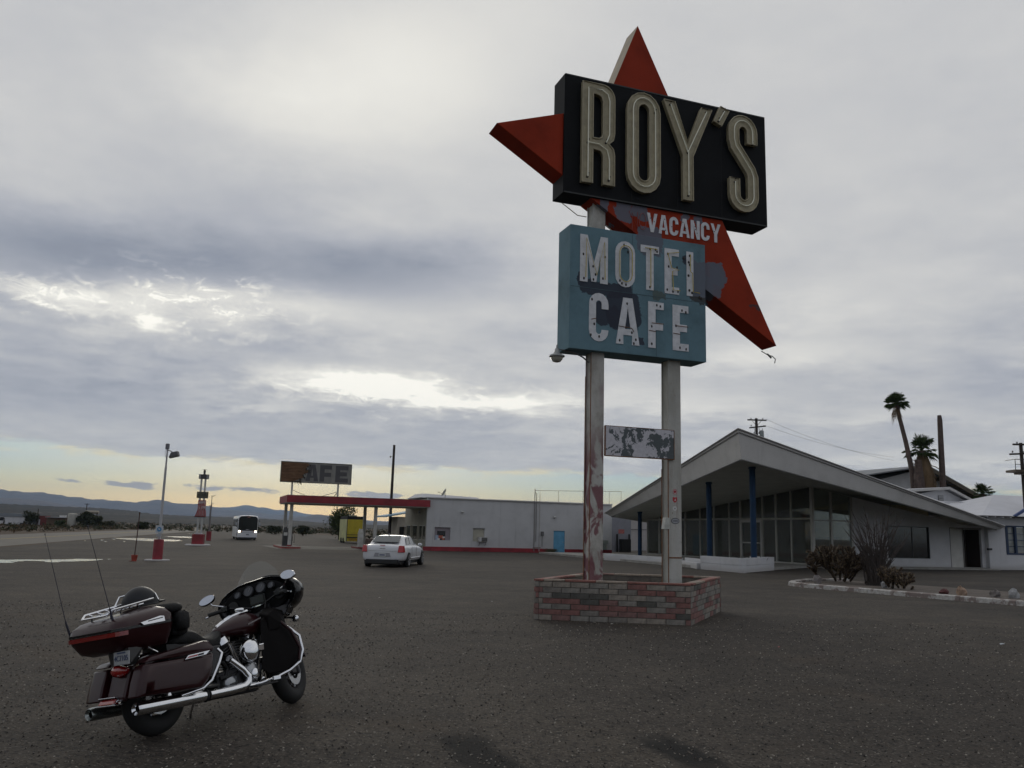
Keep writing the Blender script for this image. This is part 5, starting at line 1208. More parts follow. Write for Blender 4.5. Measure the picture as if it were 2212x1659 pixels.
# ---- red bucket with stick
BK = thing('bucket_with_stick', 'small red bucket holding a thin upright stick on the gravel', 'bucket', (-16.2,38.0,0))
MB().lathe([(.10,0),(.135,.25),(.14,.27),(.125,.265),(.095,.02)], n=16, cap=False).lathe([(.095,.2),(.01,.2)], n=16, cap=False).obj('bucket', mat('bucket_red',(.30,.05,.03),.6,noise=(9,.35)), BK, smooth=True)
MB().tube([(0,0,.05),(.03,0,1.1),(.05,0,2.08)],[.022,.02,.017],6).box((.05,0,2.06),(.05,.03,.09)).obj('stick', mat('stick_brown',(.06,.03,.025),.8), BK)
MB().prism([(-.16,-.14),(.06,-.18),(.14,-.10),(-.05,-.08)], 0, .02).obj('red_drip', mat('bucket_red',(.30,.05,.03),.6), BK)
# ---- utility poles
M_pole = mat('creosote_pole', (.035,.028,.024), .85, noise=(3,.3))
def simple_pole(name, lab, x, y, h, r=.16, lean=0):
    t = thing(name, lab, 'pole', (x,y,0)); MB().tube([(0,0,0),(lean*.5,0,h*.5),(lean,0,h)],[r,r*.85,r*.72],10).obj('pole', M_pole, t, smooth=True); return t
t = simple_pole('wooden_pole', 'tall bare dark pole rising behind the station canopy', -11.6, 85, 9.85, .165, .06)
MB().tube([(.0,0,8.75),(-.22,0,8.72)],.02,5).ball((-.27,0,8.66),(.07,.07,.10),8,6).obj('lamp', M_dark, t)
M_ins = mat('insulator', (.10,.09,.09), .3)
def cross(t, z, x0, x1, n, par=None, zz=0):
    MB().hexa([(x0,-.16,z-.06+zz),(x1,-.16,z-.06-zz),(x1,-.05,z-.06-zz),(x0,-.05,z-.06+zz),(x0,-.16,z+.06+zz),(x1,-.16,z+.06-zz),(x1,-.05,z+.06-zz),(x0,-.05,z+.06+zz)]).obj('crossarm', M_pole, t)
    for i in range(n):
        x = x0+(x1-x0)*(i+.3)/(n-.4); MB().lathe([(.045,z+.05),(.05,z+.15),(.025,z+.2)], (x,-.1,0), n=8).obj('insulator', M_ins, t)
t = simple_pole('utility_pole', 'wooden utility pole with two crossarms and transformer above the office roof', 23.1, 80, 12.78, .17)
cross(t, 12.6, -.86, .92, 2); cross(t, 11.95, -.70, .85, 3, zz=-.1)
MB().tube([(-.4,-.1,12.5),(-.05,-.1,12.1)],.02,4).tube([(.45,-.1,12.55),(.1,-.1,12.15)],.02,4).obj('brace', M_dark, t)
MB().lathe([(.18,10.9),(.2,10.95),(.2,11.55),(.1,11.65)], (.45,-.1,0), n=14).obj('transformer', mat('transformer_grey',(.20,.22,.22),.5), t, smooth=True)
for x in (-.25,.2,.5): MB().tube([(x,-.1,11.85),(x+.05,-.1,11.6),(x-.02,-.1,11.3)],.02,4).lathe([(.05,11.3),(.05,11.45)],(x,-.1,0),n=6).obj('cutout', M_dark, t)
for k, (x0, z0) in enumerate(((.9,12.7),(.85,12.1))):
    MB().tube([(x0+23.1, 80-.1, z0)]+[(x0+23.1+(20-x0)*u, 80+16*u, z0+(10.6-z0+.4*k)*u-1.2*4*u*(1-u)*.35) for u in [i/10 for i in range(1,11)]], .012, 3).obj('power_line', mat('wire',(.06,.06,.07),.6))
for o in [o for o in COL.objects if o.name.startswith('power_line')]: tag(o, 'thin %s power line sagging from the crossarm pole to the right' % ('upper' if o.name == 'power_line' else 'lower'), 'wire', 'power lines over the office')
t = simple_pole('platform_pole', 'dark utility pole with railed work platform at the right edge', 35.95, 60, 8.75, .16, -.03)
cross(t, 8.62, -.65, 1.0, 2); cross(t, 7.98, -.92, 1.0, 3, zz=-.06)
MB().box((.2,-.3,6.72),(2.5,1.2,.16)).box((.2,-.3,6.58),(1.6,.8,.14)).obj('platform', mat('platform_wood',(.09,.07,.05),.8), t)
for x in (-1.03,.2,1.4): MB().tube([(x,-.88,6.75),(x,-.88,7.5)],.025,5).obj('rail_post', M_dark, t)
MB().tube([(-1.03,-.88,7.5),(1.4,-.88,7.52)],.025,5).obj('rail', M_dark, t); MB().tube([(-1.03,-.88,7.15),(1.4,-.88,7.15)],.02,5).obj('rail', M_dark, t); MB().tube([(-1.03,.3,7.5),(-1.03,-.88,7.5)],.02,5).obj('rail', M_dark, t)
# ---- far left settlement
def PY(cx, cy, Y): return P((cx/9.217)*.86406, (1240+cy/9.217)*.86406, Y)
YS = 215
def at0(cx): v = PY(cx, 700, YS); return Vector((v.x, v.y, 0))
def hz_(cy, cx): return PY(cx, cy, YS).z
t = thing('mobile_home', 'long white mobile home with grey roof at far left', 'house', at0(-100), R(8))
MB().box((3.4,1.5,1.25),(12.6,3,2.0)).obj('wall', M_wall2, t)
MB().extr([(-3,-.2,2.2),(9.7,-.2,2.1),(8.6,-.2,2.75),(4,-.2,2.95),(-3,-.2,2.9)], (0,3.4,0)).obj('roof', mat('home_roof',(.20,.22,.24),.7), t)
for x in (1.2,7.2): MB().box((x,-.03,1.5),(.9,.06,.8)).obj('window', M_blk, t)
MB().box((6.4,-.03,.9),(.3,.06,.6)).box((6.4,-.3,.35),(1.4,.5,.6)).obj('porch', M_blkp, t)
t = thing('red_shed', 'low dark red shed with thin white roof line among bushes', 'shed', at0(860), R(5))
MB().box((1.0,1,1.3),(2.0,2,2.4)).obj('wall', mat('shed_red',(.15,.035,.03),.8), t); MB().box((4.2,1,1.15),(4.4,2,2.0)).obj('side_wall', mat('shed_brown',(.13,.09,.06),.85), t)
MB().box((4.4,.6,2.22),(4.9,2.8,.09)).obj('roof', M_wall2, t); MB().box((.35,-.05,.9),(.32,.05,1.4)).obj('door', M_wall2, t); MB().box((5.6,.6,2.5),(1.4,.9,.5)).obj('roof_unit', M_wall, t)
def tank(t, r, h):
    MB().lathe([(r,0),(r,h),(r*.9,h+.12),(.05,h+.25)], n=20).obj('tank', mat('tank_pale',(.36,.35,.31),.6,noise=(1,.2)), t, smooth=True)
    for k in range(9): MB().lathe([(r+.02,.3+k*.32),(r+.02,.34+k*.32)], n=20).obj('corrugation', mat('tank_band',(.20,.20,.18),.6), t)
t = thing('water_tank', 'upright pale corrugated water tank beside dark trees', 'tank', at0(1645)); tank(t, 1.05, 3.1)
t = thing('storage_tank', 'horizontal pale tank raised on legs above the trees', 'tank', at0(1730)+Vector((1.1,3,0)))
MB().lathe([(.02,0),(.33,.05),(.36,.2),(.36,3.2),(.33,3.35),(.02,3.4)], (-.4,0,3.75), 'x', 14).obj('tank', mat('tank_tan',(.34,.30,.24),.6,noise=(1,.2)), t, smooth=True)
for x in (0,2.6): MB().box((x,0,1.7),(.12,.4,3.4)).obj('leg', M_pole, t)
t = thing('telegraph_pole', 'dark telegraph pole with a single crossarm above the water tank', 'pole', at0(1668)+Vector((0,6,0)))
MB().tube([(0,0,0),(.12,0,5.9)],[.14,.10],7).obj('pole', M_pole, t); MB().box((.12,0,5.75),(1.25,.12,.12)).obj('crossarm', M_pole, t)
t = thing('wooden_pole', 'short dark pole rising from the bushes left of the red shed', 'pole', at0(838)); MB().tube([(0,0,0),(0,0,4.2)],[.12,.09],6).obj('pole', M_pole, t)
# ---------------------------------------------------------------- touring motorcycle
MC = thing('motorcycle', 'dark maroon touring motorcycle with top box, saddlebags and chrome exhaust leaning on its stand', 'motorcycle', (-2.80,7.30,0.0))
MC.rotation_euler = (R(-11), 0, R(62)); MC.scale = (.94,)*3
M_mar = mat('maroon_paint', (.024,.0035,.005), .32, coat=.35, spec=.25)
M_marb = mat('shield_black', (.003,.002,.002), .55, spec=.12)
M_gb = mat('gloss_black', (.004,.004,.005), .18, spec=.45)
M_lea = mat('black_leather', (.007,.007,.007), .6, spec=.3, bump=.4, bscale=90)
M_eng = mat('engine_dark', (.035,.035,.038), .45, metal=.5)
M_redl = mat('red_lens', (.30,.008,.008), .12, coat=1.0, spec=.8)
def mirr(pts): return [(x, -y, z) for x, y, z in pts][::-1]
def wheel(cx, R0, r, wr, par, T=None, disc=True):
    tf = (lambda v: T @ Vector(v)) if T else (lambda v: Vector(v))
    def fin(mb): mb.v = [tuple(tf(v)) for v in mb.v]; return mb
    w = fin(MB().torus((cx,0,R0+r), R0, r, 'y', 44, 12, sq=.92)).obj('wheel', M_rub, par, smooth=True)
    rm = MB().lathe([(R0-.055,-.045),(R0-.04,-.06),(R0-.02,-.055),(R0-.03,0),(R0-.02,.055),(R0-.04,.06),(R0-.055,.045)], (cx,0,R0+r), 'y', 40, cap=False)
    fin(rm).obj('rim', mat('rim_dark',(.10,.10,.105),.3,metal=.8), w, smooth=True)
    sp = MB()
    for k in range(9):
        a = 2*math.pi*k/9+.2
        for s in (-1,1):
            sp.tube([(cx+.035*math.cos(a),.03*s,R0+r+.035*math.sin(a)),(cx+(R0-.05)*math.cos(a+.12*s),.025*s,R0+r+(R0-.05)*math.sin(a+.12*s))],.012,5)
    fin(sp).obj('spokes', mat('spoke_silver',(.35,.35,.36),.3,metal=.9), w)
    hb = MB().lathe([(.05,-.07),(.05,.07)], (cx,0,R0+r), 'y', 16); fin(hb).obj('hub', M_chr, w)
    for s in (-1,1):
        d_ = MB().lathe([(.085,.066*s),(.145,.066*s),(.145,.072*s),(.085,.072*s)], (cx,0,R0+r), 'y', 32, cap=False)
        fin(d_).obj('brake_disc', mat('disc_steel',(.45,.45,.45),.25,metal=.9), w)
    return w
wheel(0, .235, .085, .08, MC)
# steering transform for everything that turns with the fork
rk = R(27); PV = Vector((1.34,0,.85)); AXs = Vector((-math.sin(rk),0,math.cos(rk)))
SM = Matrix.Translation(PV) @ Matrix.Rotation(R(18), 4, AXs) @ Matrix.Translation(-PV)
def sv(mb): mb.v = [tuple(SM @ Vector(v)) for v in mb.v]; return mb
wheel(1.70, .235, .082, .07, MC, SM)
# frame and swing arm
fr = MB().tube([(-.02,-.13,.32),(.45,-.13,.34),(.6,-.12,.32)],.025,6).tube([(-.02,.13,.32),(.45,.13,.34),(.6,.12,.32)],.025,6)
fr.tube([(.5,0,.30),(.5,0,.66),(.9,0,.78),(1.3,0,.88),(1.28,0,.7),(1.18,.0,.25),(.6,0,.22)],.03,8)
fr.obj('frame', M_eng, MC, smooth=True)
MB().tube([(-.02,.05,.32),(.0,-.0,.32),(.02,-.17,.32)],.02,6).obj('axle', M_chr, MC)
# saddlebags with lids
def bag(s):
    o_ = [(-.49,.350),(-.46,.47),(-.41,.600),(.335,.615),(.315,.48),(.27,.40),(.19,.337)]
    l_ = [(-.405,.612),(-.36,.648),(-.23,.668),(.234,.728),(.290,.720),(.352,.655),(.338,.628)]
    def half(pl, y0, y1, inset):
        cx = sum(p[0] for p in pl)/len(pl); cz = sum(p[1] for p in pl)/len(pl)
        lo = [[(x, y0, z) for x, z in pl]] + [[(cx+(x-cx)*(1-k_*k_*inset*1.6), y0+(y1-y0)*q_, cz+(z-cz)*(1-k_*k_*inset*1.6)) for x, z in pl] for q_, k_ in ((.62,0),(.82,.35),(.92,.7),(.975,1.15),(1.0,1.75),(1.008,2.5))]
        return lo
    ya, yb = (-.27, -.405) if s < 0 else (.06, .275)
    b = MB().loft(half(o_, ya, yb, .07)).obj('saddlebag', M_mar, MC, bevel=.012, smooth=True)
    MB().loft(half(l_, ya, yb-.004*s, .10)).obj('saddlebag_lid', M_mar, b, bevel=.012, smooth=True)
    MB().extr([(-.02,.402*s,.588),(.215,.402*s,.606),(.262,.402*s,.640),(.02,.402*s,.622)], (0,.016*s,0)).obj('latch', M_chr, b, bevel=.003)
    MB().extr([(.0,.417*s,.597),(.11,.417*s,.605),(.12,.417*s,.622),(.03,.417*s,.615)], (0,.006*s,0)).obj('reflector', M_redl, b)
    MB().extr([(.12,.417*s,.606),(.18,.417*s,.610),(.19,.417*s,.627),(.13,.417*s,.622)], (0,.005*s,0)).obj('latch_inlay', M_blkp, b)
    MB().tube([(.42,.34*s,.640),(.425,.385*s,.60),(.37,.40*s,.52),(.28,.40*s,.385),(.20,.38*s,.33),(.0,.33*s,.30)],.014,8).obj('bag_guard', M_chr, MC, smooth=True)
for s in (-1,1): bag(s)
# exhausts
for s, m_ in ((-1,M_chr),(1,mat('chrome_dull',(.30,.32,.31),.25,metal=.9))):
    MB().lathe([(.030,-.40),(.046,-.425),(.050,-.42),(.054,-.40),(.056,-.1),(.054,.25),(.044,.31)], (0,.285*s,.262), 'x', 20, cap=False).obj('muffler', m_, MC, smooth=True)
    MB().lathe([(.001,-.36),(.040,-.36)], (0,.285*s,.262), 'x', 12).obj('muffler_bore', M_blk, MC)
MB().tube([(.29,-.285,.262),(.60,-.275,.265),(.78,-.262,.272),(.86,-.25,.30),(.87,-.245,.36),(.80,-.24,.43),(.66,-.23,.53)], [.040,.040,.040,.038,.036,.034,.030], 14).obj('exhaust_pipe', M_chr, MC, smooth=True)
MB().tube([(.84,-.25,.265),(1.0,-.25,.262),(1.1,-.22,.29)], [.030,.030,.026], 10).obj('exhaust_pipe', M_chr, MC, smooth=True)
MB().torus((.30,-.285,.262), .050, .008, 'x', 18, 6).torus((.33,-.285,.262), .045, .006, 'x', 18, 6).obj('exhaust_clamp', M_dark, MC)
MB().tube([(.3,.285,.262),(.7,.25,.26),(1.05,.15,.3)], .036, 8).obj('exhaust_pipe', M_eng, MC, smooth=True)
# rear fender, lights and plate
fe = MB(); prof = []
for a in range(60, 186, 9):
    t = R(a); rr_ = .355+.02*max(0, (a-150)/60); prof.append((rr_*math.cos(t), .32+rr_*math.sin(t)))
loops = []
for x, z in prof:
    cx, cz = x*.9, .32+(z-.32)*.9; loops.append([(cx,-.165,cz),(x,-.15,z),(x*1.03,-.05,.32+(z-.32)*1.03),(x,.05,z),(cx,.065,cz)])
fe.loft(loops, cap=False, closed=False).obj('rear_fender', M_mar, MC, smooth=True, fix=False)
MB().hexa([(-.46,-.20,.34),(-.38,-.20,.33),(-.38,.04,.33),(-.46,.04,.34),(-.38,-.20,.60),(-.28,-.20,.62),(-.28,.04,.62),(-.38,.04,.60)]).obj('fender_filler', M_mar, MC, bevel=.03)
tl = MB().ball((-.405,-.09,.575), (.055,.10,.052), 14, 8).obj('tail_light', M_redl, MC, smooth=True)
MB().tube([(-.42,-.19,.60),(-.44,-.10,.632),(-.42,.0,.61)],.005,5).obj('lens_rim', M_chr, tl)
ll_ = MB().hexa([(-.50,-.12,.325),(-.44,-.12,.32),(-.44,.08,.32),(-.50,.08,.325),(-.475,-.11,.365),(-.43,-.11,.365),(-.43,.07,.365),(-.475,.07,.365)]).obj('lower_light', M_redl, MC, bevel=.01)
MB().box((-.465,-.03,.376),(.06,.20,.010)).box((-.475,-.03,.317),(.08,.24,.010)).extr([(-.5,-.10,.325),(-.5,-.15,.33),(-.44,-.16,.345),(-.45,-.10,.372)], (.03,0,0)).obj('light_surround', M_chr, ll_, bevel=.003)
np_ = MB().box((-.50,-.235,.675),(.008,.185,.105)).obj('number_plate', mat('mc_plate',(.34,.35,.36),.45,noise=(14,.12)), MC, bevel=.002)
text('4C7105', .062, 'plate_number', mat('plate_blue',(.05,.07,.14),.5), np_, Matrix.Translation((-.507,-.235,.672)) @ Matrix.Rotation(R(-90),4,'Z'), depth=.003, sx=.82)
MB().box((-.505,-.235,.716),(.004,.10,.012)).obj('plate_state', mat('plate_blue',(.05,.07,.14),.5), np_)
MB().hexa([(-.48,-.32,.63),(-.38,-.25,.61),(-.38,.05,.61),(-.48,-.13,.63),(-.49,-.30,.75),(-.3,-.25,.75),(-.3,.05,.75),(-.49,-.05,.75)]).obj('plate_bracket', M_blkp, MC)
# top box
def rr2d(x0, x1, hw_, r, n=5):
    pts = []
    for cx, cy, a0 in ((x1-r, hw_-r, 0), (x0+r, hw_-r, 90), (x0+r, -hw_+r, 180), (x1-r, -hw_+r, 270)):
        for k in range(n+1): a = R(a0+90*k/n); pts.append((cx+r*math.cos(a), cy+r*math.sin(a)))
    return pts
def rect_loop(x0, x1, hw_, r, z0, z1=None): # z1: height at the front end
    z1 = z0 if z1 is None else z1
    return [(x, y, z0+(z1-z0)*(x-x0)/(x1-x0)) for x, y in rr2d(x0, x1, hw_, r)]
TB = MB().loft([rect_loop(-.46,-.06,.20,.06,.715,.73), rect_loop(-.54,-.03,.27,.08,.745,.75), rect_loop(-.60,-.01,.315,.10,.83,.86), rect_loop(-.615,0,.33,.11,.885,.925)]).obj('top_box', M_mar, MC, smooth=True)
MB().loft([rect_loop(-.618,.003,.333,.11,.886,.927), rect_loop(-.618,.003,.333,.11,.905,.948)]).obj('box_seam', M_gb, TB)
MB().loft([rect_loop(-.612,0,.33,.11,.907,.950), rect_loop(-.60,-.005,.325,.11,.945,1.0), rect_loop(-.55,-.03,.285,.12,.990,1.055), rect_loop(-.45,-.07,.21,.12,1.018,1.082), rect_loop(-.36,-.14,.10,.08,1.03,1.085)]).obj('top_box_lid', M_mar, TB, smooth=True)
sl_ = [p for p in rect_loop(-.620,.005,.336,.11,.845,.880)]
idx = [i for i, p in enumerate(sl_) if p[0] < -.28]
strip = MB(); sel = [sl_[i] for i in idx]
hi = [(x*1.004, y*1.004, z+.034) for x, y, z in sel]
strip.loft([sel, hi], cap=False, closed=False).obj('brake_light_strip', mat('strip_red',(.20,.010,.008),.15,coat=1.0), TB, fix=False)
lt = MB().extr([(-.40,-.334,.935),(-.37,-.334,.912),(-.15,-.334,.930),(-.16,-.334,.975),(-.20,-.334,.978)], (0,-.016,0)).obj('latch', M_chr, TB, bevel=.003)
MB().box((-.25,-.352,.952),(.15,.004,.008),M=Matrix.Rotation(R(-8),3,'Y')).obj('latch_slot', M_blkp, lt)
# luggage rack
rkz = lambda x: 1.052+(x+.55)*.175
rl_ = MB()
for y in (-.17,.17): rl_.tube([(-.57,y*.9,rkz(-.57)-.02),(-.53,y,rkz(-.53)+.01),(-.20,y,rkz(-.2)+.012),(-.08,y*.75,rkz(-.08)+.01)],.009,6)
rl_.tube([(-.57,-.153,rkz(-.57)-.02),(-.57,.153,rkz(-.57)-.02)],.009,6).tube([(-.08,-.128,rkz(-.08)+.01),(-.08,.128,rkz(-.08)+.01)],.009,6)
rk_ = rl_.obj('luggage_rack', M_chr, TB, smooth=True)
for x in (-.50,-.42,-.34,-.26): MB().tube([(x,-.17,rkz(x)+.010),(x+.01,-.12,rkz(x)-.012),(x+.01,.12,rkz(x)-.012),(x,.17,rkz(x)+.010)],.006,5).obj('cross_bar', M_chr, rk_, smooth=True)
MB().box((-.33,-.02,rkz(-.33)-.012),(.44,.05,.008),M=Matrix.Rotation(R(-10),3,'Y')).obj('rack_plate', M_chr, rk_)
MB().tube([(-.22,.19,1.12),(-.18,.18,1.20),(.0,.14,1.235),(.05,.0,1.20),(.0,-.10,1.13)],.008,6).tube([(-.14,.18,1.21),(-.13,.1,1.13)],.006,5).tube([(-.04,.155,1.228),(-.04,.07,1.14)],.006,5).obj('rack_hoop', M_chr, rk_, smooth=True)
for x, y in ((-.5,-.12),(-.5,.12),(-.22,-.12),(-.22,.12)): MB().tube([(x,y,rkz(x)-.01),(x,y,rkz(x)-.06)],.008,5).obj('rack_foot', M_dark, rk_)
# antennas
MB().tube([(-.555,.315,.90),(-.585,.318,.99),(-.60,.32,1.04)], [.010,.009,.007], 6).tube([(-.60,.32,1.04),(-.77,.335,1.775)], [.0035,.002], 5).ball((-.77,.335,1.78),(.006,)*3,6,4).obj('antenna', mat('antenna_dark',(.02,.02,.035),.5), TB)
MB().tube([(-.545,-.20,.965),(-.56,-.20,1.03),(-.575,-.20,1.08)], [.010,.009,.007], 6).tube([(-.575,-.20,1.08),(-.762,-.20,1.750)], [.0035,.002], 5).ball((-.762,-.20,1.755),(.009,.009,.007),6,4).obj('antenna', mat('antenna_dark',(.02,.02,.035),.5), TB)
# back rest and pads, seat
def pad(name, x0, x1, hw_, z0, z1, tilt=0, par=MC, r=.05):
    l = [[(x+tilt*(z-z0), y, z) for x, y in rr2d(x0+i_, x1-i_, hw_-i_, r)] for z, i_ in ((z0,.02),(z0+.02,0),((z0+z1)/2,-.005),(z1-.02,0),(z1,.02))]
    return MB().loft(l).obj(name, M_lea, par, smooth=True)
pad('backrest_pad', .03,.20,.245,.805,1.005,.10); pad('backrest_pad', -.08,.15,.26,1.0,1.085,.15,r=.09)
for s in (-1,1): pad('arm_rest', -.02,.10,.06,.82,.99).location = (.05,.27*s,.02)
se = MB(); SS = [(.06,.16,.70,.80),(.15,.19,.70,.850),(.25,.195,.69,.865),(.33,.19,.67,.860),(.39,.185,.65,.825),(.45,.18,.63,.775),(.53,.185,.62,.768),(.61,.165,.64,.775),(.68,.12,.67,.800),(.735,.07,.70,.825),(.76,.03,.74,.83)]
se.loft([[(x,-w*.8,zb),(x,-w,zb+.35*(zt-zb)),(x,-w*.92,zt-.03),(x,-w*.5,zt-.003),(x,0,zt-.008),(x,w*.5,zt-.003),(x,w*.92,zt-.03),(x,w,zb+.35*(zt-zb)),(x,w*.8,zb)] for x, w, zb, zt in SS]).obj('seat', M_lea, MC, smooth=True, sub=1)
MB().hexa([(.02,-.17,.60),(.42,-.19,.58),(.42,.19,.58),(.02,.17,.60),(.02,-.15,.74),(.42,-.18,.72),(.42,.18,.72),(.02,.15,.74)]).obj('seat_base', M_blkp, MC)
# chrome stays between box and frame
MB().tube([(-.44,-.20,.735),(-.33,-.23,.665)],.009,6).tube([(-.25,-.24,.735),(-.16,-.25,.685)],.008,6).obj('box_stay', M_chr, MC)
# tank
tk = MB(); TS = [(.70,.045,.755,.825),(.78,.10,.745,.868),(.88,.145,.735,.915),(1.0,.170,.725,.955),(1.10,.175,.72,.965),(1.18,.16,.722,.945),(1.24,.12,.735,.90),(1.265,.06,.75,.86)]
tk.loft([[(x,-w*.7,zb),(x,-w,zb+.35*(zt-zb)),(x,-w*.93,zb+.68*(zt-zb)),(x,-w*.55,zt-.012),(x,0,zt),(x,w*.55,zt-.012),(x,w*.93,zb+.68*(zt-zb)),(x,w,zb+.35*(zt-zb)),(x,w*.7,zb)] for x, w, zb, zt in TS])
tank = tk.obj('fuel_tank', M_mar, MC, smooth=True, sub=1)
MB().loft([[(x,-w,z),(x,-w*.8,z+.016),(x,w*.8,z+.016),(x,w,z)] for x, w, z in ((.735,.014,.838),(.82,.018,.882),(.93,.026,.928),(1.03,.040,.955),(1.10,.062,.965),(1.15,.058,.958))], closed=True).obj('tank_console', M_chr, tank, smooth=True)
MB().lathe([(.046,0),(.052,.006),(.052,.020),(.040,.030),(.01,.034)], (1.055,-.005,.972), 'z', 22).obj('fuel_cap', M_chr, tank, smooth=True)
# maker's script on the tank
for i in range(11):
    x = .985+i*.016; z = .835+i*.0045; yy = -.1755+.004*abs(i-5)/5
    MB().tube([(x,yy,z-.006),(x+.006,yy-.003,z+.008),(x+.012,yy,z-.003)],.0022,4).obj('tank_script', mat('script_silver',(.45,.43,.42),.35,metal=.5), tank)
# engine
MB().hexa([(.58,-.15,.20),(1.12,-.14,.20),(1.12,.14,.20),(.58,.15,.20),(.58,-.14,.42),(1.10,-.13,.48),(1.10,.13,.48),(.58,.14,.42)]).obj('crankcase', M_eng, MC, bevel=.03)
for bx, tx in ((.88,.76),(.95,1.09)):
    a, b_ = Vector((bx,-.02,.42)), Vector((tx,-.02,.70)); cy = MB().tube([a, b_], .062, 14).obj('cylinder', M_eng, MC)
    q = MB(); dz = (b_-a).normalized()
    ax1 = Vector((0,1,0)); ax2 = dz.cross(ax1)
    for k in range(9):
        c_ = a.lerp(b_, .12+k*.09); M3 = Matrix((ax2, ax1, dz)).transposed(); q.box(c_, (.17,.19,.008), M=M3)
    q.obj('cooling_fin', mat('fin_dark',(.05,.05,.052),.4,metal=.6), cy)
    MB().tube([b_-dz*.01, b_+dz*.05], [.085,.07], 12).obj('rocker_cover', M_chr, cy, smooth=True)
    MB().tube([(bx+(.03 if tx > bx else .0),-.135,.42), (tx,-.12,.68)],.012,6).tube([(bx+.03+(.03 if tx > bx else .0),-.135,.42), (tx+.03,-.12,.68)],.012,6).obj('pushrod_tube', M_chr, cy)
Ma = Matrix.Rotation(R(8),3,'Y')
acl = MB().lathe([(.03,.0),(.09,-.02),(.107,-.06),(.105,-.10),(.085,-.125),(.03,-.135),(.001,-.136)], (.94,-.145,.585), 'y', 26).obj('air_cleaner', M_chr, MC, smooth=True)
MB().hexa([(.98,-.255,.555),(1.085,-.25,.565),(1.085,-.17,.565),(.98,-.17,.555),(.98,-.27,.635),(1.09,-.265,.64),(1.09,-.17,.64),(.98,-.17,.635)]).obj('air_cleaner_snout', M_chr, acl, bevel=.012)
MB().box((1.03,-.272,.60),(.07,.006,.045)).obj('air_cleaner_badge', mat('badge_grey',(.25,.22,.20),.4,metal=.5), acl)
cm = MB().lathe([(.10,.0),(.10,-.03),(.085,-.045),(.03,-.05),(.001,-.05)], (.985,-.15,.385), 'y', 8).obj('cam_cover', mat('cast_alloy',(.34,.35,.36),.3,metal=.9), MC, smooth=True)
MB().lathe([(.045,.0),(.048,-.02),(.040,-.026),(.001,-.027)], (1.0,-.195,.37), 'y', 20).obj('cover_ring', M_chr, cm, smooth=True)
for k in range(6): a = k*1.05; MB().ball((.985+.085*math.cos(a),-.185,.385+.085*math.sin(a)),(.008,)*3,6,4).obj('cover_bolt', M_chr, cm)
tc = MB().lathe([(.085,.0),(.09,-.04),(.075,-.065),(.03,-.075),(.001,-.075)], (.70,-.14,.325), 'y', 9).obj('transmission_cover', mat('cast_alloy',(.34,.35,.36),.3,metal=.9), MC, smooth=True)
MB().box((.705,-.217,.315),(.075,.006,.012),M=Matrix.Rotation(R(-8),3,'Y')).obj('cover_slot', M_blkp, tc)
MB().tube([(.62,-.2,.36),(.66,-.2,.46),(.60,-.2,.52)],.016,6).tube([(.82,-.19,.42),(.74,-.2,.40),(.64,-.21,.385),(.56,-.2,.38)],.016,7).obj('hose', M_rub, MC)
MB().tube([(.69,-.21,.53),(.66,-.22,.545)],.03,8).obj('heat_shield_tip', M_chr, MC)
MB().hexa([(.40,-.19,.42),(.58,-.18,.42),(.58,-.13,.42),(.40,-.13,.42),(.42,-.19,.68),(.62,-.18,.68),(.62,-.13,.68),(.42,-.13,.68)]).obj('side_cover', M_gb, MC, bevel=.015)
MB().box((.52,.16,.56),(.3,.04,.22)).box((.85,.18,.36),(.55,.05,.22)).obj('primary_cover', M_eng, MC, bevel=.02)
MB().extr([(1.06,-.19,.26),(1.11,-.20,.36),(1.13,-.19,.47),(1.16,-.19,.38),(1.11,-.20,.27)], (0,.05,0)).obj('chrome_bracket', M_chr, MC)
# front lowers and engine guard
for s in (-1,1):
    o1 = [(1.14,.20*s,.40),(1.15,.21*s,.86),(1.26,.17*s,.90),(1.31,.22*s,.86),(1.38,.33*s,.72),(1.43,.385*s,.55),(1.40,.385*s,.42),(1.30,.33*s,.345),(1.18,.25*s,.34)]
    lw = MB().loft([[Vector(p)+Vector((-.045,-.0,.0)) for p in o1], [Vector(p)+Vector((.0,.012*s,0)) for p in o1], [Vector(p)*1.0+Vector((.03,-.02*s,0)) for p in o1]]).obj('leg_shield', M_marb, MC, bevel=.008, smooth=True)
    MB().tube([(1.30,.235*s,.865),(1.385,.345*s,.72),(1.435,.40*s,.55),(1.41,.40*s,.43)],.014,8).obj('shield_edge', M_mar, lw, smooth=True)
    MB().tube([(1.30,.10*s,.80),(1.39,.30*s,.76),(1.45,.385*s,.66),(1.465,.405*s,.52),(1.42,.40*s,.41),(1.30,.37*s,.345),(1.15,.32*s,.30),(.98,.29*s,.275),(.90,.25*s,.27)],.015,8).obj('engine_guard', M_chr, MC, smooth=True)
    MB().box((.98,.33*s,.262),(.28,.10,.016)).obj('floorboard', M_blkp, MC, bevel=.006)
    MB().box((1.10,.38*s,.30),(.10,.02,.04)).obj('pedal', M_chr, MC, bevel=.006)
    MB().box((.36,.27*s,.33),(.16,.10,.02)).obj('passenger_board', M_blkp, MC, bevel=.005)
MB().tube([(.55,.12,.22),(.62,.26,.10),(.68,.34,-.055)],.012,6).tube([(.64,.30,-.06),(.74,.37,-.06)],.012,5).obj('side_stand', M_chr, MC)
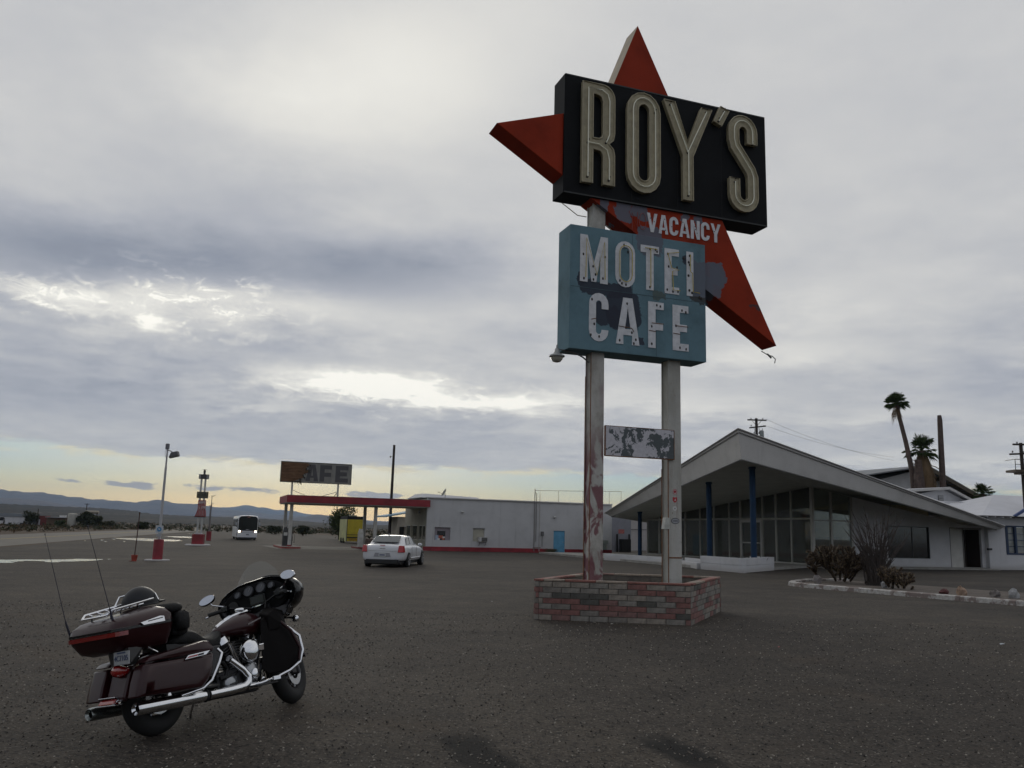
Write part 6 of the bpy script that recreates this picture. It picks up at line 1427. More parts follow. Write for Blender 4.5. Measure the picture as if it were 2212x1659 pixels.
# ---- everything on the fork
for s in (-1,1):
    sv(MB().tube([(1.33,.10*s,1.0),(1.52,.105*s,.66)],.030,10).tube([(1.52,.105*s,.68),(1.70,.10*s,.33),(1.72,.10*s,.28)],.036,10)).obj('fork_leg', M_gb if s > 0 else mat('fork_dark',(.06,.06,.065),.3,metal=.7), MC, smooth=True)
    sv(MB().box((1.56,.13*s,.34),(.09,.04,.12))).obj('brake_caliper', M_eng, MC, bevel=.01)
    sv(MB().box((1.52,.15*s,.47),(.13,.03,.11))).obj('fork_cover', M_chr, MC, bevel=.015)
# front fender
ffl = []
for a in range(20, 150, 10):
    t = R(a); rr_ = .345; x, z = 1.70+rr_*math.cos(t), .32+rr_*math.sin(t); cx, cz = 1.70+rr_*.88*math.cos(t), .32+rr_*.88*math.sin(t)
    ffl.append([(cx,-.095,cz),(x,-.085,z),(1.70+rr_*1.03*math.cos(t),0,.32+rr_*1.03*math.sin(t)),(x,.085,z),(cx,.095,cz)])
sv(MB().loft(ffl, cap=False, closed=False)).obj('front_fender', M_mar, MC, smooth=True, fix=False)
sv(MB().tube([(1.55,-.10,.64),(1.72,-.11,.60),(1.93,-.10,.52)],.010,6)).obj('fender_trim', M_chr, MC)
# batwing fairing
OUT = [(0,1.285),(.10,1.285),(.20,1.272),(.30,1.24),(.38,1.195),(.435,1.13),(.445,1.07),(.42,1.0),(.37,.94),(.29,.905),(.20,.90),(.10,.915),(0,.92)]
OUT = OUT + [(-y, z) for y, z in OUT[-2:0:-1]]
def fl(x, sc_, zc=1.08, bow=.0): return [(x-bow*abs(y)*.6, y*sc_, zc+(z-zc)*sc_) for y, z in OUT]
fa = sv(MB().loft([fl(1.385,.90,bow=.15), fl(1.37,.97,bow=.2), fl(1.385,1.0,bow=.2), fl(1.48,1.02,1.07,.22), fl(1.60,.98,1.06,.28), fl(1.70,.86,1.05,.36), fl(1.78,.62,1.04,.36), fl(1.81,.3,1.03,.2)])).obj('fairing', M_gb, MC, smooth=True)
ifc = [(1.365-.10*abs(y), y*.80+.012, 1.09+(z-1.09)*.82) for y, z in OUT]
sv(MB().loft([ifc, [(x+.04,y,z) for x, y, z in ifc]])).obj('dashboard', mat('dash_black',(.004,.004,.0045),.55,spec=.15), fa, bevel=.01)
sv(MB().tube([(p[0]-.005, p[1], p[2]) for p in fl(1.372,1.0,bow=.2)[14:24]],.006,6)).obj('fairing_trim', M_gb, fa)
Mg = Matrix.Rotation(R(14),3,'Y')
for y, r_ in ((.19,.037),(.07,.056),(-.07,.056),(-.19,.037)):
    gg = sv(MB().lathe([(r_,.012),(r_*1.0,-.010),(r_*.90,-.018),(r_*.86,-.010)], (1.335-.08*abs(y),y,1.185-.06*abs(y)), 'x', 22, M=Mg)).obj('gauge', mat('gauge_ring',(.075,.078,.085),.4,metal=.5), fa, smooth=True)
    sv(MB().lathe([(r_*.84,0),(r_*.84,.003)], (1.330-.08*abs(y),y,1.186-.06*abs(y)), 'x', 22, M=Mg)).obj('gauge_face', mat('gauge_face',(.014,.015,.018),.25,spec=.35), gg)
    nd = MB().box((1.326-.08*abs(y),y-.01,1.19-.06*abs(y)),(.003,.004,r_*1.1),M=Matrix.Rotation(R(35),3,'X')); sv(nd).obj('gauge_needle', mat('needle',(.3,.3,.3),.4), gg)
sv(MB().box((1.335,-.01,1.075),(.012,.175,.095))).obj('display_bezel', M_gb, fa, bevel=.004)
sv(MB().box((1.327,-.01,1.077),(.006,.135,.072))).obj('display_screen', mat('display_grey',(.035,.04,.037),.3,spec=.4), fa)
sv(MB().box((1.32,-.02,1.012),(.01,.20,.010))).box((1.31,.04,1.0),(.02,.03,.02)).obj('dash_trim', M_chr, fa)
for s in (-1,1):
    sp_ = sv(MB().lathe([(.055,0),(.055,-.01),(.05,-.012)], (1.325,.26*s,1.07), 'x', 20)).obj('speaker', M_blkp, fa)
# dark inner panels that close the gap between fairing, tank and leg shields
for s in (-1,1):
    MB().loft([[(1.17,.10*s,.72),(1.19,.12*s,.93),(1.30,.10*s,.98),(1.38,.08*s,.95),(1.36,.08*s,.72)], [(1.18,.24*s,.74),(1.18,.25*s,.90),(1.28,.26*s,.955),(1.40,.24*s,.93),(1.38,.30*s,.76)]]).obj('inner_panel', M_marb, MC, bevel=.01)
sv(MB().hexa([(1.30,-.28,.84),(1.50,-.26,.84),(1.50,.26,.84),(1.30,.28,.84),(1.36,-.36,.99),(1.56,-.34,.99),(1.56,.34,.99),(1.36,.36,.99)])).obj('fairing_skirt', M_gb, fa, bevel=.02)
# short clear windshield
wsh = []
for k in range(9):
    y = -.24+.06*k; h_ = 1-(abs(y)/.27)**2.4; wsh.append([(1.40+.02*abs(y), y, 1.262-.25*y*y), (1.425, y*.98, 1.262+.10*h_), (1.455, y*.95, 1.262+.215*h_)])
wg = glassmat('windshield_plastic', (.93,.95,.95), opac=.09)
sv(MB().grid(wsh)).obj('windshield', wg, fa, smooth=True, fix=False)
# bars, grips, levers, mirrors
for s in (-1,1):
    sv(MB().tube([(1.31,.05*s,1.0),(1.30,.16*s,1.035),(1.25,.27*s,1.06),(1.20,.33*s,1.055)],.013,8)).obj('handlebar', M_gb, MC, smooth=True)
    sv(MB().tube([(1.21,.325*s,1.055),(1.115,.43*s,1.040)],.020,10)).obj('grip', M_rub, MC, smooth=True)
    sv(MB().box((1.225,.295*s,1.06),(.07,.07,.055)).box((1.26,.32*s,1.075),(.08,.05,.05))).obj('switch_box', M_gb, MC, bevel=.01)
    sv(MB().tube([(1.26,.325*s,1.065),(1.20,.41*s,1.045),(1.135,.475*s,1.022)], [.007,.006,.009], 6)).obj('lever', M_chr, MC, smooth=True)
    sv(MB().tube([(1.25,.30*s,1.09),(1.235,.355*s,1.11),(1.19,.41*s,1.135),(1.18,.43*s,1.165)],.007,6)).obj('mirror_stem', M_chr, MC, smooth=True)
    Mm = Matrix.Rotation(R(6)*s,3,'Z') @ Matrix.Rotation(R(24),3,'Y') @ Matrix.Rotation(R(-14)*s,3,'X') @ Matrix.Diagonal((1,.088,.050))
    mr = sv(MB().lathe([(.30,.045),(.9,.025),(1.0,.0),(.96,-.006)], (1.18,.455*s,1.20), 'x', 26, M=Mm)).obj('mirror', M_chr if s < 0 else M_gb, MC, smooth=True)
    sv(MB().lathe([(.93,-.007),(.93,-.004)], (1.18,.455*s,1.20), 'x', 26, M=Mm)).obj('mirror_glass', mat('mirror_silver',(.50,.53,.58),.20,metal=1.0), mr)
    sv(MB().tube([(1.50,.12*s,.845),(1.515,.21*s,.83),(1.52,.26*s,.815)],.012,6).tube([(1.49,.2*s,.86),(1.50,.24*s,.87)],.016,6)).obj('signal_arm', M_chr, MC, smooth=True)
    sv(MB().lathe([(.001,.04),(.020,.035),(.034,.012),(.036,-.015),(.030,-.022),(.001,-.024)], (1.53,.28*s,.80), 'x', 16)).obj('turn_signal', M_chr, MC, smooth=True)
sv(MB().lathe([(.085,.0),(.095,.03),(.088,.06),(.04,.08),(.001,.085)], (1.66,0,1.0), 'x', 22)).obj('headlight', M_chr, MC, smooth=True)
sv(MB().tube([(1.28,.12,1.03),(1.22,.1,.98),(1.30,.08,.90),(1.34,.06,.84)],.008,6).tube([(1.28,-.12,1.03),(1.24,-.12,.96),(1.32,-.08,.88)],.008,6)).obj('cable', M_rub, MC, smooth=True)
# helmet resting on the front of the lid
HE = thing('helmet', 'black half helmet resting on the lid of the motorcycle top box', 'helmet')
HM = MC.matrix_basis if False else (Matrix.Translation(MC.location) @ MC.rotation_euler.to_matrix().to_4x4() @ Matrix.Scale(.94,4))
HE.location = HM @ Vector((-.035,.09,1.085)); HE.rotation_euler = (R(-11), R(-6), R(62)); HE.scale = (.94,)*3
MB().ball((0,0,.035), (.165,.135,.155), 22, 9, z0=-.1).obj('shell', mat('helmet_black',(.012,.013,.016),.45,spec=.3), HE, smooth=True)
MB().torus((0,0,.02), 1.0, .06, 'z', 26, 6, M=Matrix.Diagonal((.160,.130,.16))).obj('rim', M_blkp, HE, smooth=True)
MB().ball((.17,0,.03), (.075,.10,.015), 12, 5).obj('peak', M_blkp, HE, smooth=True)
# ---------------------------------------------------------------- plants, kerbed bed, rocks, small things
def leafmat(name, col, var=.35):
    return mat(name, col, .75, spec=.2, noise=(1.3, var))
def quads(b, c, rad, n, s, rr_, flat=1.0, shell=.35):
    for _ in range(n):
        while True:
            d = Vector((rr_.gauss(0,1), rr_.gauss(0,1), rr_.gauss(0,1)))
            if d.length > .01: break
        d.normalize(); k = shell+(1-shell)*rr_.random()**.5
        p = Vector(c)+Vector((d.x*rad[0]*k, d.y*rad[1]*k, d.z*rad[2]*k))
        a = Vector((rr_.gauss(0,1), rr_.gauss(0,1), rr_.gauss(0,1)*flat)).normalized(); e = a.cross(Vector((rr_.gauss(0,1), rr_.gauss(0,1), rr_.gauss(0,1)))).normalized()
        ss = s*rr_.uniform(.6,1.3); b.add([p-a*ss-e*ss*.35, p+e*ss*.2, p+a*ss+e*ss*.35, p-e*ss*.5], [(0,1,2,3)])
def shrub(name, lab, cat, x, y, w, h, mt, seed, group=None, clumps=9, leaf=.12, n=90, trunk=True):
    rr_ = random.Random(seed); t = thing(name, lab, cat, (x,y,0), 0, group); b = MB()
    for _ in range(clumps):
        a = rr_.uniform(0,6.28); r_ = rr_.uniform(0,.62)*w/2; zc = rr_.uniform(.32,.78)*h
        rad = (w*rr_.uniform(.15,.26), w*rr_.uniform(.15,.26), h*rr_.uniform(.12,.24)); quads(b, (math.cos(a)*r_, math.sin(a)*r_, zc), rad, n, leaf, rr_)
    quads(b, (0,0,h*.35), (w*.4,w*.4,h*.33), n*2, leaf, rr_)
    b.obj('crown', mt, t, fix=False)
    q = MB()
    for _ in range(6):
        a = rr_.uniform(0,6.28); q.tube([(0,0,0),(math.cos(a)*w*.1,math.sin(a)*w*.1,h*.25),(math.cos(a)*w*.28,math.sin(a)*w*.28,h*.65)],[w*.02,w*.014,w*.006],5)
    q.obj('trunk', mat('dark_bark',(.05,.04,.03),.9), t); return t
L_dk = leafmat('dark_leaves', (.035,.042,.020)); L_ol = leafmat('olive_leaves', (.055,.055,.028)); L_br = leafmat('brown_scrub', (.085,.055,.028)); L_gn = leafmat('green_leaves', (.045,.060,.022))
def shr(name, lab, cx_src, basey, Y, wpx, hpx, mt, seed, cat='bush', **k):
    v = P(cx_src*.86406, basey*.86406, Y); sc = Y/1850/ (1/.86406); shrub(name, lab, cat, v.x, v.y, wpx*sc, hpx*sc, mt, seed, **k)
# mesquite behind the canopy
shr('mesquite_tree', 'dense dark green mesquite tree beyond the station canopy', 560+1062/3.687, 1340, 118, 450/3.687, 350/3.687, L_gn, 3, cat='tree', clumps=20, leaf=.17, n=210)
shr('desert_bush', 'dark bush right of the left canopy piers, beyond the lot', 560+730/3.687, 1330, 150, 150/3.687, 115/3.687, L_dk, 4, leaf=.2)
shr('desert_bush', 'big dark bush right of the white mobile home', 690/9.217, 1320, 214, 400/9.217, 370/9.217, L_dk, 5, leaf=.3, n=120)
shr('desert_tree', 'broad dark tree mass right of the upright water tank', 1960/9.217, 1320, 216, 470/9.217, 360/9.217, L_dk, 6, cat='tree', leaf=.35, n=150, clumps=12)
shr('desert_bush', 'green bush between the red shed and the water tank', 1380/9.217, 1319, 212, 300/9.217, 150/9.217, L_gn, 7, leaf=.25)
shr('desert_bush', 'rounded dark bush left of the lamp post, past the road', 760/3.16, 1318, 210, 110/3.16, 95/3.16, L_dk, 8, leaf=.3)
shr('bare_tree', 'dark bare forked tree in front of the mobile home', 75/9.217, 1322, 205, 60/9.217, 200/9.217, mat('dark_bark',(.05,.04,.03),.9), 9, cat='tree', n=6, leaf=.2)
shr('desert_bush', 'dark bush behind the coach on its right side', 560+470/3.687, 1336, 160, 170/3.687, 90/3.687, L_dk, 10, leaf=.22)
# uncountable desert scrub out to the hills
rr_ = random.Random(42); sc1, sc2, sc3 = MB(), MB(), MB()
def okspot(x, y):
    v = Vector((x-rn.x, y-rn.y, 0)); s = v.dot(rp); t_ = v.dot(rd)
    return s > RW+5 or (t_ > 120 and s < -6) or y > 175
cnt = 0
while cnt < 4200:
    az_ = R(rr_.uniform(-36, 34)); d = 70*(26)**(rr_.random()**1.05); x, y = math.sin(az_)*d, math.cos(az_)*d
    if d < 130 and az_ > R(-24): continue
    if not okspot(x, y) or (az_ > -.05 and d < 230): continue
    cnt += 1; s = min(1.5, .45+d/420)*rr_.uniform(.6,1.4); near = d < 135
    b = (sc2 if rr_.random() < .75 else sc3) if near else rr_.choices((sc1, sc2, sc3), (5,2.2,3))[0]
    hh = s*(.55 if near else .62); quads(b, (x,y,hh*.45), (s*.75,s*.75,hh*.6), 15 if d < 400 else 8, s*.30, rr_, shell=.2)
for i in range(2600):      # dry brush along the far verge
    t_ = rr_.uniform(-70, 240); s_ = RW+2.5+rr_.random()**1.3*110; q = Vector((rn.x,rn.y,0))+rd*t_+rp*s_
    s = rr_.uniform(.3,.75); b = sc2 if rr_.random() < .7 else rr_.choice((sc1, sc3)); quads(b, (q.x,q.y,s*.28), (s*.8,s*.8,s*.42), 14, s*.26, rr_, shell=.2)
for b, m_, lab in ((sc1, L_dk, 'dark creosote scrub covering the plain'), (sc2, L_br, 'brown dry scrub and grass along the highway'), (sc3, L_ol, 'olive desert scrub beyond the road')):
    tag(b.obj('desert_scrub', m_, fix=False), lab, 'scrub', kind='stuff')
shr('desert_tree', 'dark tree between the mobile home and the far left frame edge', 5/9.217, 1320, 222, 260/9.217, 230/9.217, L_dk, 25, cat='tree', leaf=.3, n=90)
shr('desert_bush', 'low wide bush just right of the broad dark tree mass', 2500/9.217, 1319, 214, 420/9.217, 190/9.217, L_ol, 26, leaf=.3)
shr('desert_bush', 'low dark bush between the bucket stick and the lamp post, far off', 1130/3.16, 1318, 190, 120/3.16, 60/3.16, L_dk, 27, leaf=.3)
# palms
M_fr = leafmat('palm_green', (.045,.070,.022)); M_dead = leafmat('palm_dead', (.17,.115,.065), .3); M_ptr = mat('palm_trunk', (.085,.06,.05), .9, noise=(4,.4), bump=.8, bscale=18)
def fan(b, base, dr, L_, r_, rr_, nb=13, droop=.35):
    dr = Vector(dr).normalized(); side = dr.cross(Vector((0,0,1)));  side = side.normalized() if side.length > .01 else Vector((1,0,0)); upv = side.cross(dr)
    hub = Vector(base)+dr*L_; b.tube([base, Vector(base)+dr*L_*.5+Vector((0,0,.03)), hub], [.03,.022,.014], 4)
    for k in range(nb):
        a = (k/(nb-1)-.5)*R(215); v = dr*math.cos(a)+side*math.sin(a); ln = r_*(.75+.25*math.cos(a))*rr_.uniform(.85,1.1); w_ = .032*r_/.8
        nrm = v.cross(upv).normalized(); mid = hub+v*ln*.6+upv*.04*rr_.uniform(-1,1); tip = hub+v*ln+Vector((0,0,-droop*ln*rr_.uniform(.5,1.2)))
        b.add([hub-nrm*w_*.4, hub+nrm*w_*.4, mid+nrm*w_, tip, mid-nrm*w_], [(0,1,2,3,4)])
KP = .865
def near_(p): return (p[0]*KP, p[1]*KP, 0 if p[2] == 0 else 1.7+(p[2]-1.7)*KP)
def palm(lab, pts, rad, nl, rl, seed, skirt=0, petl=.7, crown_down=.5):
    rr_ = random.Random(seed); pts = [near_(p) for p in pts]; rad = [r_*KP for r_ in rad]; rl *= KP; petl *= KP; t = thing('palm_tree', lab, 'palm tree', pts[0]); p0 = Vector(pts[0]); pp = [Vector(p)-p0 for p in pts]
    MB().tube(pp, rad, 12).obj('trunk', M_ptr, t, smooth=True)
    top = pp[-1]; b = MB()
    for i in range(nl):
        a = rr_.uniform(0,6.283); e = R(rr_.uniform(-25,85)); fan(b, top, (math.cos(a)*math.cos(e), math.sin(a)*math.cos(e), math.sin(e)), petl*rr_.uniform(.7,1.1), rl*rr_.uniform(.8,1.1), rr_)
    b.obj('crown', M_fr, t, fix=False)
    if skirt:
        b = MB()
        for i in range(skirt):
            a = rr_.uniform(0,6.283); z_ = rr_.uniform(-1.9,-.2) ; fan(b, top+Vector((0,0,z_*.3)), (math.cos(a)*.45, math.sin(a)*.45, -.9), petl*rr_.uniform(.7,1.2), rl*rr_.uniform(.6,.9), rr_, 9, .9)
        b.obj('dead_skirt', M_dead, t, fix=False)
    return t
palm('tall slim palm with small crown leaning left above the office roof', [(42.6,90,0),(42.25,90,8.9),(41.75,90,12),(41.25,90,14.4),(40.95,90,16.2)], [.30,.27,.23,.21,.20], 95, .72, 1, skirt=14, petl=.72)
t = palm('stout palm with thick brown skirt of dead fronds', [(43.65,90.5,0),(43.65,90.5,7),(43.6,90.5,11.2)], [.6,.5,.4], 44, 1.0, 2, petl=1.1)
b = MB(); rr_ = random.Random(12)
b.lathe([(.65,5.5),(.85,7.2),(.92,8.4),(.80,9.6),(.52,10.6),(.2,11.1)], n=20)
for i in range(1100):
    a = rr_.uniform(0,6.283); z_ = rr_.uniform(6.6,11.0); r0 = .35+.78*math.sin(min(1,(11.1-z_)/3.0)*1.45); q0 = Vector((math.cos(a)*r0, math.sin(a)*r0, z_)); k1 = rr_.uniform(-.12,.30); q1 = Vector((math.cos(a+rr_.uniform(-.2,.2))*(r0+k1), math.sin(a+.06)*(r0+k1), z_-rr_.uniform(.5,1.3))); s_ = Vector((-math.sin(a), math.cos(a), 0))*.04
    b.add([q0-s_, q0+s_, q1+s_*.3, q1-s_*.3], [(0,1,2,3)])
b.v = [(v[0]*KP, v[1]*KP, 1.7+(v[2]-1.7)*KP) for v in b.v]; b.obj('dead_skirt', M_dead, t, fix=False)
t = thing('palm_stub', 'thick ragged trunk base beside the tall palm', 'palm tree', near_((42.55,89.2,0))); t.scale = (KP,KP,1); b = MB().tube([(0,0,0),(0,0,7.4),(.0,0,9.0)],[.5,.5,.3],10)
for i in range(120):
    a = rr_.uniform(0,6.283); z_ = rr_.uniform(6.2,9.0); b.add([(math.cos(a)*.4,math.sin(a)*.4,z_),(math.cos(a)*.46-.05,math.sin(a)*.46,z_),(math.cos(a)*.68,math.sin(a)*.68,z_+.28)], [(0,1,2)])
b.obj('trunk', M_ptr, t, fix=False)
t = thing('dead_palm_trunk', 'tall headless dark palm trunk right of the stout palm', 'palm tree', near_((45.45,90,0))); MB().tube([(0,0,0),(-.05,0,7),(.02,0,12.7),(.0,0,13.2)],[.30,.27,.22,.17],12).obj('trunk', M_ptr, t, smooth=True)
MB().tube([(-.2,0,8.2),(-.6,0,8.45),(-1.1,0,8.6)],.04,4).obj('broken_frond', M_dead, t)
palm('small palm crown peeping over the roofs at right', [(54.4,99,0),(54.4,99,7.3)], [.3,.3], 34, .85, 5, petl=.8)
# kerbed desert bed
BED = thing('kerbed_bed', 'desert planting bed edged with flaking white painted kerb', 'kerb', (0,0,0))
fr_ = [Vector(v) for v in ((10.55,31.15,0),(11.15,30.0,0),(12.65,27.45,0),(14.4,24.75,0),(17.5,20.2,0),(21,15.5,0))]; bk_ = [Vector(v) for v in ((10.75,32.9,0),(11.9,34.6,0),(13.9,35.8,0))]
def kerbm(n, c):
    a = n.noise(c, 3.2, 6, .65); return n.mix((a).smooth(.46,.56)*.9, n.mix(n.noise(c,14,4,.7).smooth(.4,.6), (.36,.34,.31), (.46,.45,.43)), (.17,.13,.115)), a
M_kerb = custom('flaking_kerb_paint', kerbm, .85)
path = [bk_[2], bk_[1], bk_[0], Vector((10.42,32.1,0)), fr_[0]] + fr_[1:]
def kerb(pts, name):
    loops = []
    for i, p in enumerate(pts):
        d = (pts[min(i+1,len(pts)-1)]-pts[max(i-1,0)]).normalized(); n_ = Vector((-d.y, d.x, 0)); loops.append([p-n_*.14+Vector((0,0,-.02)), p-n_*.12+Vector((0,0,.13)), p-n_*.06+Vector((0,0,.155)), p+n_*.06+Vector((0,0,.155)), p+n_*.12+Vector((0,0,.13)), p+n_*.14+Vector((0,0,-.02))])
    MB().loft(loops).obj(name, M_kerb, BED, smooth=True)
for a, b_ in zip(path, path[1:]):
    L_ = (b_-a).length; n_ = max(1, round(L_/1.6))
    for k in range(n_): 
        d = (b_-a).normalized(); kerb([a.lerp(b_, k/n_)+d*.006, a.lerp(b_, (k+.5)/n_)+Vector((rnd.uniform(-.012,.012),0,0)), a.lerp(b_, (k+1)/n_)-d*.006], 'kerb_stone')
MB().add([(v.x,v.y,.07) for v in path]+[(24,19,.07),(16,33,.07)], [tuple(range(len(path)+2))]).obj('bed_soil', custom('bed_gravel', lambda n, c: (n.mix(n.noise(c,30,3,.7).smooth(.4,.65)*.6, n.ramp(n.noise(c,1.0,5,.6),[(.4,(.07,.055,.042)),(.6,(.12,.095,.075))]), (.16,.14,.12)), n.noise(c,30,3,.7)), .95), BED, fix=False)
# ocotillo
OC = thing('ocotillo', 'tall bare grey ocotillo with many thin whip stems in the kerbed bed', 'shrub', (13.75,32.5,.05)); rr_ = random.Random(21)
M_oc = mat('ocotillo_stem', (.062,.050,.045), .9, noise=(6,.35)); M_ocd = mat('ocotillo_dense', (.075,.062,.055), .9, noise=(6,.35))
for i in range(46):
    a = rr_.uniform(0,6.283); sp = rr_.uniform(.1,1.0)**.7*1.25; h_ = rr_.uniform(1.7,3.3)*(1-.22*sp/1.25); b = MB(); pts = []
    for k in range(7):
        u = k/6; pts.append(Vector((math.cos(a)*sp*u**1.5+rr_.uniform(-.03,.03)+math.cos(a)*.10, math.sin(a)*sp*u**1.5+rr_.uniform(-.03,.03)+math.sin(a)*.10, h_*u)))
    b.tube(pts, [.030,.027,.024,.020,.016,.012,.005], 5)
    for k in range(5):
        j = rr_.randint(2,5); p = pts[j]; v = Vector((math.cos(a+rr_.uniform(-1,1)), math.sin(a+rr_.uniform(-1,1)), rr_.uniform(.7,2))).normalized()*rr_.uniform(.25,.7); b.tube([p, p+v*.5+Vector((0,0,.02)), p+v],[.013,.010,.005],3)
    b.obj('stem', M_oc, OC)
b = MB()
for i in range(230):
    a = rr_.uniform(0,6.283); r_ = rr_.uniform(0,.42); p = Vector((math.cos(a)*r_, math.sin(a)*r_, 0)); h_ = rr_.uniform(.5,1.5); b.tube([p, p+Vector((rr_.uniform(-.15,.15),rr_.uniform(-.15,.15),h_*.6)), p+Vector((rr_.uniform(-.3,.3),rr_.uniform(-.3,.3),h_))],[.012,.010,.004],3)
b.obj('twig_mass', M_ocd, OC)['kind'] = 'stuff'
# cholla
M_ch = custom('cholla_spines', lambda n, c: (n.ramp(n.noise(c,5,5,.6),[(.36,(.07,.045,.025)),(.50,(.17,.12,.065)),(.62,(.36,.29,.18))]), None), .9)
M_chb = mat('cholla_core', (.035,.022,.014), .9)
def cholla(lab, x, y, w, h, n, seed):
    rr_ = random.Random(seed); t = thing('cholla_cactus', lab, 'cactus', (x,y,.06)); core, sp = MB(), MB(); segs = []
    def grow(p, d, lv):
        L_ = rr_.uniform(.13,.22)*(h/1.1)**.4; q = p+d*L_
        if q.z < .05: q.z = .08
        if abs(q.x) > w/2 or abs(q.y) > w/2 or q.z > h: return
        segs.append((p, q))
        if lv > 0:
            for _ in range(rr_.choice((1,2,2,3))): grow(q, (d+Vector((rr_.uniform(-1,1),rr_.uniform(-1,1),rr_.uniform(-.5,.9)))*.85).normalized(), lv-1)
    k = 0
    while len(segs) < n and k < 400:
        k += 1; a = rr_.uniform(0,6.283); r_ = rr_.uniform(0,w*.36); grow(Vector((math.cos(a)*r_, math.sin(a)*r_, rr_.uniform(0,h*.55)*rr_.random())) if rr_.random() < .6 else Vector((math.cos(a)*r_, math.sin(a)*r_, rr_.uniform(.05,h*.6))), Vector((math.cos(a)*.6, math.sin(a)*.6, rr_.uniform(.4,1))).normalized(), 4)
    for p, q in segs[:n]:
        r_ = rr_.uniform(.040,.055); core.tube([p, (p+q)/2, q], [r_*.75, r_, r_*.7], 6)
        d = q-p; L_ = d.length; d.normalize(); a1 = d.orthogonal().normalized(); a2 = d.cross(a1)
        for _ in range(34):
            u = rr_.random(); t_ = rr_.uniform(0,6.283); v = a1*math.cos(t_)+a2*math.sin(t_); b0 = p+d*L_*u+v*r_*.7; tip = b0+(v+d*rr_.uniform(-.3,.6))*rr_.uniform(.035,.065); e = d*.006+v.cross(d)*.004
            sp.add([b0-e, b0+e, tip], [(0,1,2)])
    core.obj('joints', M_chb, t, fix=False)['kind'] = 'stuff'; o = sp.obj('spines', M_ch, t, fix=False); o['kind'] = 'stuff'
cholla('wide golden brown cholla thicket left of the ocotillo', 12.95, 34.0, 2.5, 1.45, 620, 31)
cholla('small low cholla right of the ocotillo, brown with pale tips', 13.65, 30.1, .75, .60, 80, 32)
cholla('small dark reddish cholla just behind the low one', 13.45, 30.6, .7, .75, 70, 33)
# rocks
def rock(lab, x, y, w, h, mt, seed, z=.07):
    rr_ = random.Random(seed); o = MB().ball((0,0,h*.35), (w/2,w*.4,h*.65), 9, 6).obj('rock', mt, smooth=False)
    for v in o.data.vertices: v.co *= 1+rr_.uniform(-.18,.18)
    o.location = (x,y,z); o.rotation_euler = (0,0,rr_.uniform(0,3)); b_ = o.modifiers.new('b','BEVEL'); b_.width = w*.04; tag(o, lab, 'rock', 'rocks in the kerbed bed'); return o
M_rg = mat('rock_grey', (.19,.17,.16), .9, noise=(9,.35), bump=.6); M_rt = mat('rock_tan', (.30,.21,.15), .9, noise=(9,.3), bump=.6); M_rw = mat('rock_white', (.33,.33,.33), .9, noise=(9,.25), bump=.6); M_rr = mat('rock_dark_red', (.10,.035,.035), .9, noise=(9,.3), bump=.6)
rock('pointed grey rock on the kerb nose', 11.55, 32.6, .36, .30, M_rg, 1); rock('white rock at the foot of the ocotillo', 13.35, 31.0, .30, .22, M_rw, 2)
rock('dark red flat rock left of the tan boulder', 14.1, 28.3, .34, .15, M_rr, 3); rock('round tan boulder behind the kerb', 14.25, 27.5, .36, .27, M_rt, 4)
rock('dark rock tucked against the white boulder', 15.2, 27.3, .32, .22, M_rg, 5); rock('large white boulder nearest the right edge', 15.55, 26.9, .34, .28, M_rw, 6)
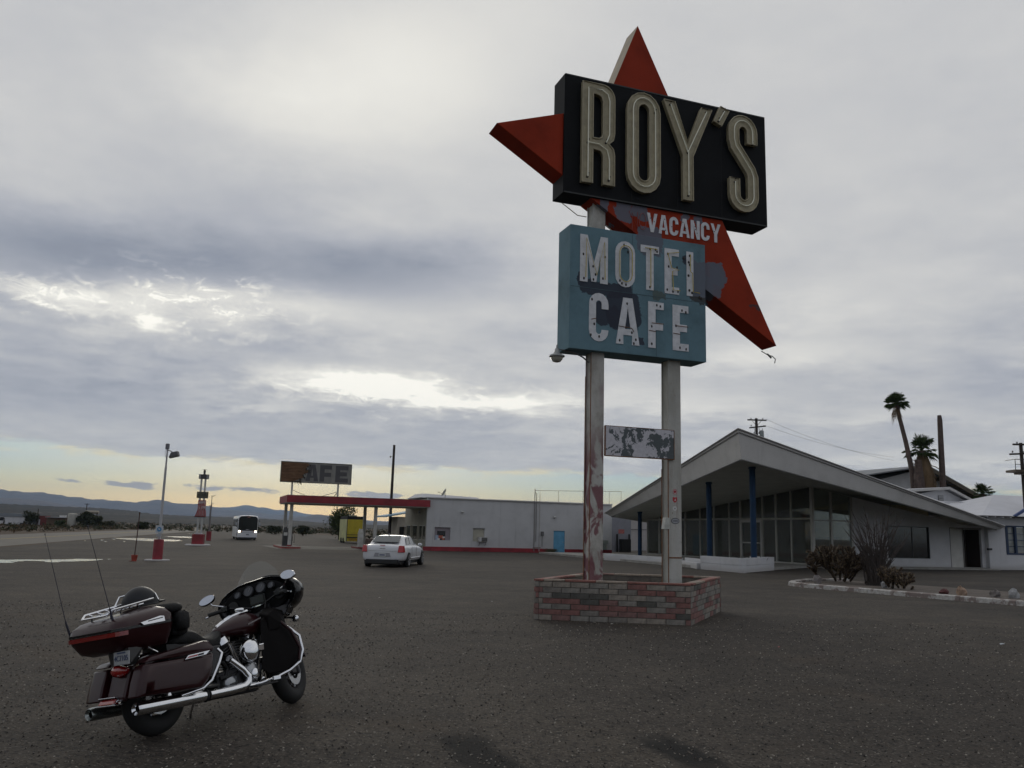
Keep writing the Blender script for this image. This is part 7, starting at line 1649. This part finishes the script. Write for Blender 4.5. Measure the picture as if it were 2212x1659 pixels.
# weeds by the station wall, litter on the lot
t = thing('weed', 'dry green weed by the blue side door', 'plant', (E0+Matrix.Rotation(A20,3,'Z')@Vector((10.6,-.5,0)))); q = MB(); rr_ = random.Random(9)
for i in range(160): a = rr_.uniform(0,6.283); l = rr_.uniform(.2,.75); q.tube([(0,0,0),(math.cos(a)*l*.6,math.sin(a)*l*.4,.12+.25*rr_.random()),(math.cos(a)*l,math.sin(a)*l*.6,.05+.3*rr_.random())],[.012,.009,.004],3)
q.obj('stems', leafmat('weed_olive',(.10,.10,.06)), t)['kind'] = 'stuff'
def scrap(px, py, s, col, lab):
    v = G(px, py); o = MB().add([(-s,-s*.6,0),(s*.8,-s*.5,s*.3),(s,s*.5,0),(-s*.7,s*.6,s*.25),(0,0,s*.5)], [(0,1,4),(1,2,4),(2,3,4),(3,0,4)]).obj('litter', mat('scrap_%s' % lab.split()[0], col, .7), fix=False)
    o.location = (v.x, v.y, .008); tag(o, lab, 'litter')
scrap(2165,1393,.045,(.50,.53,.55),'white crumpled paper scrap on the lot at far right'); scrap(1683,1399,.022,(.40,.10,.09),'red scrap lying on the gravel right of the planter'); scrap(1322,1349,.03,(.45,.44,.38),'pale pebble at the foot of the brick planter')
scrap(820,1292,.03,(.45,.45,.45),'pale scrap of paper beyond the motorcycle'); scrap(1063,1300,.025,(.42,.42,.42),'tiny light scrap left of the planter')
# loose grit on the foreground
rr_ = random.Random(77); gA, gB, gC = MB(), MB(), MB(); tet = [(0,1,2),(0,2,3),(0,3,1),(1,3,2)]
for i in range(26000):
    y = 3.6+rr_.random()**1.5*15; x = rr_.uniform(-.72,.72)*y; s = rr_.uniform(.003,.009)*(1+y*.05)
    b = (gA, gB, gC)[0 if rr_.random() < .25 else (1 if rr_.random() < .5 else 2)]
    p = Vector((x,y,.004)); b.add([p+Vector((rr_.uniform(-s,s), rr_.uniform(-s,s), s*rr_.uniform(.6,1.3)))]+[p+Vector((s*1.3*math.cos(a), s*1.3*math.sin(a), -.001)) for a in (rr_.uniform(0,1), rr_.uniform(2,3), rr_.uniform(4,5.2))], tet)
for b, c_, nm in ((gA,(.26,.235,.195),'pale'),(gB,(.12,.10,.08),'grey'),(gC,(.022,.020,.018),'dark')): tag(b.obj('gravel', mat('grit_'+nm, c_, .9), fix=False), nm+' loose gravel on the lot', 'gravel', kind='stuff')
# tiny joined details are not parts one could pick apart
for o in COL.objects:
    if o.type == 'MESH' and o.name.split('.')[0] in ('tube_socket','letter_crack','loose_wire','board_rim','panel_seam','rust_seam','vacancy_no_tube','neon_tube','panel_frame','sticker_print','cover_bolt','cooling_fin','spokes','pushrod_tube','drip_moulding','rim','window_frame','door_frame','lamp_arm','poster','collar','hoop','corner_trim','counter_rail','underside','roof_edge','cross_pipe','marker_light','bracket','junction_box','notice_symbol'):
        if 'category' not in o and o.parent: o['kind'] = 'stuff'
